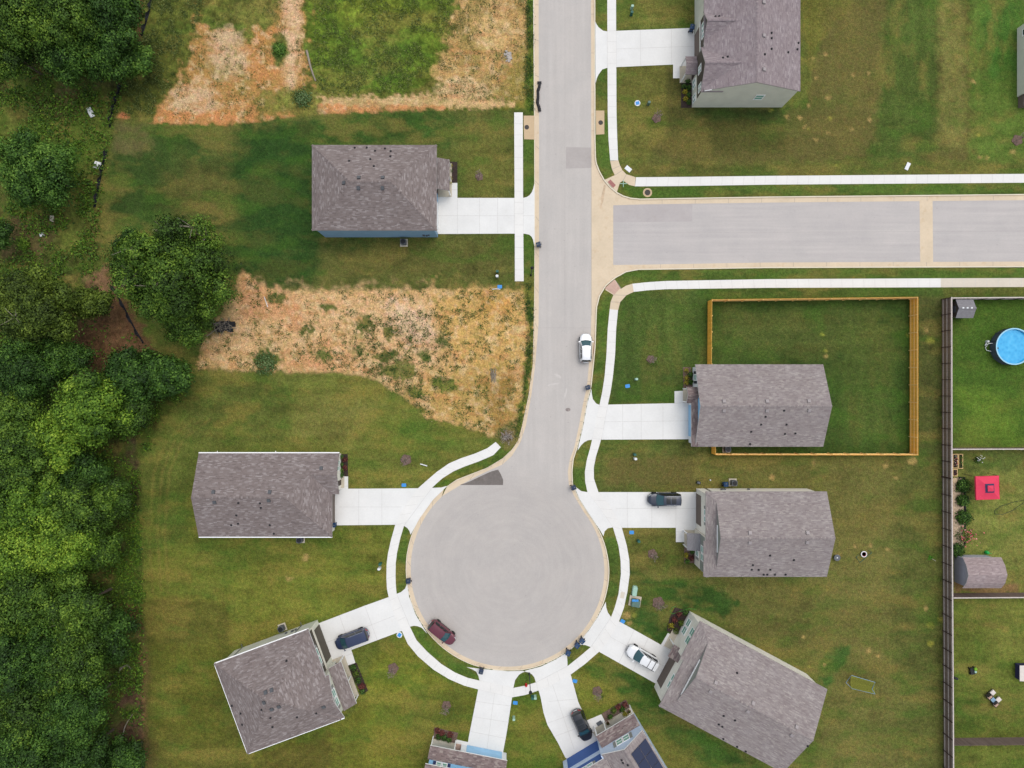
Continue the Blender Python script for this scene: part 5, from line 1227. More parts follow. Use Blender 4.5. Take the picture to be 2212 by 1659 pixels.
# ------------------------------------------------------------------ fences
def fence(name, label, runs, h, mats, group=None):
    """runs: list of (p, q, face) in ground design units; face = +1/-1 side on which posts and rails stand (right/left of p->q on the plan)"""
    board, rail, post, cap = mats
    o0 = G(*runs[0][0]); t = thing(name, label, 'fence', o0, 0, group)
    for p, q, face in runs:
        P0, P1 = G(*p) - o0, G(*q) - o0; d = P1 - P0; L = d.length; d.normalize()
        nrm = Vector((d.y, -d.x, 0)) * face
        mb = MB(); n = int(L / .145)
        for i in range(n):
            u0, u1 = L * i / n + .006, L * (i + 1) / n - .006; hh = h + random.uniform(-.02, .02); j = random.uniform(-.006, .006)
            a, b = P0 + d * u0 + nrm * j, P0 + d * u1 + nrm * j; w = nrm * .02
            mb.add([a, b, b - w, a - w, a + Vector((0, 0, hh)), b + Vector((0, 0, hh)), b - w + Vector((0, 0, hh)), a - w + Vector((0, 0, hh))], [(4, 5, 6, 7), (0, 1, 5, 4), (1, 2, 6, 5), (2, 3, 7, 6), (3, 0, 4, 7)])
        mb.build('board_panel', board, t)
        for z in (.25, h * .52, h - .22):
            a, b = P0 + nrm * .008, P1 + nrm * .008; w = nrm * .05; v = Vector((0, 0, z)); u = Vector((0, 0, .09))
            MB().add([a + v, b + v, b + w + v, a + w + v, a + v + u, b + v + u, b + w + v + u, a + w + v + u], [(0, 3, 2, 1), (4, 5, 6, 7), (0, 1, 5, 4), (1, 2, 6, 5), (2, 3, 7, 6), (3, 0, 4, 7)]).build('rail', rail, t)
        if cap:
            a, b = P0 - nrm * .06, P1 - nrm * .06; w = nrm * .15; v = Vector((0, 0, h + .021)); u = Vector((0, 0, .035))
            MB().add([a + v, b + v, b + w + v, a + w + v, a + v + u, b + v + u, b + w + v + u, a + w + v + u], [(0, 3, 2, 1), (4, 5, 6, 7), (0, 1, 5, 4), (1, 2, 6, 5), (2, 3, 7, 6), (3, 0, 4, 7)]).build('cap_rail', cap, t)
        m = max(1, round(L / 2.44))
        for i in range(m + 1):
            c = P0 + d * min(L - .05, max(.05, L * i / m)) + nrm * .105
            MB().box(c.x - .045, c.x + .045, c.y - .045, c.y + .045, -.1, h - .06).build('fence_post', post, t)
    return t
HF = 1.86
gold = (M['goldwood'], M['railgold'], M['railgold'], None)
fence('cedar_fence', 'new golden cedar privacy fence around the back yard of the white and blue house',
      [((423, -178.6), (859, -184), 1), ((859, -184), (859, 150.5), 1), ((859, 150.5), (431, 150), 1), ((431, 150), (430.5, 127), 1), ((422, -42), (423, -178.6), 1)], HF, gold)
greyf = (M['greywood'], M['railgrey'], M['postdark'], M['railgrey'])
fence('weathered_fence', 'long weathered grey fence running down the right side to the bottom edge',
      [((928.5, -183.5), (929, 200), 1), ((929, 200), (933, 900), 1)], HF + .1, greyf)
fence('weathered_fence', 'weathered grey fence closing the pool yard beside the pavement', [((931, -182), (1230, -184.5), 1)], HF, (M['greywood'], M['railgrey'], M['postdark'], M['railgrey']))
fence('weathered_fence', 'pale-capped fence between the pool yard and the yard with the red canopy', [((930, 138), (1230, 137), 1)], HF - .1, (M['greywood'], M['railgrey'], M['railgrey'], M['railgrey']))
fence('weathered_fence', 'dark weathered fence below the barn shed, across to the right edge', [((933, 452), (1230, 450), 1)], HF, (M['greywood'], M['railgrey'], M['postdark'], M['railgrey']))
fence('weathered_fence', 'dark weathered fence in the lower right corner, below the patio chairs', [((934, 765), (1230, 762), 1)], HF, (M['greywood'], M['postdark'], M['postdark'], None))

def siltfence(label, pts, h=.55):
    o0 = P(*pts[0]); t = thing('silt_fence', label, 'silt fence', o0, 0, 'black silt fence pieces by the wood')
    pl = resample(pts, max(4, len(pts) * 5)); mb = MB(); n = len(pl)
    for i in range(n - 1):
        a, b = P(*pl[i]) - o0, P(*pl[i + 1]) - o0; d = (b - a).normalized(); w = Vector((d.y, -d.x, 0)) * .01
        s0 = Vector((d.y, -d.x, 0)) * .18 * math.sin(i * 1.3); s1 = Vector((d.y, -d.x, 0)) * .18 * math.sin((i + 1) * 1.3)
        u0 = Vector((0, 0, h * (.75 + .25 * math.sin(i * 2.1)))); u1 = Vector((0, 0, h * (.75 + .25 * math.sin((i + 1) * 2.1))))
        mb.add([a - w, b - w, b - w + u1 + s1, a - w + u0 + s0, a + w, b + w, b + w + u1 + s1, a + w + u0 + s0], [(0, 1, 2, 3), (7, 6, 5, 4), (3, 2, 6, 7), (0, 3, 7, 4), (1, 5, 6, 2)])
        f = Vector((d.y, -d.x, 0))
        mb.add([a - f * .12 + Vector((0, 0, .03)), b - f * .12 + Vector((0, 0, .03)), b + f * .10 + Vector((0, 0, .05)), a + f * .10 + Vector((0, 0, .05))], [(0, 1, 2, 3)])
    mb.build('fabric', M['silt'], t)
    for i in range(0, n, 4):
        p = P(*pl[i]) - o0; MB().box(p.x - .02, p.x + .02, p.y - .02, p.y + .02, -.1, h + .15).build('stake', M['bark'], t)
siltfence('black silt fence leading from the top edge past the upper wood', [(328, -20), (326, 10), (318, 40), (306, 78)])
siltfence('short black silt fence between the upper trees and the bare lot', [(261, 185), (252, 212), (240, 252), (238, 275)])
siltfence('black silt fence beside the white board, along the blue house lawn', [(231, 325), (223, 355), (214, 400), (205, 448)])
siltfence('black silt fence crossing the brown leaf litter below the big oak', [(242, 618), (266, 660), (288, 705), (310, 742)])
siltfence('black silt fence end at the bottom edge of the wood', [(313, 1630), (311, 1650), (312, 1690)])

# ------------------------------------------------------------------ vehicles (x forward, y left, z up, metres)
def car(name, label, cat, paint, gxy, head, L, W, Hh, kind_='suv', roofmat=None, rails=None, cross=False, sun=False, group='cars parked on the street and drives', rimmat=None):
    loc = G(*gxy, 0.02); ang = math.atan2(-head[1], head[0])
    t = thing(name, label, cat, loc, ang, group)
    hl, hw = L / 2, W / 2
    van = kind_ == 'van'
    xw = (.29 if van else .235) * L; xf = (.10 if van else .045) * L; xr = -(.45 if kind_ != 'hatch' else .40) * L; xb = -.485 * L
    wb, wr = .90 * hw, (.74 if van else .70) * hw; zb = .98 if kind_ != 'hatch' else .92
    hood = zb - .04
    def plan(x):
        q = min(1, abs(x) / hl)
        p = 5.0 if x > 0 else 8.0
        return hw * max(.0, 1 - q ** p) ** (1 / 2.6) if q < 1 else 0
    def ztop(x):
        f = x / hl
        if f > .97: return .58 + (1 - f) / .03 * .16
        if f > .86: return .74 + (.97 - f) / .11 * (hood - .78)
        if x > xw: return hood - .04 + (.86 * hl - x) / (.86 * hl - xw) * .05
        if x > xb: return zb
        return zb - (xb - x) / (hl + xb) * .28
    xs = [hl * math.copysign(1 - (1 - abs(i)) ** 1.8, i) for i in np.linspace(-1, 1, 45)]
    mb = MB(); rows = []
    for x in xs:
        w = max(.02, plan(x)); z = ztop(x); arch = 0
        row = []
        for fy, zz in ((.80, .24), (.96, .34), (1.0, .58), (.985, z - .16), (.94, z - .05), (.86, z - .005), (.5, z + .02), (0, z + .03)):
            row.append((x, w * fy, max(.22, zz)))
        rows.append(row[:-1] + [row[-1]] + [(p[0], -p[1], p[2]) for p in row[:-1][::-1]])
    m = len(rows[0])
    for i in range(len(rows) - 1):
        for j in range(m - 1): pass
    o = len(mb.v)
    for r in rows: mb.v += r
    for i in range(len(rows) - 1):
        for j in range(m - 1): mb.f.append([o + i * m + j, o + i * m + j + 1, o + (i + 1) * m + j + 1, o + (i + 1) * m + j]); mb.m.append(0)
    for i in (0, len(rows) - 1): mb.f.append([o + i * m + j for j in range(m)]); mb.m.append(0)
    for i in range(len(rows) - 1): mb.f.append([o + i * m, o + (i + 1) * m, o + (i + 1) * m + m - 1, o + i * m + m - 1]); mb.m.append(1)
    # cabin shell
    zr = Hh
    def base(sx, y): # belt outline at windscreen / tail
        return (xw + .16 * (1 - (y / wb) ** 2)) if sx > 0 else (xb + .10 - .08 * (1 - (y / wb) ** 2))
    def topx(sx, y): return (xf + .10 * (1 - (y / wr) ** 2)) if sx > 0 else (xr - .06 * (1 - (y / wr) ** 2))
    def roofz(x, y):
        f = (x - xr) / (xf - xr)
        return zr - .05 * (y / wr) ** 2 - .05 * max(0, (f - .7) / .3) ** 2 - .07 * max(0, (.35 - f) / .35) ** 2
    def screen(sx, grow=0.0, e=0.0):
        def fn(u, v):
            y0 = (2 * v - 1) * (1 - e); q = e * .6 + u * (1 - 1.2 * e)
            yb, yt = y0 * wb, y0 * wr
            b = Vector((base(sx, yb), yb, zb - .02)); tt = Vector((topx(sx, yt), yt, roofz(topx(sx, yt), yt)))
            p = b.lerp(tt, q); bul = .05 * math.sin(math.pi * q)
            return p + Vector((sx * (bul + grow), 0, grow))
        return fn
    def sidef(sy, grow=0.0, u0=0.0, u1=1.0, v0=0.0, v1=1.0):
        def fn(u, v):
            uu = u0 + (u1 - u0) * u; vv = v0 + (v1 - v0) * v
            b = Vector((xb + .10 + (xw - xb - .10) * uu, sy * wb, zb - .02)); tx = xr + (xf - xr) * uu
            tt = Vector((tx, sy * wr, roofz(tx, wr)))
            p = b.lerp(tt, vv); p.y += sy * (.03 * math.sin(math.pi * vv) + grow); p.z += grow * .4
            return p
        return fn
    mb.grid(screen(1), 6, 8); mb.grid(screen(-1), 6, 8); mb.grid(sidef(1), 8, 4); mb.grid(sidef(-1), 8, 4)
    rf = lambda u, v: Vector((0, 0, 0))
    def rooffn(u, v):
        y = (2 * v - 1) * wr; x0, x1 = topx(-1, y), topx(1, y); x = x0 + (x1 - x0) * u
        return Vector((x, y, roofz(x, y)))
    mb.grid(rooffn, 14, 8)
    body = mb.build('body', [paint, M['black']], t, True)
    MB().grid(screen(1, .012, .07), 6, 8).build('windscreen', M['carglass'], t, True)
    MB().grid(screen(-1, .012, .12), 6, 8).build('rear_window', M['sideglass'], t, True)
    for sy in (1, -1):
        for a, b_ in ((.10, .40), (.43, .68), (.71, .93)):
            MB().grid(sidef(sy, .012, a, b_, .14, .90), 4, 4).build('side_window', M['sideglass'], t, True)
    if roofmat: MB().grid(lambda u, v: rooffn(.03 + .94 * u, .06 + .88 * v) + Vector((0, 0, .012)), 12, 6).build('roof_panel', roofmat, t, True)
    if sun: 
        for a, b_ in ((.62, .86), (.30, .56)): MB().grid(lambda u, v: rooffn(a + (b_ - a) * u, .14 + .72 * v) + Vector((0, 0, .016)), 6, 6).build('sunroof', M['sideglass'], t, True)
    if rails:
        for sy in (1, -1):
            pts = [(xr + (xf - xr) * q, sy * wr * .96, roofz(xr + (xf - xr) * q, wr) + .05) for q in np.linspace(.06, .86, 9)]
            MB().tube(pts, .028, 6).build('roof_rail', rails, t)
    if cross:
        for q in (.22, .55):
            x = xr + (xf - xr) * q; MB().box(x - .03, x + .03, -wr * .96, wr * .96, zr + .015, zr + .05).build('cross_bar', M['black'], t)
    rw = .345 if kind_ != 'hatch' else .32
    for sx, wx in ((1, .305 * L), (-1, -.295 * L)):
        for sy in (1, -1):
            w = MB(); o_ = []
            prof = [(rw * .55, -.11), (rw * .93, -.115), (rw, -.08), (rw, .08), (rw * .93, .115), (rw * .55, .11)]
            n = 22
            for r, yy in prof:
                for j in range(n):
                    a = 2 * math.pi * j / n; w.v.append((wx + r * math.cos(a), sy * (hw - .09) + yy, rw + r * math.sin(a)))
            for i in range(len(prof) - 1):
                for j in range(n): w.f.append([i * n + j, i * n + (j + 1) % n, (i + 1) * n + (j + 1) % n, (i + 1) * n + j]); w.m.append(0)
            wo = w.build('wheel', M['tyre'], t, True)
            yy = sy * (hw - .09) + sy * .105; rm = MB(); c0 = (wx, yy, rw)
            for k in range(5):
                a = 2 * math.pi * k / 5; ca, sa = math.cos(a), math.sin(a); e = .06
                rm.add([(wx - sa * e, yy + sy * .01, rw + ca * e), (wx + sa * e, yy + sy * .01, rw - ca * e), (wx + ca * rw * .62 + sa * e * .6, yy, rw + sa * rw * .62 - ca * e * .6), (wx + ca * rw * .62 - sa * e * .6, yy, rw + sa * rw * .62 + ca * e * .6)], [(0, 1, 2, 3), (3, 2, 1, 0)])
            n = 20
            for j in range(n):
                a, b_ = 2 * math.pi * j / n, 2 * math.pi * (j + 1) / n
                rm.add([(wx + rw * .56 * math.cos(a), yy, rw + rw * .56 * math.sin(a)), (wx + rw * .56 * math.cos(b_), yy, rw + rw * .56 * math.sin(b_)), (wx + rw * .7 * math.cos(b_), yy, rw + rw * .7 * math.sin(b_)), (wx + rw * .7 * math.cos(a), yy, rw + rw * .7 * math.sin(a))], [(0, 1, 2, 3), (3, 2, 1, 0)])
            rm.build('rim', rimmat or M['rim'], wo)
    for sy in (1, -1):
        def lamp(x0, x1, f0, f1, z0, z1, nm, mt):
            g = MB().grid(lambda u, v: Vector((x0 + (x1 - x0) * u, sy * (plan(x0 + (x1 - x0) * u) * (f0 + (f1 - f0) * v) + .012), z0 + (z1 - z0) * v)), 5, 3)
            return g.build(nm, mt, t, True)
        xa, xb2 = hl * .985, hl * .80
        MB().grid(lambda u, v: Vector((xa + (xb2 - xa) * u, sy * plan(xa + (xb2 - xa) * u) * (.985 - .13 * v), ztop(xa + (xb2 - xa) * u) - .12 + .13 * v + .012)), 6, 3).build('headlight', M['lampwhite'], t, True)
        xa3, xb3 = -hl * .992, -hl * .90
        MB().grid(lambda u, v: Vector((xa3 + (xb3 - xa3) * u, sy * (plan(xa3 + (xb3 - xa3) * u) * (1.0 - .10 * v) + .014), ztop(xa3 + (xb3 - xa3) * u) - .22 + .22 * v + .012)), 5, 3).build('taillight', M['lampred'], t, True)
        mx = xw - .12
        MB().box(mx - .06, mx + .08, min(sy * (wb + .02), sy * (hw + .17)), max(sy * (wb + .02), sy * (hw + .17)), zb + .02, zb + .17).build('wing_mirror', paint, t)
        MB().box(xb + .5, xw - .3, min(sy * hw * .9, sy * (hw * 1.0 + .004)), max(sy * hw * .9, sy * (hw * 1.0 + .004)), .30, .40).build('sill_trim', M['black'], t)
    # grille, hood seams and plate
    MB().grid(lambda u, v: Vector((hl * (1.0 - .012 * (2 * v - 1) ** 2) + .012, (2 * v - 1) * hw * .45, .42 + .2 * u)), 2, 6).build('grille', M['black'], t)
    MB().box(-hl - .012, -hl + .05, -.26, .26, .62, .74).build('number_plate', M['white'], t)
    sm = MB()
    for sy in (1, -1):
        pts = [(x, sy * hw * (.60 + .12 * (hl * .85 - x) / hl), ztop(x) + .012) for x in np.linspace(xw + .2, hl * .86, 6)]
        sm.tube(pts, .012, 4)
    sm.build('bonnet_crease', paint, t)
    wp = MB()
    for y0, y1 in ((-.55, .05), (.05, .62)):
        wp.tube([(xw + .10 - .05 * abs(y0), y0, zb + .04), (xw - .10, y1, zb + .17)], .014, 4)
    wp.build('wiper', M['black'], t)
    return t
def paint(name, col, **kw): return plain(name, col, .28, .02, 1.0, kw.get('metal', .1), .5, .8)
pw = paint('white_paint', C(243, 244, 246)); psl = paint('slate_blue_paint', C(32, 42, 62), metal=.15); pn = paint('navy_paint', C(40, 52, 86), metal=.2)
pm = paint('maroon_paint', C(104, 36, 54), metal=.2); pb = paint('black_paint', C(26, 28, 36))
car('parked_car', 'white compact SUV parked at the kerb on the right side of the street', 'car', pw, (158, -77), (0, -1), 4.2, 1.80, 1.62, 'hatch', rails=M['rim'])
car('parked_car', 'dark slate-blue crossover with silver roof rails, on the drive of the cream house', 'car', psl, (326.5, 247.5), (-1, 0), 4.75, 1.92, 1.74, 'suv', rails=M['chrome'], sun=True)
car('parked_car', 'navy minivan with silver rails, nose to the dark garage at lower left', 'car', pn, (-343, 546.5), (-71, 26), 5.05, 1.98, 1.74, 'van', rails=M['chrome'])
car('parked_car', 'maroon crossover parked against the kerb inside the cul-de-sac', 'car', pm, (-150, 532.5), (50.6, 41), 4.45, 1.84, 1.62, 'hatch', sun=False)
car('parked_car', 'large white SUV with black roof rails and cross bars, on the angled drive', 'car', pw, (279, 585.5), (-62.6, -36.5), 4.85, 1.96, 1.76, 'suv', rails=M['black'], cross=True)
car('parked_car', 'black SUV on the drive beside the house with navy garage', 'car', pb, (149.6, 731.5), (28.2, 63.2), 4.65, 1.90, 1.70, 'suv', sun=True)

# ------------------------------------------------------------------ wheelie bins
def make_bin(mat):
    t = thing('wheeled_bin', 'x', 'bin', (0, 0, 0), 0, 'wheeled rubbish bins')
    MB().frustum(-.30, .30, -.28, .28, .06, .96, .78).build('bin_body', mat, t)
    lid = MB()
    lid.grid(lambda u, v: Vector((-.34 + .66 * u, (-.32 + .64 * v), 1.0 + .10 * math.sin(math.pi * v) * (.4 + .6 * u) + .03 * u)), 5, 6)
    lid.box(-.34, .32, -.32, .32, .955, .99)
    lid.build('lid', mat, t, True)
    MB().tube([(-.38, -.24, .96), (-.42, -.2, 1.0), (-.42, .2, 1.0), (-.38, .24, .96)], .022, 6).build('handle', M['black'], t)
    MB().box(.02, .20, -.08, .08, 1.09, 1.125).build('lid_plate', M['acgrey'], t)
    for y in (-.30, .30):
        w = MB(); n = 14
        for yy in (y - .035, y + .035):
            for j in range(n): a = 2 * math.pi * j / n; w.v.append((-.26 + .13 * math.cos(a), yy, .13 + .13 * math.sin(a)))
        for j in range(n): w.f.append([j, (j + 1) % n, n + (j + 1) % n, n + j]); w.m.append(0)
        w.f += [list(range(n))[::-1], list(range(n, 2 * n))]; w.m += [0, 0]
        w.build('wheel', M['tyre'], t)
    return t
BINS = [('navy', (1162.5, 530.5), 200, 'navy wheeled bin in the left gutter below the blue house drive'), ('blue', (1491.5, 66.5), 80, 'blue wheeled bin by the garage of the top right house'),
        ('navy', (1268.3, 837), 195, 'navy wheeled bin in the gutter below the parked white compact SUV'), ('navy', (1238, 1051), 20, 'navy wheeled bin at the kerb where the street meets the turning circle, right side'),
        ('blue', (724.5, 1131), 0, 'blue wheeled bin against the garage of the single-storey house at left'), ('navy', (884, 1251.5), 95, 'navy wheeled bin on the left kerb of the turning circle'),
        ('navy', (1040, 1444), 255, 'navy wheeled bin alone on the bottom kerb of the turning circle'), ('blue', (1226, 1405), 245, 'lower left one of the three bins by the bottom right kerb of the circle'),
        ('blue', (1245.5, 1389), 228, 'middle one of the three bins by the bottom right kerb of the circle'), ('blue', (1256, 1379.5), 225, 'upper right one of the three bins by the bottom right kerb of the circle'),
        ('blue', (1563, 1044), 100, 'blue wheeled bin beside the condenser unit north of the cream house')]
protos = {'navy': make_bin(M['bin']), 'blue': make_bin(M['bin2'])}; used = set()
for kd, (u, v), rz, lb in BINS:
    o = protos[kd] if kd not in used else copy_tree(protos[kd]); used.add(kd)
    inroad = sdf(np.array([u]), np.array([v]), ROAD_OUT)[0] < -3
    o.location = P(u, v); o.location.z = -.11 if inroad else .02
    o.rotation_euler = (0, 0, math.radians(rz)); o['label'] = lb

# ------------------------------------------------------------------ condenser units
def make_ac():
    t = thing('air_conditioner', 'x', 'air conditioner', (0, 0, 0), 0, 'condenser units beside the houses')
    MB().box(-.55, .55, -.55, .55, -.1, .09).build('pad', M['padc'], t)
    q = .40; c = .12; oct_ = [(-q + c, -q), (q - c, -q), (q, -q + c), (q, q - c), (q - c, q), (-q + c, q), (-q, q - c), (-q, -q + c)]
    MB().prism(oct_, .09, .86).build('casing', M['acgrey'], t)
    MB().lathe([(.36, .862), (.385, .90), (.35, .90), (.34, .862)], 24, cap=False).build('fan_ring', M['acgrey'], t)
    MB().lathe([(.34, .863), (.0, .8635)], 24, cap=False).build('fan_well', M['black'], t)
    f = MB()
    for k in range(3):
        a = 2 * math.pi * k / 3 + .4
        pts = [(.06 * math.cos(a - .5), .06 * math.sin(a - .5)), (.28 * math.cos(a - .52), .28 * math.sin(a - .52)), (.33 * math.cos(a - .2), .33 * math.sin(a - .2)), (.33 * math.cos(a + .2), .33 * math.sin(a + .2)), (.28 * math.cos(a + .5), .28 * math.sin(a + .5)), (.06 * math.cos(a + .5), .06 * math.sin(a + .5))]
        f.prism(pts, .868, .88)
    f.build('fan', M['fan'], t)
    g = MB()
    for r in (.34,): g.lathe([(r - .006, .895), (r + .006, .895), (r + .006, .903), (r - .006, .903)], 20)
    g.build('fan_guard', M['black'], t)
    return t
acp = make_ac()
for i, (u, v, rz, lb) in enumerate([(871.5, 523, 0, 'dark condenser unit on a pale pad below the steel-blue house'), (648, 1166, 0, 'condenser unit half under the lower eave of the left single-storey house'), (608, 1357.5, 20, 'dark condenser unit behind the angled sage house at lower left'),
                       (1571, 970, 0, 'condenser unit between the cedar fence and the white house'), (1585, 1043, 0, 'condenser unit standing between a blue bin and the cream house')]):
    o = acp if i == 0 else copy_tree(acp)
    o.location = P(u, v, .5); o.location.z = 0; o.rotation_euler = (0, 0, math.radians(rz)); o['label'] = lb

# ------------------------------------------------------------------ street lamps
def lamp(base, top_dir, label):
    t = thing('street_lamp', label, 'street lamp', P(*base), 0, 'black street lamps'); h = 5.3
    MB().lathe([(.16, -.1), (.16, .25), (.11, .35), (.06, .5), (.05, h - .3), (.045, h)], 12).build('pole', M['black'], t)
    hd = MB().lathe([(.10, h), (.22, h + .05), (.24, h + .28), (.10, h + .45), (.03, h + .5)], 8); hd.build('lamp_head', M['black'], t)
    MB().lathe([(.17, h + .04), (.19, h + .26)], 8).build('lamp_glass', M['lampwhite'], t)
lamp((1143.4, 1454.5), None, 'tall black street lamp on the small grass island at the bottom of the circle')
lamp((1146.7, 594.5), None, 'tall black street lamp on the verge below the blue house drive')

# ------------------------------------------------------------------ utility boxes, lids, signs, scraps
def pedestal(u, v, label, mat, rz=0):
    t = thing('utility_pedestal', label, 'utility box', P(u, v), math.radians(rz), 'utility pedestals on the verges')
    MB().frustum(-.16, .16, -.13, .13, -.05, .75, 1.15).build('cabinet', mat, t)
    MB().prism([(x * .19, y * .16) for x, y in ((-1, -.6), (-.6, -1), (.6, -1), (1, -.6), (1, .6), (.6, 1), (-.6, 1), (-1, .6))], .75, .86).build('cap', mat, t)
for u, v, lb, mt in [(1363, 33, 'teal utility pedestal on the top lawn near the pavement', 'teal'), (1364, 20, 'pale green round-topped pedestal above the teal one on the top lawn', 'pale_green'),
                     (1369.5, 981, 'teal pedestal on the lawn below the white and blue house drive', 'teal'), (1371, 990, 'small white pedestal touching the teal one below the white and blue house drive', 'white'),
                     (823, 1216, 'teal pedestal on the lawn left of the turning circle', 'teal'), (821, 1226, 'small white pedestal below the teal one left of the turning circle', 'white'),
                     (1074.5, 588, 'teal pedestal at the lower right corner of the blue house lawn', 'teal'), (1074, 598, 'small white pedestal at the lower right corner of the blue house lawn', 'white'),
                     (1150, 1503, 'teal pedestal below the lamp island pavement, left one of two', 'teal'), (1156, 1502.5, 'pale green pedestal below the lamp island pavement, right one of two', 'pale_green'),
                     (1378, 1167, 'tiny teal pedestal on the lawn left of the cream house', 'teal'), (1373, 819, 'tiny pale pedestal on the lawn of the white and blue house', 'pale_green'), (1400, 226, 'dark green pedestal on the lawn beside the blue meter lid', 'boxgreen'), (1110, 1548, 'pale green pedestal on the lawn between the two bottom drives', 'pale_green')]:
    pedestal(u, v, lb, M[mt])
t = thing('transformer', 'green transformer box with a blue cloth on a tan pad, right of the turning circle', 'transformer', P(1371.5, 1298), math.radians(-10))
MB().box(-.85, .85, -.75, .75, -.1, .10).build('pad', M['dirtpad'], t)
MB().frustum(-.55, .6, -.62, .38, .10, .85, 1.04).build('cabinet', M['boxgreen'], t); MB().box(-.5, .55, -.55, .3, .85, .885).build('lid', M['boxgreen'], t)
t = tag(MB().grid(lambda u, v: Vector((-.45 + .9 * u, .18 + .34 * v, .06 * math.sin(7 * u) * math.sin(5 * v))), 8, 5).build('tarpaulin', M['meter']), 'crumpled blue cloth lying on the green transformer box', 'cloth')
t.location = P(1369.5, 1294) + Vector((0, -.25, .93))
t = thing('cabinet', 'pale green rounded cabinet lid above the transformer box, right of the circle', 'utility box', P(1370, 1275), math.radians(-8))
MB().prism([(x * .34, y * .72) for x, y in ((-1, -.7), (-.7, -1), (.7, -1), (1, -.7), (1, .7), (.7, 1), (-.7, 1), (-1, .7))], -.05, .5).build('cabinet_body', M['pale_green'], t)
MB().prism([(x * .26, y * .62) for x, y in ((-1, -.7), (-.7, -1), (.7, -1), (1, -.7), (1, .7), (.7, 1), (-.7, 1), (-1, .7))], .5, .56).build('lid', M['pale_green'], t)
def meter(u, v, lb, rz=0):
    t = thing('meter_box', lb, 'meter box', P(u, v), math.radians(rz), 'blue water meter lids in the lawns')
    MB().prism([(x * .33, y * .25) for x, y in ((-1, -.75), (-.75, -1), (.75, -1), (1, -.75), (1, .75), (.75, 1), (-.75, 1), (-1, .75))], -.1, .05).build('rim', M['meter'], t)
    MB().box(-.22, .22, -.16, .16, .05, .065).build('lid', M['meter'], t)
for u, v, rz, lb in [(1079.5, 619.5, 0, 'blue meter lid at the edge of the bare lot below the blue house lawn'), (1355.5, 834, 10, 'blue meter lid on the lawn above the white and blue house drive'), (872.5, 1048, 0, 'blue meter lid on the lawn above the left single-storey house drive'),
                     (1364.3, 1150, 0, 'blue meter lid on the lawn below the cream house drive'), (1345, 1342, -28, 'blue meter lid at the top corner of the angled drive with the white SUV'), (1113, 1518, -5, 'blue meter lid on the lawn between the two bottom drives'), (1241.7, 1471, -15, 'blue meter lid on the lawn right of the black SUV drive')]:
    meter(u, v, lb, rz)
def ringed(u, v, lb, rz):
    t = thing('meter_box', lb, 'meter box', P(u, v), math.radians(rz), 'white-rimmed blue meter lids')
    MB().lathe([(.42, -.1), (.42, .05), (.33, .06), (.33, .045)], 20).build('rim', M['white'], t)
    MB().box(-.27, .27, -.24, .24, .03, .075).build('lid', M['meter'], t)
ringed(1377, 223, 'blue meter lid in a white rim on the lawn of the top right house', 10); ringed(863, 1371.5, 'blue meter lid in a white rim beside the navy minivan drive', 60)

def inlet(poly, mh, label):
    o0 = P(*poly[0]); t = thing('storm_inlet', label, 'storm drain', o0, 0, 'storm drain inlets by the kerb')
    MB().prism([tuple((P(*p) - o0).xy) for p in poly], -.25, .03).build('inlet_slab', M['tan2'], t)
    c = P(*mh) - o0
    MB().lathe([(.34, .028), (.33, .040), (.0, .041)], 20, (c.x, c.y), cap=False).build('manhole_lid', M['iron'], t)
inlet([(1131, 250), (1154.6, 250), (1154.7, 301.5), (1132, 301)], (1138, 275), 'tan storm drain slab with a round lid, left of the street by the bare lot')
inlet([(1287, 239), (1305.5, 239), (1305.5, 290), (1287.5, 291)], (1297.5, 265), 'tan storm drain slab with a round lid, right of the street')
t = thing('manhole', 'round iron manhole in a ring of bare sand, on the verge of the cross street', 'manhole', P(1398.7, 416))
MB().lathe([(.68, -.05), (.66, .03), (.0, .032)], 24, cap=False).build('sand_ring', M['tan2'], t); MB().lathe([(.42, .03), (.41, .06), (.30, .062), (.30, .05), (0, .051)], 20, cap=False).build('manhole_lid', M['iron'], t)

def scrap(name, u, v, sx, sy, rz, mat, lb, cat, z=.02, bend=.1):
    mb = MB().grid(lambda a, b: Vector(((a - .5) * sx, (b - .5) * sy, z + bend * math.sin(3.0 * a + 1) * math.sin(2.5 * b + .5) + .03)), 6, 5)
    mb.grid(lambda a, b: Vector(((b - .5) * sx, (a - .5) * sy, z + bend * math.sin(3.0 * b + 1) * math.sin(2.5 * a + .5))), 5, 6)
    o = tag(mb.build(name, mat), lb, cat); o.location = P(u, v); o.rotation_euler = (0, 0, math.radians(rz)); return o
scrap('board', 1357, 365, .95, .62, -40, M['white'], 'white board lying on the lawn at the street corner', 'board', .03, .01)
scrap('board', 1960, 359.5, .55, 1.1, -25, M['white'], 'white board lying by the pavement of the cross street, far from the corner', 'board', .05, .04)
scrap('board', 211, 357, .95, 1.0, -15, M['white'], 'pale torn board lying by the black silt fence', 'board', .05, .06)
scrap('plastic_sheet', 196.5, 243, .65, 1.5, 28, M['white'], 'long pale plastic sheet lying in the weeds at upper left', 'plastic sheet', .06, .10)
scrap('plastic_sheet', 113, 472.5, .5, .9, 0, M['padc'], 'greyish plastic scrap in the grass below the feathery tree', 'plastic sheet', .06, .08)
scrap('plastic_sheet', 91, 506.5, .55, .6, 20, M['white'], 'small white scrap in the grass below the greyish one', 'plastic sheet', .06, .12)
o = scrap('black_cover', 1161.5, 196, .55, 1.0, 10, M['fabric'], 'crumpled black landscape fabric lying along the left gutter', 'fabric', .0, .12)
mb = MB()
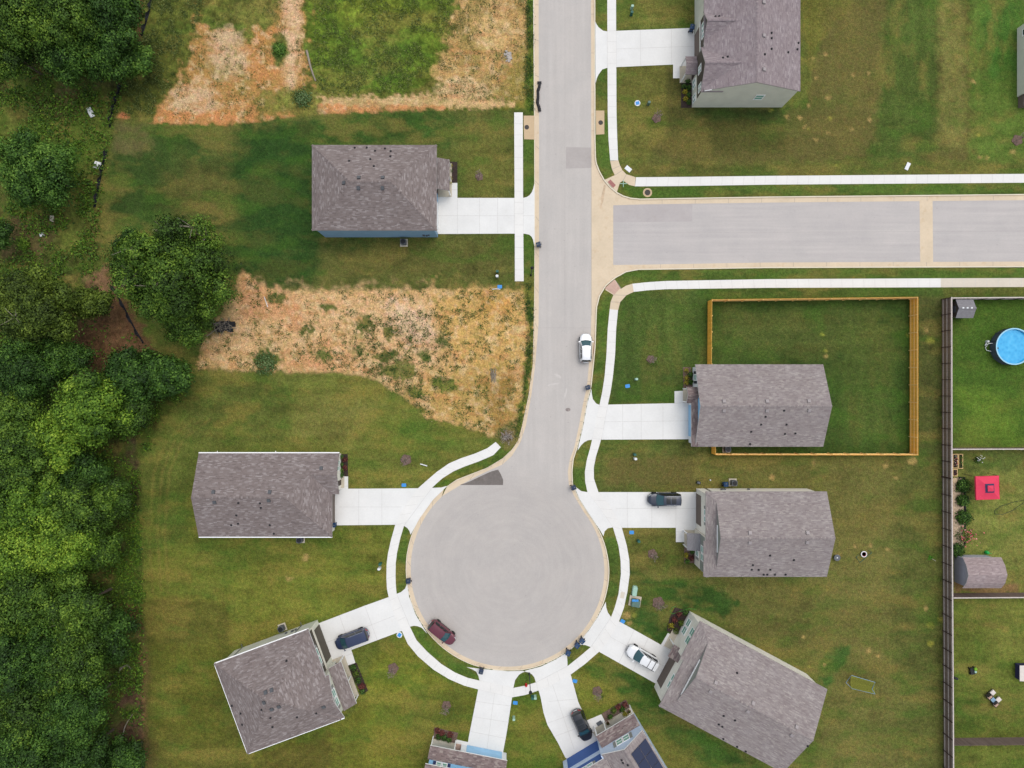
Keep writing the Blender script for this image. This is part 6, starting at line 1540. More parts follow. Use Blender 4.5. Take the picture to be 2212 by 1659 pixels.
for (u0, v0), (u1, v1) in (((1166, 180), (1162, 196)), ((1162, 196), (1161, 222)), ((1161, 222), (1166, 240))):
    p, q = P(u0, v0) - P(1161.5, 196), P(u1, v1) - P(1161.5, 196)
    mb.tube([p, p.lerp(q, .5) + Vector((.06, 0, .08)), q], .20, 7, r1=.24)
mb.box(-.05, .55, 1.0, 1.35, .0, .12)
bpy.data.objects.remove(o)
o = tag(mb.build('fabric_roll', M['fabric']), 'crumpled black fabric roll lying along the left gutter of the street', 'fabric'); o.location = P(1161.5, 196) + Vector((0, 0, -.08))
t = tag(MB().tube([(0, 0, .1), (.25, -1.0, .14), (.55, -2.3, .16), (.9, -3.4, .1), (1.3, -4.4, .08)], .17, 8, r1=.11).build('log', M['deadwood']), 'long pale log lying beside the dirt track at upper left', 'log'); t.location = P(663, 110)
t = tag(MB().tube([(0, 0, .1), (.5, .6, .16), (.8, 1.7, .2), (1.1, 2.4, .16), (1.9, 3.6, .1)], .10, 7, r1=.05).build('fallen_branch', M['deadwood']), 'long pale fallen branch on the leaf litter at lower left', 'branch'); t.location = P(259, 1596)
mb = MB()
for k in range(5): mb.tube([(.1 * k, .2 * k, .1), (.3 + .25 * k, .8 + .1 * k, .3), (1.2 + .2 * k, 1.0 + .4 * math.sin(k), .5)], .06, 5, r1=.02)
t = tag(mb.build('fallen_branch', M['deadwood']), 'bundle of bare grey branches fallen at the wood edge by the lower left lawn', 'branch'); t.location = P(258, 1452)
t = tag(MB().tube([(0, 0, .06), (.5, -.15, .06), (1.0, -.3, .07)], .075, 8).build('drain_pipe', M['white']), 'short white pipe lying on the lawn above the left drive', 'pipe'); t.location = P(908, 1002)
t = tag(MB().tube([(0, 0, .05), (.35, -1.0, .06), (.5, -1.5, .05)], .05, 6).build('pole', M['white']), 'thin white stake lying on the bare lot near the big oak', 'stake'); t.location = P(571, 641)
t = tag(MB().tube([(-.6, 0, .05), (0, .06, .06), (.6, 0, .05)], .05, 6).build('pole', M['white']), 'thin white stake beside the blue meter lid at the bare lot', 'stake'); t.location = P(1072, 625)
for u, v, lb in ((1097.5, 122, 'small heap of pale broken stone on the bare lot by the street'), (1066.5, 810, 'small heap of broken branches on the bare lot by the street bend')):
    mb = MB(); n = 75
    if 'stone' in lb:
        for k in range(n):
            a, r = random.uniform(0, 6.28), random.uniform(0, .75); x, y = r * math.cos(a) * .8, r * math.sin(a) * 1.1; q = random.uniform(.05, .15)
            mb.frustum(x - q, x + q, y - q * .7, y + q * .7, -.05, q * .9, 1.3)
    else:
        for k in range(14):
            a = random.uniform(-.5, .5); x, y = random.uniform(-.3, .3), random.uniform(-.8, .6)
            mb.tube([(x, y - .6, .06 + .02 * k), (x + a * .3, y, .1 + .02 * k), (x + a, y + .6, .06 + .02 * k)], .035, 5)
    o = tag(mb.build('stone_heap' if 'stone' in lb else 'branch_heap', M['stone'] if 'stone' in lb else M['deadwood']), lb, 'heap'); o.location = P(u, v)
t = thing('debris_heap', 'black plastic and twig debris heap at the right foot of the big oak', 'heap', P(486, 706)); b = MB()
for k in range(18):
    x, y = random.uniform(-1.3, 1.3), random.uniform(-.6, .6); b.frustum(x - .35, x + .35, y - .25, y + .25, -.02, random.uniform(.12, .4), 1.2)
b.build('black_plastic', M['fabric'], t); b = MB()
for k in range(20):
    x, y, a = random.uniform(-1.5, 1.2), random.uniform(-.7, .7), random.uniform(0, 3.1); b.tube([(x - math.cos(a), y - math.sin(a), .25), (x, y, .5), (x + math.cos(a), y + math.sin(a), .2)], .03, 4)
b.tube([(-2.6, -1.4, .1), (-.2, .2, .4)], .05, 5); b.build('twigs', M['deadwood'], t)
# red hydrant on the island
t = thing('fire_hydrant', 'red fire hydrant on the island pavement edge beside the street lamp', 'hydrant', P(1136.5, 1480.5, .4))
t.location.z = 0
MB().lathe([(.16, -.05), (.16, .08), (.11, .1), (.11, .55), (.14, .58), (.13, .66), (.06, .74), (.03, .78)], 14).build('barrel', M['red'], t)
MB().box(-.2, .2, -.06, .06, .4, .52).build('outlet', M['red'], t)
t = thing('survey_marker', 'pale green cross-shaped marker on the grass at the street corner', 'marker', P(1345.5, 398))
MB().box(-.5, .5, -.04, .04, .25, .31).build('cross_arm', M['pale_green'], t); MB().box(-.04, .04, -.5, .5, .311, .36).build('cross_arm', M['pale_green'], t); MB().box(-.03, .03, -.03, .03, -.05, .25).build('stake', M['pale_green'], t)

# ------------------------------------------------------------------ things in the yards
t = thing('swimming_pool', 'round above-ground pool with bright blue water inside dark grey walls, at the right edge', 'swimming pool', G(1070, -80))
R, hp = 2.56, 1.22
MB().lathe([(R, -.05), (R + .03, .1), (R, hp)], 64, cap=False).build('wall', M['poolwall'], t, True)
MB().lathe([(R + .06, hp - .04), (R + .07, hp + .03), (R - .10, hp + .03), (R - .10, hp - .04), (R + .06, hp - .04)], 64, cap=False).build('top_rail', M['poolliner'], t, True)
MB().lathe([(R - .05, hp - .03), (R - .06, .02)], 64, cap=False).build('liner', M['poolliner'], t, True)
wm, nt, b = new_mat('pool_water')
o_ = N(nt, 'ShaderNodeTexCoord').outputs['Object']
vo = N(nt, 'ShaderNodeTexVoronoi', Scale=2.2, feature='SMOOTH_F1'); nt.links.new(mapping(nt, o_, (1, 1, 1)), vo.inputs['Vector'])
c_ = ramp(nt, vo.outputs['Distance'], [(0.0, C(44, 164, 224)), (.5, C(66, 182, 236)), (1, C(100, 200, 244))])
nt.links.new(c_, b.inputs['Base Color']); b.inputs['Roughness'].default_value = .06
bp = N(nt, 'ShaderNodeBump', Strength=.15, Distance=.05); nt.links.new(noise(nt, o_, 3.0, 3), bp.inputs['Height']); nt.links.new(bp.outputs[0], b.inputs['Normal'])
MB().lathe([(R - .055, .92), (.01, .921)], 64, cap=False).build('water_surface', wm, t)
for k in range(12):
    a = 2 * math.pi * k / 12 + .2; x, y = (R + .06) * math.cos(a), (R + .06) * math.sin(a)
    MB().box(x - .05, x + .05, y - .05, y + .05, -.05, hp).build('upright', M['poolwall'], t)
hs = MB(); hs.tube([(-R - .05, .5, .6), (-R - .5, .45, .5), (-R - .8, .25, .35)], .04, 6); hs.tube([(-R - .05, -.65, .35), (-R - .6, -.5, .2), (-R - .75, -.1, .15), (-R - .5, .2, .2)], .04, 6); hs.build('hose', M['white'], t)
MB().box(-R + .02, -R + .3, -.35, -.15, .95, hp + .02).build('skimmer', M['black'], t)
t = thing('pool_pump', 'small white pool filter pump on the grass left of the round pool', 'pump', P(2130.5, 738))
MB().lathe([(.17, 0), (.17, .4), (.12, .46), (.05, .5)], 14).build('tank', M['white'], t); MB().tube([(0, 0, .15), (-.15, -.35, .12), (-.25, -.6, .1)], .07, 8).build('motor', M['white'], t)

t = thing('gazebo_canopy', 'red pop-up canopy with a navy square vent, in the yard below the pool', 'canopy', G(1001, 218.5), math.radians(2))
hw, z0, z1, z2 = 1.66, 2.05, 2.28, 2.85
m = MB(); r = .62
co = [(-hw, -hw), (hw, -hw), (hw, hw), (-hw, hw)]; ci = [(-r, -r), (r, -r), (r, r), (-r, r)]
for i in range(4):
    j = (i + 1) % 4
    def fn(u, v, i=i, j=j):
        a = Vector((*co[i], z1)).lerp(Vector((*co[j], z1)), v); b_ = Vector((*ci[i], z2 - .22)).lerp(Vector((*ci[j], z2 - .22)), v)
        p = a.lerp(b_, u); p.z -= .06 * math.sin(math.pi * v) * (1 - u) + .05 * math.sin(math.pi * u); return p
    m.grid(fn, 6, 8)
    m.add([(*co[i], z0), (*co[j], z0), (*co[j], z1), (*co[i], z1)], [(0, 1, 2, 3)])
m.build('canopy_roof', M['clothred'], t)
m = MB()
for i in range(4):
    j = (i + 1) % 4; q = .34
    m.add([(ci[i][0] * 1.02, ci[i][1] * 1.02, z2 - .2), (ci[j][0] * 1.02, ci[j][1] * 1.02, z2 - .2), (ci[j][0] * q / r, ci[j][1] * q / r, z2 - .08), (ci[i][0] * q / r, ci[i][1] * q / r, z2 - .08)], [(0, 1, 2, 3)])
m.build('vent_band', M['clothnavy'], t)
m = MB()
for i in range(4):
    j = (i + 1) % 4; q = .42; m.add([(ci[i][0] * q / r, ci[i][1] * q / r, z2 - .03), (ci[j][0] * q / r, ci[j][1] * q / r, z2 - .03), (0, 0, z2 + .14)], [(0, 1, 2)])
m.build('vent_cap', M['clothred'], t)
for x, y in co: MB().tube([(x * 1.12, y * 1.03, -.05), (x * .98, y * .98, z1 - .02)], .03, 6).build('leg', M['black'], t)

def planter(u0, v0, u1, v1, lb, mats, n):
    p, q = P(u0, v1), P(u1, v0); o0 = (p + q) / 2; x, y = (q.x - p.x) / 2, (q.y - p.y) / 2
    t = thing('planter_box', lb, 'planter', o0, 0, 'timber planter boxes by the grey fence')
    f = MB(); w = .10
    f.box(-x, x, -y, -y + w, -.02, .36); f.box(-x, x, y - w, y, -.02, .36); f.box(-x, -x + w, -y + w, y - w, -.02, .355); f.box(x - w, x, -y + w, y - w, -.02, .355); f.build('frame', M['planterwood'], t)
    MB().box(-x + w, x - w, -y + w, y - w, 0, .28).build('soil', M['mulch'], t)
    for mt, k in mats:
        c = np.stack([rng.uniform(-x + .15, x - .15, k), rng.uniform(-y + .15, y - .15, k), rng.uniform(.3, .6, k)], 1)
        leaf_mesh('planting', c, rng.normal(size=(k, 3)) + [0, 0, 1.2], rng.uniform(.08, .2, k), rng.random(k), mt, t)
planter(2054, 982 - 2, 2066, 1011, 'timber planter box with white and red flowers against the grey fence', [(L_SHRUB, 90), (L_WHITEF, 16), (L_PINKF, 30)], 3)
planter(2066.5, 980, 2076.5, 1012, 'timber planter box with green plants, right of the flowery one', [(L_SHRUB, 120), (L_YELLOW, 30)], 3)
planter(2054, 1012.5, 2065, 1028, 'small timber planter box with bare soil below the flowery one', [(L_RED, 20)], 3)
t = tag(MB().prism([tuple((P(u, v) - P(2064, 1110)).xy) for u, v in ((2055, 1034), (2075, 1030), (2081, 1040), (2082, 1180), (2057, 1182))], -.05, .07).build('pebble_bed', M['pebble']), 'long strip of tan pebbles between the grey fence and the shrubs', 'pebble bed'); t.location = P(2064, 1110)
t = tag(MB().tube([tuple(P(u, v) - P(2082, 1110) + Vector((0, 0, .1))) for u, v in ((2070, 1031), (2082, 1031), (2084, 1080), (2084, 1130), (2083, 1180))], .13, 6).build('bed_edging', M['black']), 'black edging strip along the pebble bed', 'edging'); t.location = P(2082, 1110)
t = tag(MB().lathe([(.42, 0), (.42, .05), (.3, .12), (.05, .14)], 16).build('stone_disc', M['tan2']), 'round tan stone by the fence between planters and pebbles', 'stone'); t.location = P(2062, 1038)
t = thing('watering_can', 'bright green watering can beside the barn shed', 'watering can', P(2133, 1194, .3)); t.location.z = 0
MB().lathe([(.26, 0), (.28, .15), (.2, .42), (.14, .45)], 14).build('can', plain('can_green', C(40, 180, 84), .4, .05), t); MB().tube([(.15, 0, .2), (.5, -.1, .45)], .04, 6).build('spout', plain('can_green', C(40, 180, 84)), t); MB().tube([(-.15, 0, .4), (-.1, 0, .6), (.12, 0, .5)], .025, 6).build('handle', plain('can_green', C(40, 180, 84)), t)
pts = [(2230, 1078), (2190, 1084), (2160, 1094), (2147, 1104), (2150, 1111), (2165, 1111), (2185, 1104), (2205, 1090), (2230, 1072)]
t = tag(MB().tube([tuple(P(u, v) - P(2160, 1094) + Vector((0, 0, .03))) for u, v in resample(pts, 40)], .035, 5).build('garden_hose', M['hosedark']), 'dark garden hose looped on the grass below the red canopy', 'hose'); t.location = P(2160, 1094)
pts = [(1503, 1317), (1490, 1314), (1470, 1320), (1452, 1326), (1447, 1320), (1452, 1312), (1460, 1309)]
t = tag(MB().tube([tuple(P(u, v) - P(1470, 1320) + Vector((0, 0, .05))) for u, v in resample(pts, 40)], .03, 5).build('garden_hose', M['hose']), 'bright green garden hose looped over the dark bed of the angled house', 'hose'); t.location = P(1470, 1320)

def patio(u, v, rz, lb):
    t = thing('patio_chair', lb, 'chair', P(u, v), math.radians(rz), 'cushioned patio chairs on the lower right lawn')
    f = MB(); f.box(-.34, .34, -.34, .34, .25, .33); f.build('seat_frame', M['iron'], t)
    for x in (-.36, .36): MB().box(x - .03, x + .03, -.34, .34, .33, .58).build('armrest', M['iron'], t)
    for x in (-.31, .31):
        for y in (-.31, .31): MB().box(x - .03, x + .03, y - .03, y + .03, 0, .25).build('leg', M['iron'], t)
    b = MB(); b.grid(lambda a, c: Vector((-.33 + .66 * a, .30 + .10 * c, .33 + .55 * c)), 3, 3); b.box(-.33, .33, .345, .40, .33, .9); b.build('backrest', M['iron'], t)
    s = MB()
    for k in range(3): s.box(-.32, .32, -.34 + .21 * k, -.34 + .21 * k + .19, .33, .45)
    s.build('seat_cushion', M['cushion'], t)
    return t
patio(2132.5, 1501, 42, 'cushioned patio chair above the blue side table'); patio(2146, 1517.5, 42, 'cushioned patio chair below the blue side table')
for u, v, lb in ((2140.6, 1493.5, 'white cushioned footstool by the upper patio chair'), (2153, 1508.5, 'white cushioned footstool by the lower patio chair')):
    t = thing('footstool', lb, 'footstool', P(u, v), math.radians(42), 'white footstools of the patio chairs')
    MB().box(-.33, .33, -.30, .30, .26, .40).build('cushion', M['cushw'], t)
    for x in (-.28, .28):
        for y in (-.26, .26): MB().box(x - .03, x + .03, y - .03, y + .03, 0, .26).build('leg', M['iron'], t)
t = thing('side_table', 'pale blue topped side table between the two patio chairs', 'table', P(2141, 1509.5), math.radians(42))
MB().box(-.28, .28, -.36, .36, .42, .46).build('table_top', M['bluetop'], t)
for x in (-.24, .24):
    for y in (-.32, .32): MB().box(x - .025, x + .025, y - .025, y + .025, 0, .42).build('leg', M['iron'], t)
t = thing('lawn_mower', 'black push mower with a lime green cap on the lower right lawn', 'lawn mower', P(2097.5, 1447), math.radians(100))
MB().frustum(-.5, .45, -.32, .32, .12, .36, .9).build('deck', M['black'], t)
MB().lathe([(.22, .36), (.22, .55), (.15, .6)], 14, (.28, -.35)).build('engine_cap', M['lime'], t); MB().lathe([(.17, .36), (.16, .5), (.1, .52)], 14, (-.15, -.30)).build('fuel_tank', M['pale_green'], t)
hm = MB()
for y in (-.2, .25): hm.tube([(.4, y, .3), (.75, y + .1, .8), (.95, y + .15, 1.0)], .025, 6)
hm.tube([(.95, -.05, 1.0), (.95, .40, 1.0)], .03, 6); hm.build('handle', M['black'], t)
for x in (-.4, .4):
    for y in (-.36, .36): MB().box(x - .12, x + .12, y - .035, y + .035, 0, .24).build('wheel', M['tyre'], t)
t = thing('bucket', 'small black bucket lying by the long grey fence', 'bucket', P(2063, 1464), math.radians(-25))
MB().tube([(-.3, 0, .16), (.25, 0, .17)], .15, 12, r1=.17).build('pail', M['black'], t); MB().lathe([(.12, .1), (.0, .11)], 10, (.33, 0), cap=False).build('label_patch', M['white'], t)
t = thing('picnic_table', 'white-topped square table with dark sides at the lower right edge', 'table', G(1098.5, 618))
MB().box(-.95, 1.2, -1.12, 1.12, .95, 1.02).build('table_top', M['cushw'], t); MB().box(-.85, 1.1, -1.05, 1.05, .1, .949).build('side_panel', M['clothnavy'], t)
for x in (-.8, 1.0):
    for y in (-.95, .95): MB().box(x - .04, x + .04, y - .04, y + .04, -.02, .1).build('leg', M['black'], t)
MB().lathe([(.45, 1.022), (.3, 1.1), (.05, 1.12)], 12, (.25, .6)).build('dark_cloth', M['clothnavy'], t)

t = thing('fire_pit', 'round black fire pit with a pale bowl by the back wall of the cream house', 'fire pit', P(1805, 1203))
MB().lathe([(.30, 0), (.42, .35), (.46, .42), (.40, .44), (.26, .30)], 24, cap=False).build('bowl', M['black'], t); MB().lathe([(.13, .34), (.12, .46), (.04, .5)], 14).build('burner', M['white'], t); MB().lathe([(.43, .41), (.46, .43), (.46, .47), (.43, .47)], 24).build('rim', M['acgrey'], t)
t = thing('toy_trampoline', 'small round trampoline with a white and red rim on the brown lawn', 'trampoline', P(1864, 1196))
MB().lathe([(.44, .24), (.44, .30), (.33, .31), (.33, .25)], 28).build('rim', M['white'], t); MB().lathe([(.33, .27), (.31, .29), (.29, .27)], 28).build('red_edge', M['red'], t); MB().lathe([(.30, .265), (0, .266)], 28, cap=False).build('mat', M['clothnavy'], t)
for k in range(6): a = k * math.pi / 3; MB().box(.4 * math.cos(a) - .02, .4 * math.cos(a) + .02, .4 * math.sin(a) - .02, .4 * math.sin(a) + .02, 0, .25).build('leg', M['acgrey'], t)
pts = [(1849, 1203), (1857, 1215), (1883, 1193), (1876, 1188)]
mb = MB(); mb.tube([tuple(P(u, v) - P(1864, 1205) + Vector((0, 0, .06))) for u, v in pts], .035, 6); mb.tube([tuple(P(u, v) - P(1864, 1205) + Vector((0, 0, .07))) for u, v in ((1849, 1203), (1854, 1199))], .03, 6)
t = tag(mb.build('tube_frame', M['teal']), 'thin teal tube frame lying around the small trampoline', 'frame'); t.location = P(1864, 1205)
t = thing('goal_net', 'sagging goal with blue frame and yellow-green net on the brown lawn', 'goal', P(1857, 1476))
q = [P(1831, 1452) - P(1857, 1476), P(1882, 1467) - P(1857, 1476), P(1890, 1499) - P(1857, 1476), P(1838, 1486) - P(1857, 1476)]
q2 = [q[0] + Vector((0, 0, .95)), q[1] + Vector((0, 0, .95)), q[2] + Vector((0, 0, .05)), P(1827, 1474) - P(1857, 1476) + Vector((0, 0, .05)), ]
MB().tube([q2[3], q2[0], q2[1], P(1881, 1486) - P(1857, 1476) + Vector((0, 0, .3)), q2[2]], .035, 6).build('frame', M['bluetop'], t); MB().tube([q2[2], P(1840, 1487) - P(1857, 1476) + Vector((0, 0, .04)), q2[3]], .03, 6).build('base_bar', M['bluetop'], t)
net = MB(); a_, b_, c_, d_ = q2[0], q2[1], q2[2], P(1838, 1486) - P(1857, 1476) + Vector((0, 0, .05))
for i in range(41):
    f = i / 40; net.tube([a_.lerp(b_, f), a_.lerp(b_, f).lerp(d_.lerp(c_, f), .5) + Vector((0, 0, -.15)), d_.lerp(c_, f)], .022, 3)
for i in range(27):
    f = i / 26; s_ = Vector((0, 0, -.15 * math.sin(math.pi * f))); net.tube([a_.lerp(d_, f) + s_, b_.lerp(c_, f) + s_], .014, 3)
net.build('net', plain('net_cord', C(158, 160, 64), .8, .1), t)
t = thing('whirligig', 'green toy windmill fallen on the lawn near the grey fence', 'windmill toy', P(2010, 1205))
MB().tube([(-.05, 0, .06), (.75, -.45, .05)], .03, 6).build('stick', M['padc'], t); c = rng.normal(size=(40, 3)) * [.2, .22, .08] + [-.15, .1, .15]; leaf_mesh('vane', c, rng.normal(size=(40, 3)), np.full(40, .22), rng.random(40), leafmat('toy_green', C(60, 150, 30), C(80, 170, 40), C(110, 190, 60)), t)
t = thing('tool_box', 'small black and grey crate on the lawn above the cream house', 'crate', P(1508, 1042), math.radians(-15))
MB().frustum(-.28, .28, -.2, .2, 0, .35, .9).build('crate_body', M['black'], t); MB().box(-.2, .2, -.13, .13, .35, .37).build('lid', M['acgrey'], t)
t = tag(MB().lathe([(.10, .0), (.12, .1), (.08, .22), (.02, .24)], 10).build('jug', M['white']), 'small white jug on the lawn above the cream house', 'jug'); t.location = P(1534, 1037)
t = tag(MB().box(-.4, .4, -.27, .27, .0, .03).build('door_mat', M['acgrey']), 'dark door mat on the entry walk of the house with solar panels', 'door mat'); t.location = P(1294.5, 1562) + Vector((0, 0, .03)); t.rotation_euler = (0, 0, math.radians(31))
for u, v, lb in ((1358.8, 1537, 'round terracotta plant pot at the far end of the pale porch'), (1313, 1563, 'round terracotta plant pot by the entry of the pale porch')):
    t = thing('plant_pot', lb, 'plant pot', P(u, v, .5), 0, 'plant pots on the porch of the house with solar panels'); t.location.z = .14
    MB().lathe([(.16, 0), (.24, .36), (.20, .36), (.18, .28)], 16, cap=False).build('pot', M['terracotta'], t); c = rng.normal(size=(40, 3)) * [.12, .12, .06] + [0, 0, .38]; leaf_mesh('foliage', c, rng.normal(size=(40, 3)) + [0, 0, 1], np.full(40, .13), rng.random(40), L_DARK, t)
for u, v, lb in ((754.5, 1466.5, 'upper dark porch chair under the mauve porch roof at lower left'), (760, 1482, 'lower dark porch chair under the mauve porch roof at lower left')):
    t = thing('porch_chair', lb, 'chair', P(u - 6, v + 1), math.radians(20), 'dark porch chairs of the angled sage house'); t.location.z = .14
    MB().box(-.28, .28, -.28, .28, .38, .44).build('seat', M['entry'], t); MB().box(-.34, -.28, -.28, .28, .44, 1.0).build('backrest', M['entry'], t)
    for x in (-.25, .25):
        for y in (-.25, .25): MB().box(x - .03, x + .03, y - .03, y + .03, 0, .38).build('leg', M['entry'], t)
# ------------------------------------------------------------------ trees
def tree(name, label, u, v, rpx, mat, h, density=1.0, leaf=.30, flat_=.75, lobes=None, lean=(0, 0), group='trees of the wood on the left', limbs=0, stretch=(1, 1), tone0=.45):
    """u, v: middle of the crown as surveyed; h: height of the crown's middle in metres"""
    z96 = h / K; p = P(u, v, z96); R = rpx * (1 - z96 / HZ) * S
    base = Vector((p.x + lean[0], p.y + lean[1], 0)); t = thing(name, label, 'tree', base, 0, group)
    n = lobes or int(13 + R * 3.4)
    C_, N_, S_, T_ = [], [], [], []
    ends = []
    for i in range(n):
        a = i * 2.399 + random.uniform(-.4, .4); q = math.sqrt((i + .5) / n); rr = R * .84 * q * random.uniform(.78, 1.12)
        rl = R * random.uniform(.17, .33) * (1.15 - .25 * q)
        lc = np.array([rr * math.cos(a) * stretch[0] - lean[0], rr * math.sin(a) * stretch[1] - lean[1], h + R * flat_ * (math.sqrt(max(0, 1 - (.85 * q) ** 2)) - .55) + random.uniform(-.22, .16) * R])
        lt = tone0 + random.uniform(-.28, .26); ends.append(lc)
        m = int(7 + 12 * rl)
        dirs = rng.normal(size=(m, 3)); dirs[:, 2] = np.abs(dirs[:, 2]) * 1.1 - .45; dirs /= np.linalg.norm(dirs, axis=1, keepdims=True)
        for d in dirs:
            cc = lc + d * rl * rng.uniform(.72, 1.05); cr = rng.uniform(.42, .85); k = int(rng.uniform(34, 54) * density)
            x = rng.normal(size=(k, 3)) * cr * np.array([.55, .55, .42])
            out = d * 1.0 + x / cr * .9 + np.array([0, 0, .30])
            C_.append(cc + x); N_.append(out + rng.normal(size=(k, 3)) * .38); S_.append(rng.uniform(.7, 1.25, k) * leaf)
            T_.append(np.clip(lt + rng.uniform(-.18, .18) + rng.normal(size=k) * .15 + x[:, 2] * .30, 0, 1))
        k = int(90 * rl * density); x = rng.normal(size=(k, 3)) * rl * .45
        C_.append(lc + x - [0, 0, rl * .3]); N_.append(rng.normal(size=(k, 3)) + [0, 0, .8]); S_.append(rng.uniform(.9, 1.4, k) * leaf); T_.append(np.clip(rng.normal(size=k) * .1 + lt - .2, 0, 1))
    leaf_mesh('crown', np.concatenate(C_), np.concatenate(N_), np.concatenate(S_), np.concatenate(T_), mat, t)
    b = MB(); top = h + R * flat_ * .1; r0 = max(.14, R * .055)
    b.tube([(0, 0, -.2), (-lean[0] * .1, -lean[1] * .1, .4), (-lean[0] * .4, -lean[1] * .4, h * .45), (-lean[0], -lean[1], top)], r0, 9, r1=r0 * .35)
    for e in random.sample(ends, min(len(ends), 9)):
        s0 = Vector((-lean[0] * .45, -lean[1] * .45, h * random.uniform(.45, .7))); e = Vector(e)
        b.tube([s0, s0.lerp(e, .5) + Vector((0, 0, .25)), e], r0 * .38, 5, r1=r0 * .12)
    b.build('trunk', M['bark'], t)
    for k in range(limbs):
        e = Vector(ends[(k * 5 + 2) % len(ends)]); w = MB()
        q = e + Vector((0, 0, R * .26))
        for j in range(5):
            a = random.uniform(0, 6.28); L = random.uniform(.8, 2.0)
            w.tube([e + Vector((0, 0, -.2)), q.lerp(e, .3) + Vector((math.cos(a) * .3, math.sin(a) * .3, .1)), q + Vector((math.cos(a) * L, math.sin(a) * L, random.uniform(-.15, .35)))], .055, 4, r1=.015)
        w.build('dead_limb', M['deadwood'], t)
    return t
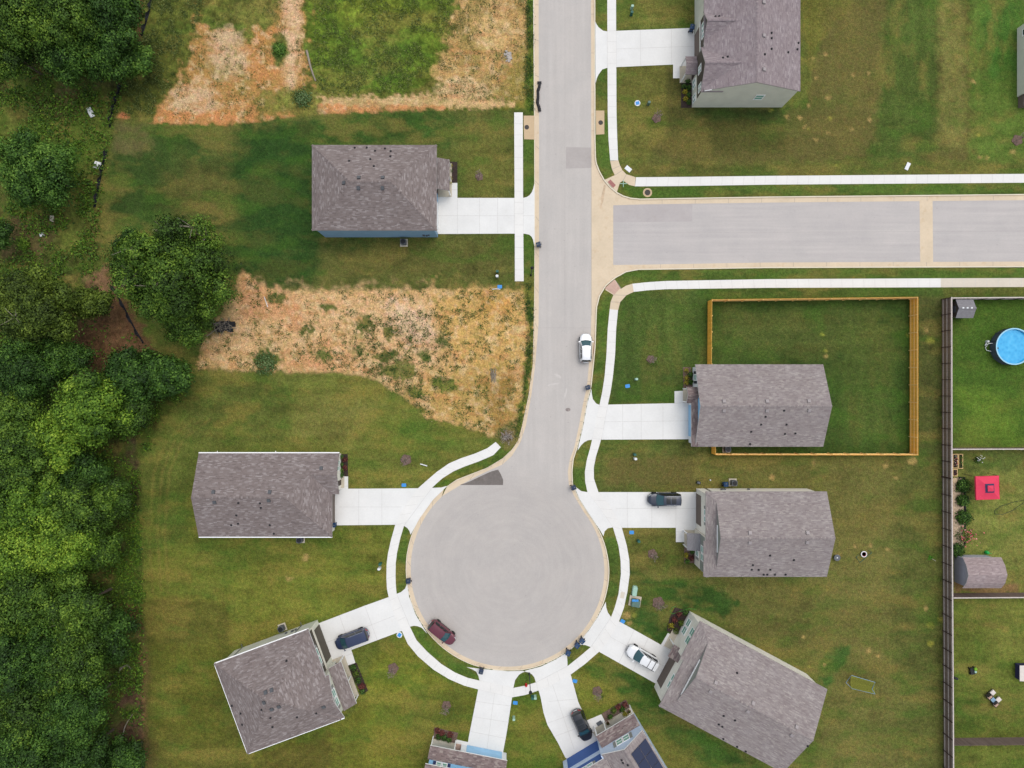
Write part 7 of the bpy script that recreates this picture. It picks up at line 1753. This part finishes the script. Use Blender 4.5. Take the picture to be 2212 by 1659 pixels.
TREES = [
 ('leafy_tree', 'dark leafy tree filling the top left corner of the wood', 40, 40, 95, L_OAK, 7.5, {}),
 ('leafy_tree', 'green leafy tree on the top edge, second crown from the left corner', 150, 35, 88, L_OAK, 7.5, {}),
 ('leafy_tree', 'dark green tree beside the black silt fence at the top edge', 243, 45, 72, L_DARK, 7, {}),
 ('leafy_tree', 'leafy tree on the left edge below the corner tree', 25, 118, 52, L_OAK, 5.5, {}),
 ('leafy_tree', 'shaded leafy tree in the middle of the upper left group', 150, 118, 62, L_DARK, 6, {}),
 ('leafy_tree', 'dense dark tree above the end of the upper silt fence', 235, 125, 50, L_DARK, 5, {}),
 ('young_tree', 'bright young tree on the right fringe of the upper left group', 293, 128, 33, L_FEATHER, 3.6, dict(leaf=.36)),
 ('feathery_tree', 'pale feathery tree alone in the rough grass at left, above the olive tree', 82, 372, 84, L_FEATHER, 5.5, dict(flat_=.6, leaf=.30)),
 ('oak_tree', 'big spreading oak with grey dead limbs beside the bare lot', 376, 590, 126, L_OAK, 8, dict(limbs=8, flat_=.7, leaf=.30)),
 ('oak_tree', 'lower dark oak crown tucked below the big spreading oak', 408, 690, 55, L_OAK, 5, {}),
 ('small_tree', 'small dark tree on the left flank of the big spreading oak', 285, 540, 42, L_DARK, 4, {}),
 ('olive_tree', 'broad olive-green tree at the left edge above the leaf litter', 78, 660, 88, L_OLIVE, 8, dict(flat_=.65, limbs=2)),
 ('olive_tree', 'small olive tree over the brown leaf litter, right of the broad olive one', 197, 655, 40, L_OLIVE, 4.5, dict(stretch=(1.15, .7))),
 ('dark_tree', 'shaded dark tree at the left edge below the broad olive tree', 62, 790, 74, L_DARK, 6, {}),
 ('dark_tree', 'shaded dark tree right of the left edge, above the pale fresh-leaved tree', 150, 780, 44, L_DARK, 4.5, dict(density=.8)),
 ('round_leaved_tree', 'deep green tree at the tip of the wood by the left lawn corner', 362, 815, 44, L_DARK, 4.5, dict(leaf=.38)),
 ('round_leaved_tree', 'deep green tree just left of the tip of the wood', 290, 808, 58, L_DARK, 5.5, dict(leaf=.36)),
 ('fresh_leaved_tree', 'large fresh yellow-green tree leaning out of the wood above the left house', 200, 880, 74, L_BRIGHT, 7.5, dict(leaf=.36, tone0=.36)),
 ('fresh_leaved_tree', 'bright yellow-green tree at the lower left end of the fresh group', 128, 945, 58, L_BRIGHT, 6.5, dict(leaf=.36, tone0=.46)),
 ('fresh_leaved_tree', 'mid-green tree between the fresh yellow-green tree and the lawn', 275, 890, 46, L_OAK, 5, dict(leaf=.34)),
 ('dark_tree', 'dull green tree at the left edge beside the bright yellow-green one', 30, 905, 62, L_OAK, 6, {}),
 ('leafy_tree', 'leafy tree at the left edge below the dull green one', 42, 1000, 76, L_OAK, 7, {}),
 ('leafy_tree', 'leafy tree in the gap right of the bright yellow-green tree foot', 178, 1030, 52, L_DARK, 5, {}),
 ('leafy_tree', 'bright-topped tree at the left edge, level with the mauve gable house', 58, 1095, 76, L_BRIGHT, 7.5, dict(tone0=.36)),
 ('leafy_tree', 'green tree on the fringe, level with the mauve gable house', 172, 1100, 66, L_OAK, 6.5, {}),
 ('leafy_tree', 'small green fringe tree nearest the mauve gable house', 240, 1080, 42, L_OAK, 4.5, {}),
 ('yellow_tree', 'yellow-green tree at the left edge, brightest of the lower wood', 52, 1195, 78, L_BRIGHT, 8, dict(tone0=.55)),
 ('yellow_tree', 'yellow-green tree right of the brightest lower one', 148, 1190, 60, L_BRIGHT, 7, dict(tone0=.42)),
 ('leafy_tree', 'shaded fringe tree above the sandy track into the wood', 212, 1185, 46, L_OAK, 5, {}),
 ('leafy_tree', 'green tree at the left edge below the yellow-green pair', 55, 1300, 84, L_OAK, 8, {}),
 ('leafy_tree', 'green tree with bare grey twigs, right of the left-edge trees', 165, 1310, 70, L_OAK, 7, dict(limbs=3)),
 ('leafy_tree', 'dark low tree by the sandy track into the wood', 238, 1370, 52, L_DARK, 4.5, {}),
 ('leafy_tree', 'large dark green tree at the left edge, level with the navy minivan', 55, 1415, 88, L_DARK, 8.5, dict(leaf=.28)),
 ('leafy_tree', 'dark green tree left of the bundle of bare fallen branches', 160, 1425, 70, L_OAK, 7.5, dict(leaf=.28, limbs=2)),
 ('leafy_tree', 'dark green tree at the left edge above the bottom corner tree', 50, 1520, 86, L_OAK, 8.5, dict(leaf=.28)),
 ('leafy_tree', 'blue-green tree left of the long fallen branch', 155, 1540, 72, L_DARK, 8, dict(leaf=.28)),
 ('leafy_tree', 'dark tree filling the bottom left corner', 60, 1625, 88, L_DARK, 8.5, dict(leaf=.28, limbs=2)),
 ('leafy_tree', 'dark tree on the bottom edge, right of the corner tree', 170, 1640, 66, L_DARK, 7, dict(leaf=.28)),
 ('small_tree', 'low dark tree on the bottom edge by the end of the silt fence', 268, 1640, 40, L_DARK, 4, {}),
 ('small_tree', 'dark tree cut by the left edge, below the feathery tree', -8, 505, 30, L_DARK, 4, {}),
]
for nm, lb, u, v, r, mt, h_, kw in TREES: tree(nm, lb, u, v, r * (1.09 if v > 750 else 1.04), mt, h_, **kw)

# ------------------------------------------------------------------ saplings in mulch rings
def sapling(u, v, r, lb, mat=L_TWIG, ring=M['mulch2'], hh=1.9, green=0, ringr=None):
    t = thing('sapling', lb, 'sapling', P(u, v), 0, 'young trees in mulch rings')
    n = 28; rr = ringr or r
    pts = [(rr * (1 + .10 * math.sin(5 * a + u)) * math.cos(a), rr * (1 + .10 * math.sin(5 * a + u)) * math.sin(a)) for a in [2 * math.pi * i / n for i in range(n)]]
    MB().prism(pts, -.05, .06).build('mulch_ring', ring, t)
    b = MB(); b.tube([(0, 0, 0), (.02, .01, hh * .5), (0, .02, hh)], .035, 6, r1=.015); tips = []
    for k in range(16):
        a = k * 2.4; q = random.uniform(.35, 1.0) * r; z0 = hh * random.uniform(.3, .6); e = Vector((q * math.cos(a), q * math.sin(a), hh * random.uniform(.65, 1.05)))
        b.tube([(0, 0, z0), Vector((0, 0, z0)).lerp(e, .5) + Vector((0, 0, .1)), e], .016, 4, r1=.008); tips.append(np.array(e))
    b.build('stem', M['deadwood'], t)
    c = np.concatenate([tp + rng.normal(size=(16, 3)) * .12 * max(.6, r) for tp in tips]); k = len(c)
    leaf_mesh('twigs', c, rng.normal(size=(k, 3)) + [0, 0, .6], rng.uniform(.06, .15, k), rng.random(k), mat, t, .4)['kind'] = 'stuff'
    if green:
        k = 90; c = rng.normal(size=(k, 3)) * [.45, .35, .05] + [.5, -.65, .14]
        leaf_mesh('grass_tuft', c, rng.normal(size=(k, 3)) + [0, 0, 1], rng.uniform(.12, .3, k), rng.uniform(.4, 1, k), L_SHRUB, t, .3)['kind'] = 'stuff'
for u, v, r, lb, g in [(1418, 256, .62, 'bare sapling in a mulch ring on the lawn of the top right house', 0), (1035.5, 382, .55, 'bare sapling in a mulch ring on the lawn right of the steel-blue house', 0), (877.5, 993, .75, 'bare sapling in a wide mulch ring above the left single-storey house drive', 0),
                    (1405, 776, .55, 'sapling with green tuft on the lawn of the white and blue house', 1), (1409, 1196, .65, 'pinkish sapling on the lawn left of the cream house', 1), (1422, 1302, .85, 'bare sapling in a wide mulch ring right of the transformer box', 1), (849.5, 1443.5, .75, 'bare sapling in a mulch ring right of the angled sage house', 0),
                    (964.5, 1523.5, .65, 'pinkish sapling on the lawn left of the bottom drive', 1), (1290, 1493, .70, 'pinkish sapling on the lawn above the house with solar panels', 1), (2197, 303, .75, 'pinkish sapling at the upper right edge', 0)]:
    sapling(u, v, r, lb, green=g)
# brush pile by the street bend
t = thing('brush_pile', 'grey twiggy brush pile on the corner of the bare lot by the street bend', 'brush pile', P(1097, 942)); b = MB()
for k in range(60):
    a = random.uniform(0, 6.28); r = random.uniform(0, .8); x, y = r * math.cos(a), r * math.sin(a); L = random.uniform(.3, .8); a2 = random.uniform(0, 6.28)
    b.tube([(x, y, .05), (x + .3 * L * math.cos(a2), y + .3 * L * math.sin(a2), .3 + .4 * (1 - r)), (x + L * math.cos(a2), y + L * math.sin(a2), .15 + .5 * random.random())], .018, 4)
b.build('twig_heap', M['stone'], t); k = 420; c = rng.normal(size=(k, 3)) * [.52, .5, .15] + [0, 0, .35]; leaf_mesh('dry_leaves', c, rng.normal(size=(k, 3)) + [0, 0, .6], rng.uniform(.08, .2, k), rng.random(k), L_TWIG, t, .5)

# ------------------------------------------------------------------ planting beds by the houses and their shrubs
def bed(poly, mat, lb):
    o0 = P(*poly[0]); o = tag(MB().prism([tuple((P(*p) - o0).xy) for p in poly], -.1, .05).build('planting_bed', mat), lb, 'planting bed', 'mulched beds by the houses'); o.location = o0
def shrub(u, v, r, mat, lb, hgt=.5, n=150, lf=.16, spiky=False, group='shrubs in the beds'):
    t = thing('shrub', lb, 'shrub', P(u, v), 0, group)
    d = rng.normal(size=(n, 3)); d[:, 2] = np.abs(d[:, 2]); d /= np.linalg.norm(d, axis=1, keepdims=True); q = rng.uniform(.3, 1.0, n)[:, None] ** .6
    c = d * q * np.array([r, r, hgt]) * (1 + .15 * rng.normal(size=(n, 1))) + [0, 0, .12]
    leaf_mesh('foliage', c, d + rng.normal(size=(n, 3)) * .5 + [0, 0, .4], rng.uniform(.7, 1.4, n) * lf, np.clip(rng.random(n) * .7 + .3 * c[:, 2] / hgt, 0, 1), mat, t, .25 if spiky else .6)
    MB().tube([(0, 0, -.02), (0, 0, hgt * .7)], .03, 5).build('stem', M['bark'], t)
    return t
bed([(968, 349), (988, 350), (988, 395), (971, 395), (968, 392)], M['mulch'], 'small dark mulch bed in front of the steel-blue house porch')
for u, v, w in ((975, 358, 'top'), (975.5, 370, 'middle'), (974.5, 385, 'lowest')): shrub(u, v, .32, L_YELLOW if w != 'middle' else L_SHRUB, w + ' small shrub in the dark bed of the steel-blue house', .3, 60, .13, True)
shrub(974, 396.5, .25, L_YELLOW, 'potted yellow-green plant at the corner of the steel-blue house entry', .35, 50, .12, True)
bed([(1472, 171), (1494, 170), (1494, 233), (1471, 233)], M['mulch'], 'dark mulch bed along the front of the top right house')
for i, (u, v, m, w) in enumerate([(1485, 177, L_SHRUB, 'dark green shrub at the top of the top right house bed'), (1477, 188, L_SHRUB, 'left green shrub in the upper half of the top right house bed'), (1487, 191, L_DARK, 'right dark shrub in the upper half of the top right house bed'), (1479, 200, L_YELLOW, 'yellow-green shrub mid-bed of the top right house'), (1487, 207, L_DARK, 'dark shrub below mid-bed of the top right house'), (1480, 215, L_YELLOW, 'lowest yellow-green shrub in the top right house bed'), (1487, 222, L_DARK, 'lowest dark shrub in the top right house bed')]): shrub(u, v, .42, m, w, .5, 130, .16)
bed([(1475, 793), (1492, 793), (1496, 838), (1476, 838)], M['mulch2'], 'brown bed with yellow-green shrubs by the white and blue house')
for u, v, m, w in [(1481.5, 800.5, L_YELLOW, 'topmost yellow shrub in the brown bed of the white house'), (1482, 816, L_YELLOW, 'middle yellow shrub in the brown bed of the white house'), (1482, 827, L_YELLOW, 'lowest yellow shrub in the brown bed of the white house'), (1490, 810, L_SHRUB, 'upper green shrub by the wall in the brown bed of the white house'), (1491, 825, L_DARK, 'lower dark shrub by the wall in the brown bed of the white house')]: shrub(u, v, .45, m, w, .5, 150, .18, m is L_YELLOW)
bed([(1478, 1182), (1500, 1184), (1500, 1216), (1478, 1216)], M['mulch2'], 'brown bed below the porch of the cream house')
for u, v, m, w in [(1482, 1199, L_YELLOW, 'yellow-green shrub in the bed of the cream house'), (1484, 1212, L_DARK, 'dark shrub at the foot of the cream house bed'), (1494, 1190, L_SHRUB, 'green shrub by the porch of the cream house'), (1493, 1205, L_RED, 'reddish low shrub by the wall of the cream house')]: shrub(u, v, .42, m, w, .45, 120, .17)
bed([(1458, 1312), (1489, 1320), (1462, 1374), (1440, 1362), (1446, 1335)], M['mulch'], 'black mulch bed in front of the large angled house')
for u, v, m, w in [(1480, 1322, L_SHRUB, 'green shrub at the top corner of the black bed of the angled house'), (1465, 1326, L_RED, 'reddish shrub near the top of the black bed of the angled house'), (1456, 1337, L_RED, 'reddish shrub mid-bed of the angled house'), (1470, 1345, L_OLIVE, 'olive shrub by the wall of the angled house'), (1449, 1350, L_YELLOW, 'yellow-green shrub at the left of the black bed of the angled house'), (1459, 1362, L_OLIVE, 'olive shrub at the bottom of the black bed of the angled house')]: shrub(u, v, .5, m, w, .5, 130, .17)
bed([(1300, 1541), (1352, 1511), (1361, 1528), (1309, 1562)], M['mulch2'], 'mottled bed along the porch of the house with solar panels')
for u, v, m, w in [(1318, 1547, L_DARK, 'dark green shrub at the entry end of the bed of the solar panel house'), (1325, 1533, L_OLIVE, 'olive shrub mid-bed of the solar panel house'), (1335, 1526, L_RED, 'reddish shrub mid-bed of the solar panel house'), (1343, 1530, L_DARK, 'dark shrub by the porch edge of the solar panel house'), (1349, 1520, L_RED, 'reddish shrub at the far end of the bed of the solar panel house'), (1350, 1540, L_YELLOW, 'yellow-green shrub beside the pot on the solar panel house porch')]: shrub(u, v, .48, m, w, .5, 140, .17)
bed([(939, 1571), (990, 1583), (984, 1606), (936, 1594)], M['mulch2'], 'bed of dark and green shrubs along the sky-blue house porch')
for u, v, m, w in [(945, 1577, L_RED, 'reddish shrub at the left end of the sky-blue house bed'), (955, 1582, L_RED, 'second reddish shrub of the sky-blue house bed'), (948, 1590, L_DARK, 'dark shrub at the left end of the sky-blue house porch'), (960, 1592, L_SHRUB, 'bright green shrub mid-bed of the sky-blue house'), (970, 1596, L_SHRUB, 'second green shrub mid-bed of the sky-blue house'), (973, 1585, L_RED, 'reddish shrub at the right end of the sky-blue house bed')]: shrub(u, v, .5, m, w, .5, 150, .17)
bed([(750, 1438), (770, 1431), (795, 1492), (781, 1500)], M['mulch'], 'dark bed along the porch of the angled sage house')
for u, v, m, w in [(764, 1441, L_DARK, 'dark shrub at the top of the angled sage house bed'), (770, 1454, L_OLIVE, 'olive shrub in the upper angled sage house bed'), (776, 1468, L_DARK, 'dark shrub mid-bed of the angled sage house'), (783, 1481, L_RED, 'reddish shrub in the lower angled sage house bed'), (784, 1492, L_SHRUB, 'bright green shrub at the bottom of the angled sage house bed')]: shrub(u, v, .55, m, w, .5, 150, .17)
bed([(734, 981), (751, 981), (752, 1029), (733, 1029)], M['mulch'], 'dark red bed by the front of the left single-storey house')
for u, v, m, w in [(738, 986, L_SHRUB, 'topmost green shrub in the bed of the left single-storey house'), (738, 1003, L_SHRUB, 'second green shrub in the bed of the left single-storey house'), (738, 1015, L_FEATHER, 'third green shrub in the bed of the left single-storey house'), (738, 1026, L_SHRUB, 'lowest green shrub in the bed of the left single-storey house'), (746, 992, L_RED, 'upper reddish shrub in the bed of the left single-storey house'), (746, 1010, L_RED, 'lower reddish shrub in the bed of the left single-storey house')]: shrub(u, v, .42, m, w, .45, 130, .16)
for u, v, m, w, r in [(2089, 1049, L_DARK, 'topmost dark shrub along the pebble strip', 1.35), (2088, 1080, L_DARK, 'second shrub along the pebble strip, above the tall dark one', 1.1), (2090, 1117, L_DARK, 'third dark shrub along the pebble strip', 1.45), (2076, 1188, L_DARK, 'lowest dark shrub along the pebble strip, touching the barn shed', 1.3)]: shrub(u - 11, v, r * .82, m, w, .9, 800, .24, False, 'shrubs along the pebble strip')
t = shrub(2080, 1156, 1.35, L_OAK, 'shrub with coral pink blossoms along the pebble strip', 1.0, 380, .2, False, 'shrubs along the pebble strip')
k = 70; c = rng.normal(size=(k, 3)) * [.75, .6, .2] + [.35, .1, .95]; leaf_mesh('blossom', c, rng.normal(size=(k, 3)) + [0, 0, 1.5], rng.uniform(.15, .30, k), rng.random(k), L_PINKF, t, .9)
t = shrub(2110, 993, .55, L_DARK, 'small green bush with white flowers below the pale-capped fence', .6, 150, .17)
k = 26; c = rng.normal(size=(k, 3)) * [.3, .25, .1] + [0, .1, .65]; leaf_mesh('blossom', c, rng.normal(size=(k, 3)) + [0, 0, 1.5], rng.uniform(.12, .24, k), rng.random(k), L_WHITEF, t, .9)
shrub(604, 108, 1.1, L_FEATHER, 'pale green weedy bush on the dirt track at upper left', .6, 700, .22, False, 'wild bushes on the bare ground')
shrub(655, 213, 1.5, L_SAGEW, 'sage-green weedy bush at the lower edge of the upper left lot', .6, 800, .2, False, 'wild bushes on the bare ground')
shrub(52, 527, 1.1, L_BRIGHT, 'bright yellow-green bush in the rough grass at the left edge', .9, 600, .22, False, 'wild bushes on the bare ground')
shrub(573, 785, 1.9, L_SAGEW, 'patch of sage-green bushes at the lower left edge of the bare lot', .7, 1000, .2, False, 'wild bushes on the bare ground')

# ------------------------------------------------------------------ uncountable growth: weeds, rough grass, undergrowth
def scatter(name, polys, n, mat, size, hgt, excl=None, thr=.5, sc=20, seed=5, toneb=.5, aspect=.3, cl=5, spread=.25):
    P_, T_ = [], []
    for poly, w in polys:
        xs = [p[0] for p in poly]; ys = [p[1] for p in poly]; m = int(n * w)
        x = rng.uniform(min(xs), max(xs), m * 3); y = rng.uniform(min(ys), max(ys), m * 3)
        ok = (sdf(x, y, poly) < 0) & (fbm(x, y, sc, seed, 3) > thr) & (sdf(x, y, ROAD_OUT) > 2)
        if excl: ok &= (sdf(x, y, excl) > 0) | (rng.random(len(x)) < .12)
        x, y = x[ok][:m], y[ok][:m]; P_.append(np.stack([x, y], 1))
    q = np.concatenate(P_); k = len(q)
    q = np.repeat(q, cl, 0) + rng.normal(size=(k * cl, 2)) * spread / S; k *= cl
    z = np.abs(rng.normal(size=k)) * hgt
    c = np.stack([(q[:, 0] - CX) * S, (CY - q[:, 1]) * S, z + .02], 1)
    o = leaf_mesh(name, c, rng.normal(size=(k, 3)) * .7 + [0, 0, .9], rng.uniform(.6, 1.5, k) * size, np.clip(toneb + rng.normal(size=k) * .25, 0, 1), mat, None, aspect)
    return kind(o, 'stuff')
WILD = [(-120, -80), (322, -80), (303, 100), (250, 245), (212, 440), (214, 600), (300, 745), (400, 790), (420, 812), (340, 930), (300, 1010), (304, 1200), (308, 1320), (312, 1740), (-120, 1740)]
scatter('undergrowth', [(WILD, 1)], 12000, L_BRIGHT, .34, .22, excl=[(140, 730), (200, 650), (180, 590), (235, 572), (305, 690), (335, 760), (260, 800), (120, 835)], thr=.46, sc=34, seed=21, toneb=.33, cl=6, spread=.36, aspect=.5)
scatter('undergrowth', [([(270, 1000), (302, 1010), (306, 1200), (312, 1300), (250, 1300), (235, 1160)], .6), ([(300, 760), (400, 792), (415, 812), (345, 900), (300, 960), (270, 900)], .4)], 1600, L_BRIGHT, .24, .22, thr=.44, sc=24, seed=22, toneb=.45, cl=6, spread=.3)
LOTA = [(322, -80), (1150, -80), (1152, 232), (690, 240), (480, 266), (250, 248), (303, 100)]
scatter('rough_grass', [([(655, -80), (990, -80), (955, 100), (900, 195), (705, 208), (655, 130)], .5), ([(322, -80), (480, -80), (420, 60), (390, 160), (340, 215), (330, 250), (250, 248), (303, 100)], .5)], 5000, L_WEED, .22, .08, thr=.48, sc=26, seed=23, toneb=.55, cl=6, spread=.22)
scatter('weeds', [(LOTB, 1)], 3200, L_SHRUB, .20, .09, thr=.55, sc=16, seed=24, toneb=.6, cl=7, spread=.16)
scatter('weeds', [([(800, 690), (960, 660), (1000, 780), (930, 900), (800, 810), (740, 760)], 1)], 520, L_SHRUB, .22, .14, thr=.40, sc=12, seed=25, toneb=.5, cl=9, spread=.16)
scatter('weeds', [([(985, -80), (1140, -80), (1142, 215), (950, 220), (945, 150)], .5), ([(430, 50), (650, -50), (662, 190), (640, 240), (480, 262), (345, 255), (395, 165)], .5)], 1500, L_WEED, .2, .08, thr=.52, sc=22, seed=29, toneb=.5, cl=6, spread=.2)
scatter('dry_straw', [(LOTB, .7), ([(985, -80), (1145, -80), (1146, 215), (950, 220), (945, 150)], .3)], 6500, L_DRYW, .20, .05, thr=.44, sc=14, seed=26, toneb=.5, cl=4, spread=.2, aspect=.12)
scatter('weeds', [([(1136, -80), (1151, -80), (1153, 240), (1134, 240)], .4), ([(1136, 612), (1152, 612), (1152, 700), (1148, 780), (1134, 870), (1116, 950), (1104, 950), (1128, 850), (1138, 740)], .6)], 900, L_SHRUB, .2, .14, thr=.42, sc=14, seed=27, toneb=.4, cl=6, spread=.18)
scatter('weeds', [([(2034, 985), (2040, 985), (2040, 1060), (2034, 1060)], 1)], 40, L_SHRUB, .16, .12, thr=.3, sc=14, seed=28)
# ------------------------------------------------------------------ daylight and camera
w = bpy.data.worlds.new('World'); scene.world = w; w.use_nodes = True; nt = w.node_tree
bg = nt.nodes['Background']; sk = nt.nodes.new('ShaderNodeTexSky'); sk.sky_type = 'NISHITA'; sk.sun_disc = False
SUN_EL, SUN_AZ = math.radians(66), math.radians(40)          # azimuth from +y towards +x
sk.sun_elevation = SUN_EL; sk.sun_rotation = SUN_AZ; sk.air_density = 1.6; sk.dust_density = 3.5; sk.ozone_density = .4
hs = nt.nodes.new('ShaderNodeHueSaturation'); hs.inputs['Saturation'].default_value = .45
nt.links.new(sk.outputs[0], hs.inputs['Color']); nt.links.new(hs.outputs[0], bg.inputs['Color'])
bg.inputs['Strength'].default_value = .165
sd = bpy.data.lights.new('sun', 'SUN'); sd.energy = .55; sd.angle = math.radians(45); sd.color = (1.0, .965, .92)
so = bpy.data.objects.new('sun', sd); COL.objects.link(so)
dv = Vector((math.sin(SUN_AZ) * math.cos(SUN_EL), math.cos(SUN_AZ) * math.cos(SUN_EL), math.sin(SUN_EL)))
so.rotation_euler = dv.to_track_quat('Z', 'Y').to_euler()
cam = bpy.data.cameras.new('camera'); co_ = bpy.data.objects.new('camera', cam); COL.objects.link(co_)
co_.location = (0, 0, HZ * K); co_.rotation_euler = (0, 0, 0)
cam.sensor_fit = 'HORIZONTAL'; cam.sensor_width = 36; cam.lens = 18 * HZ * K / (1106 * S); cam.clip_end = 3000; cam.clip_start = .5
scene.camera = co_
scene.view_settings.view_transform = 'Standard'; scene.view_settings.look = 'None'; scene.view_settings.gamma = 1; scene.view_settings.use_curve_mapping = False
scene.view_settings.exposure = 0.24
scene.render.resolution_x = 1024; scene.render.resolution_y = 768
scene.cycles.use_denoising = True
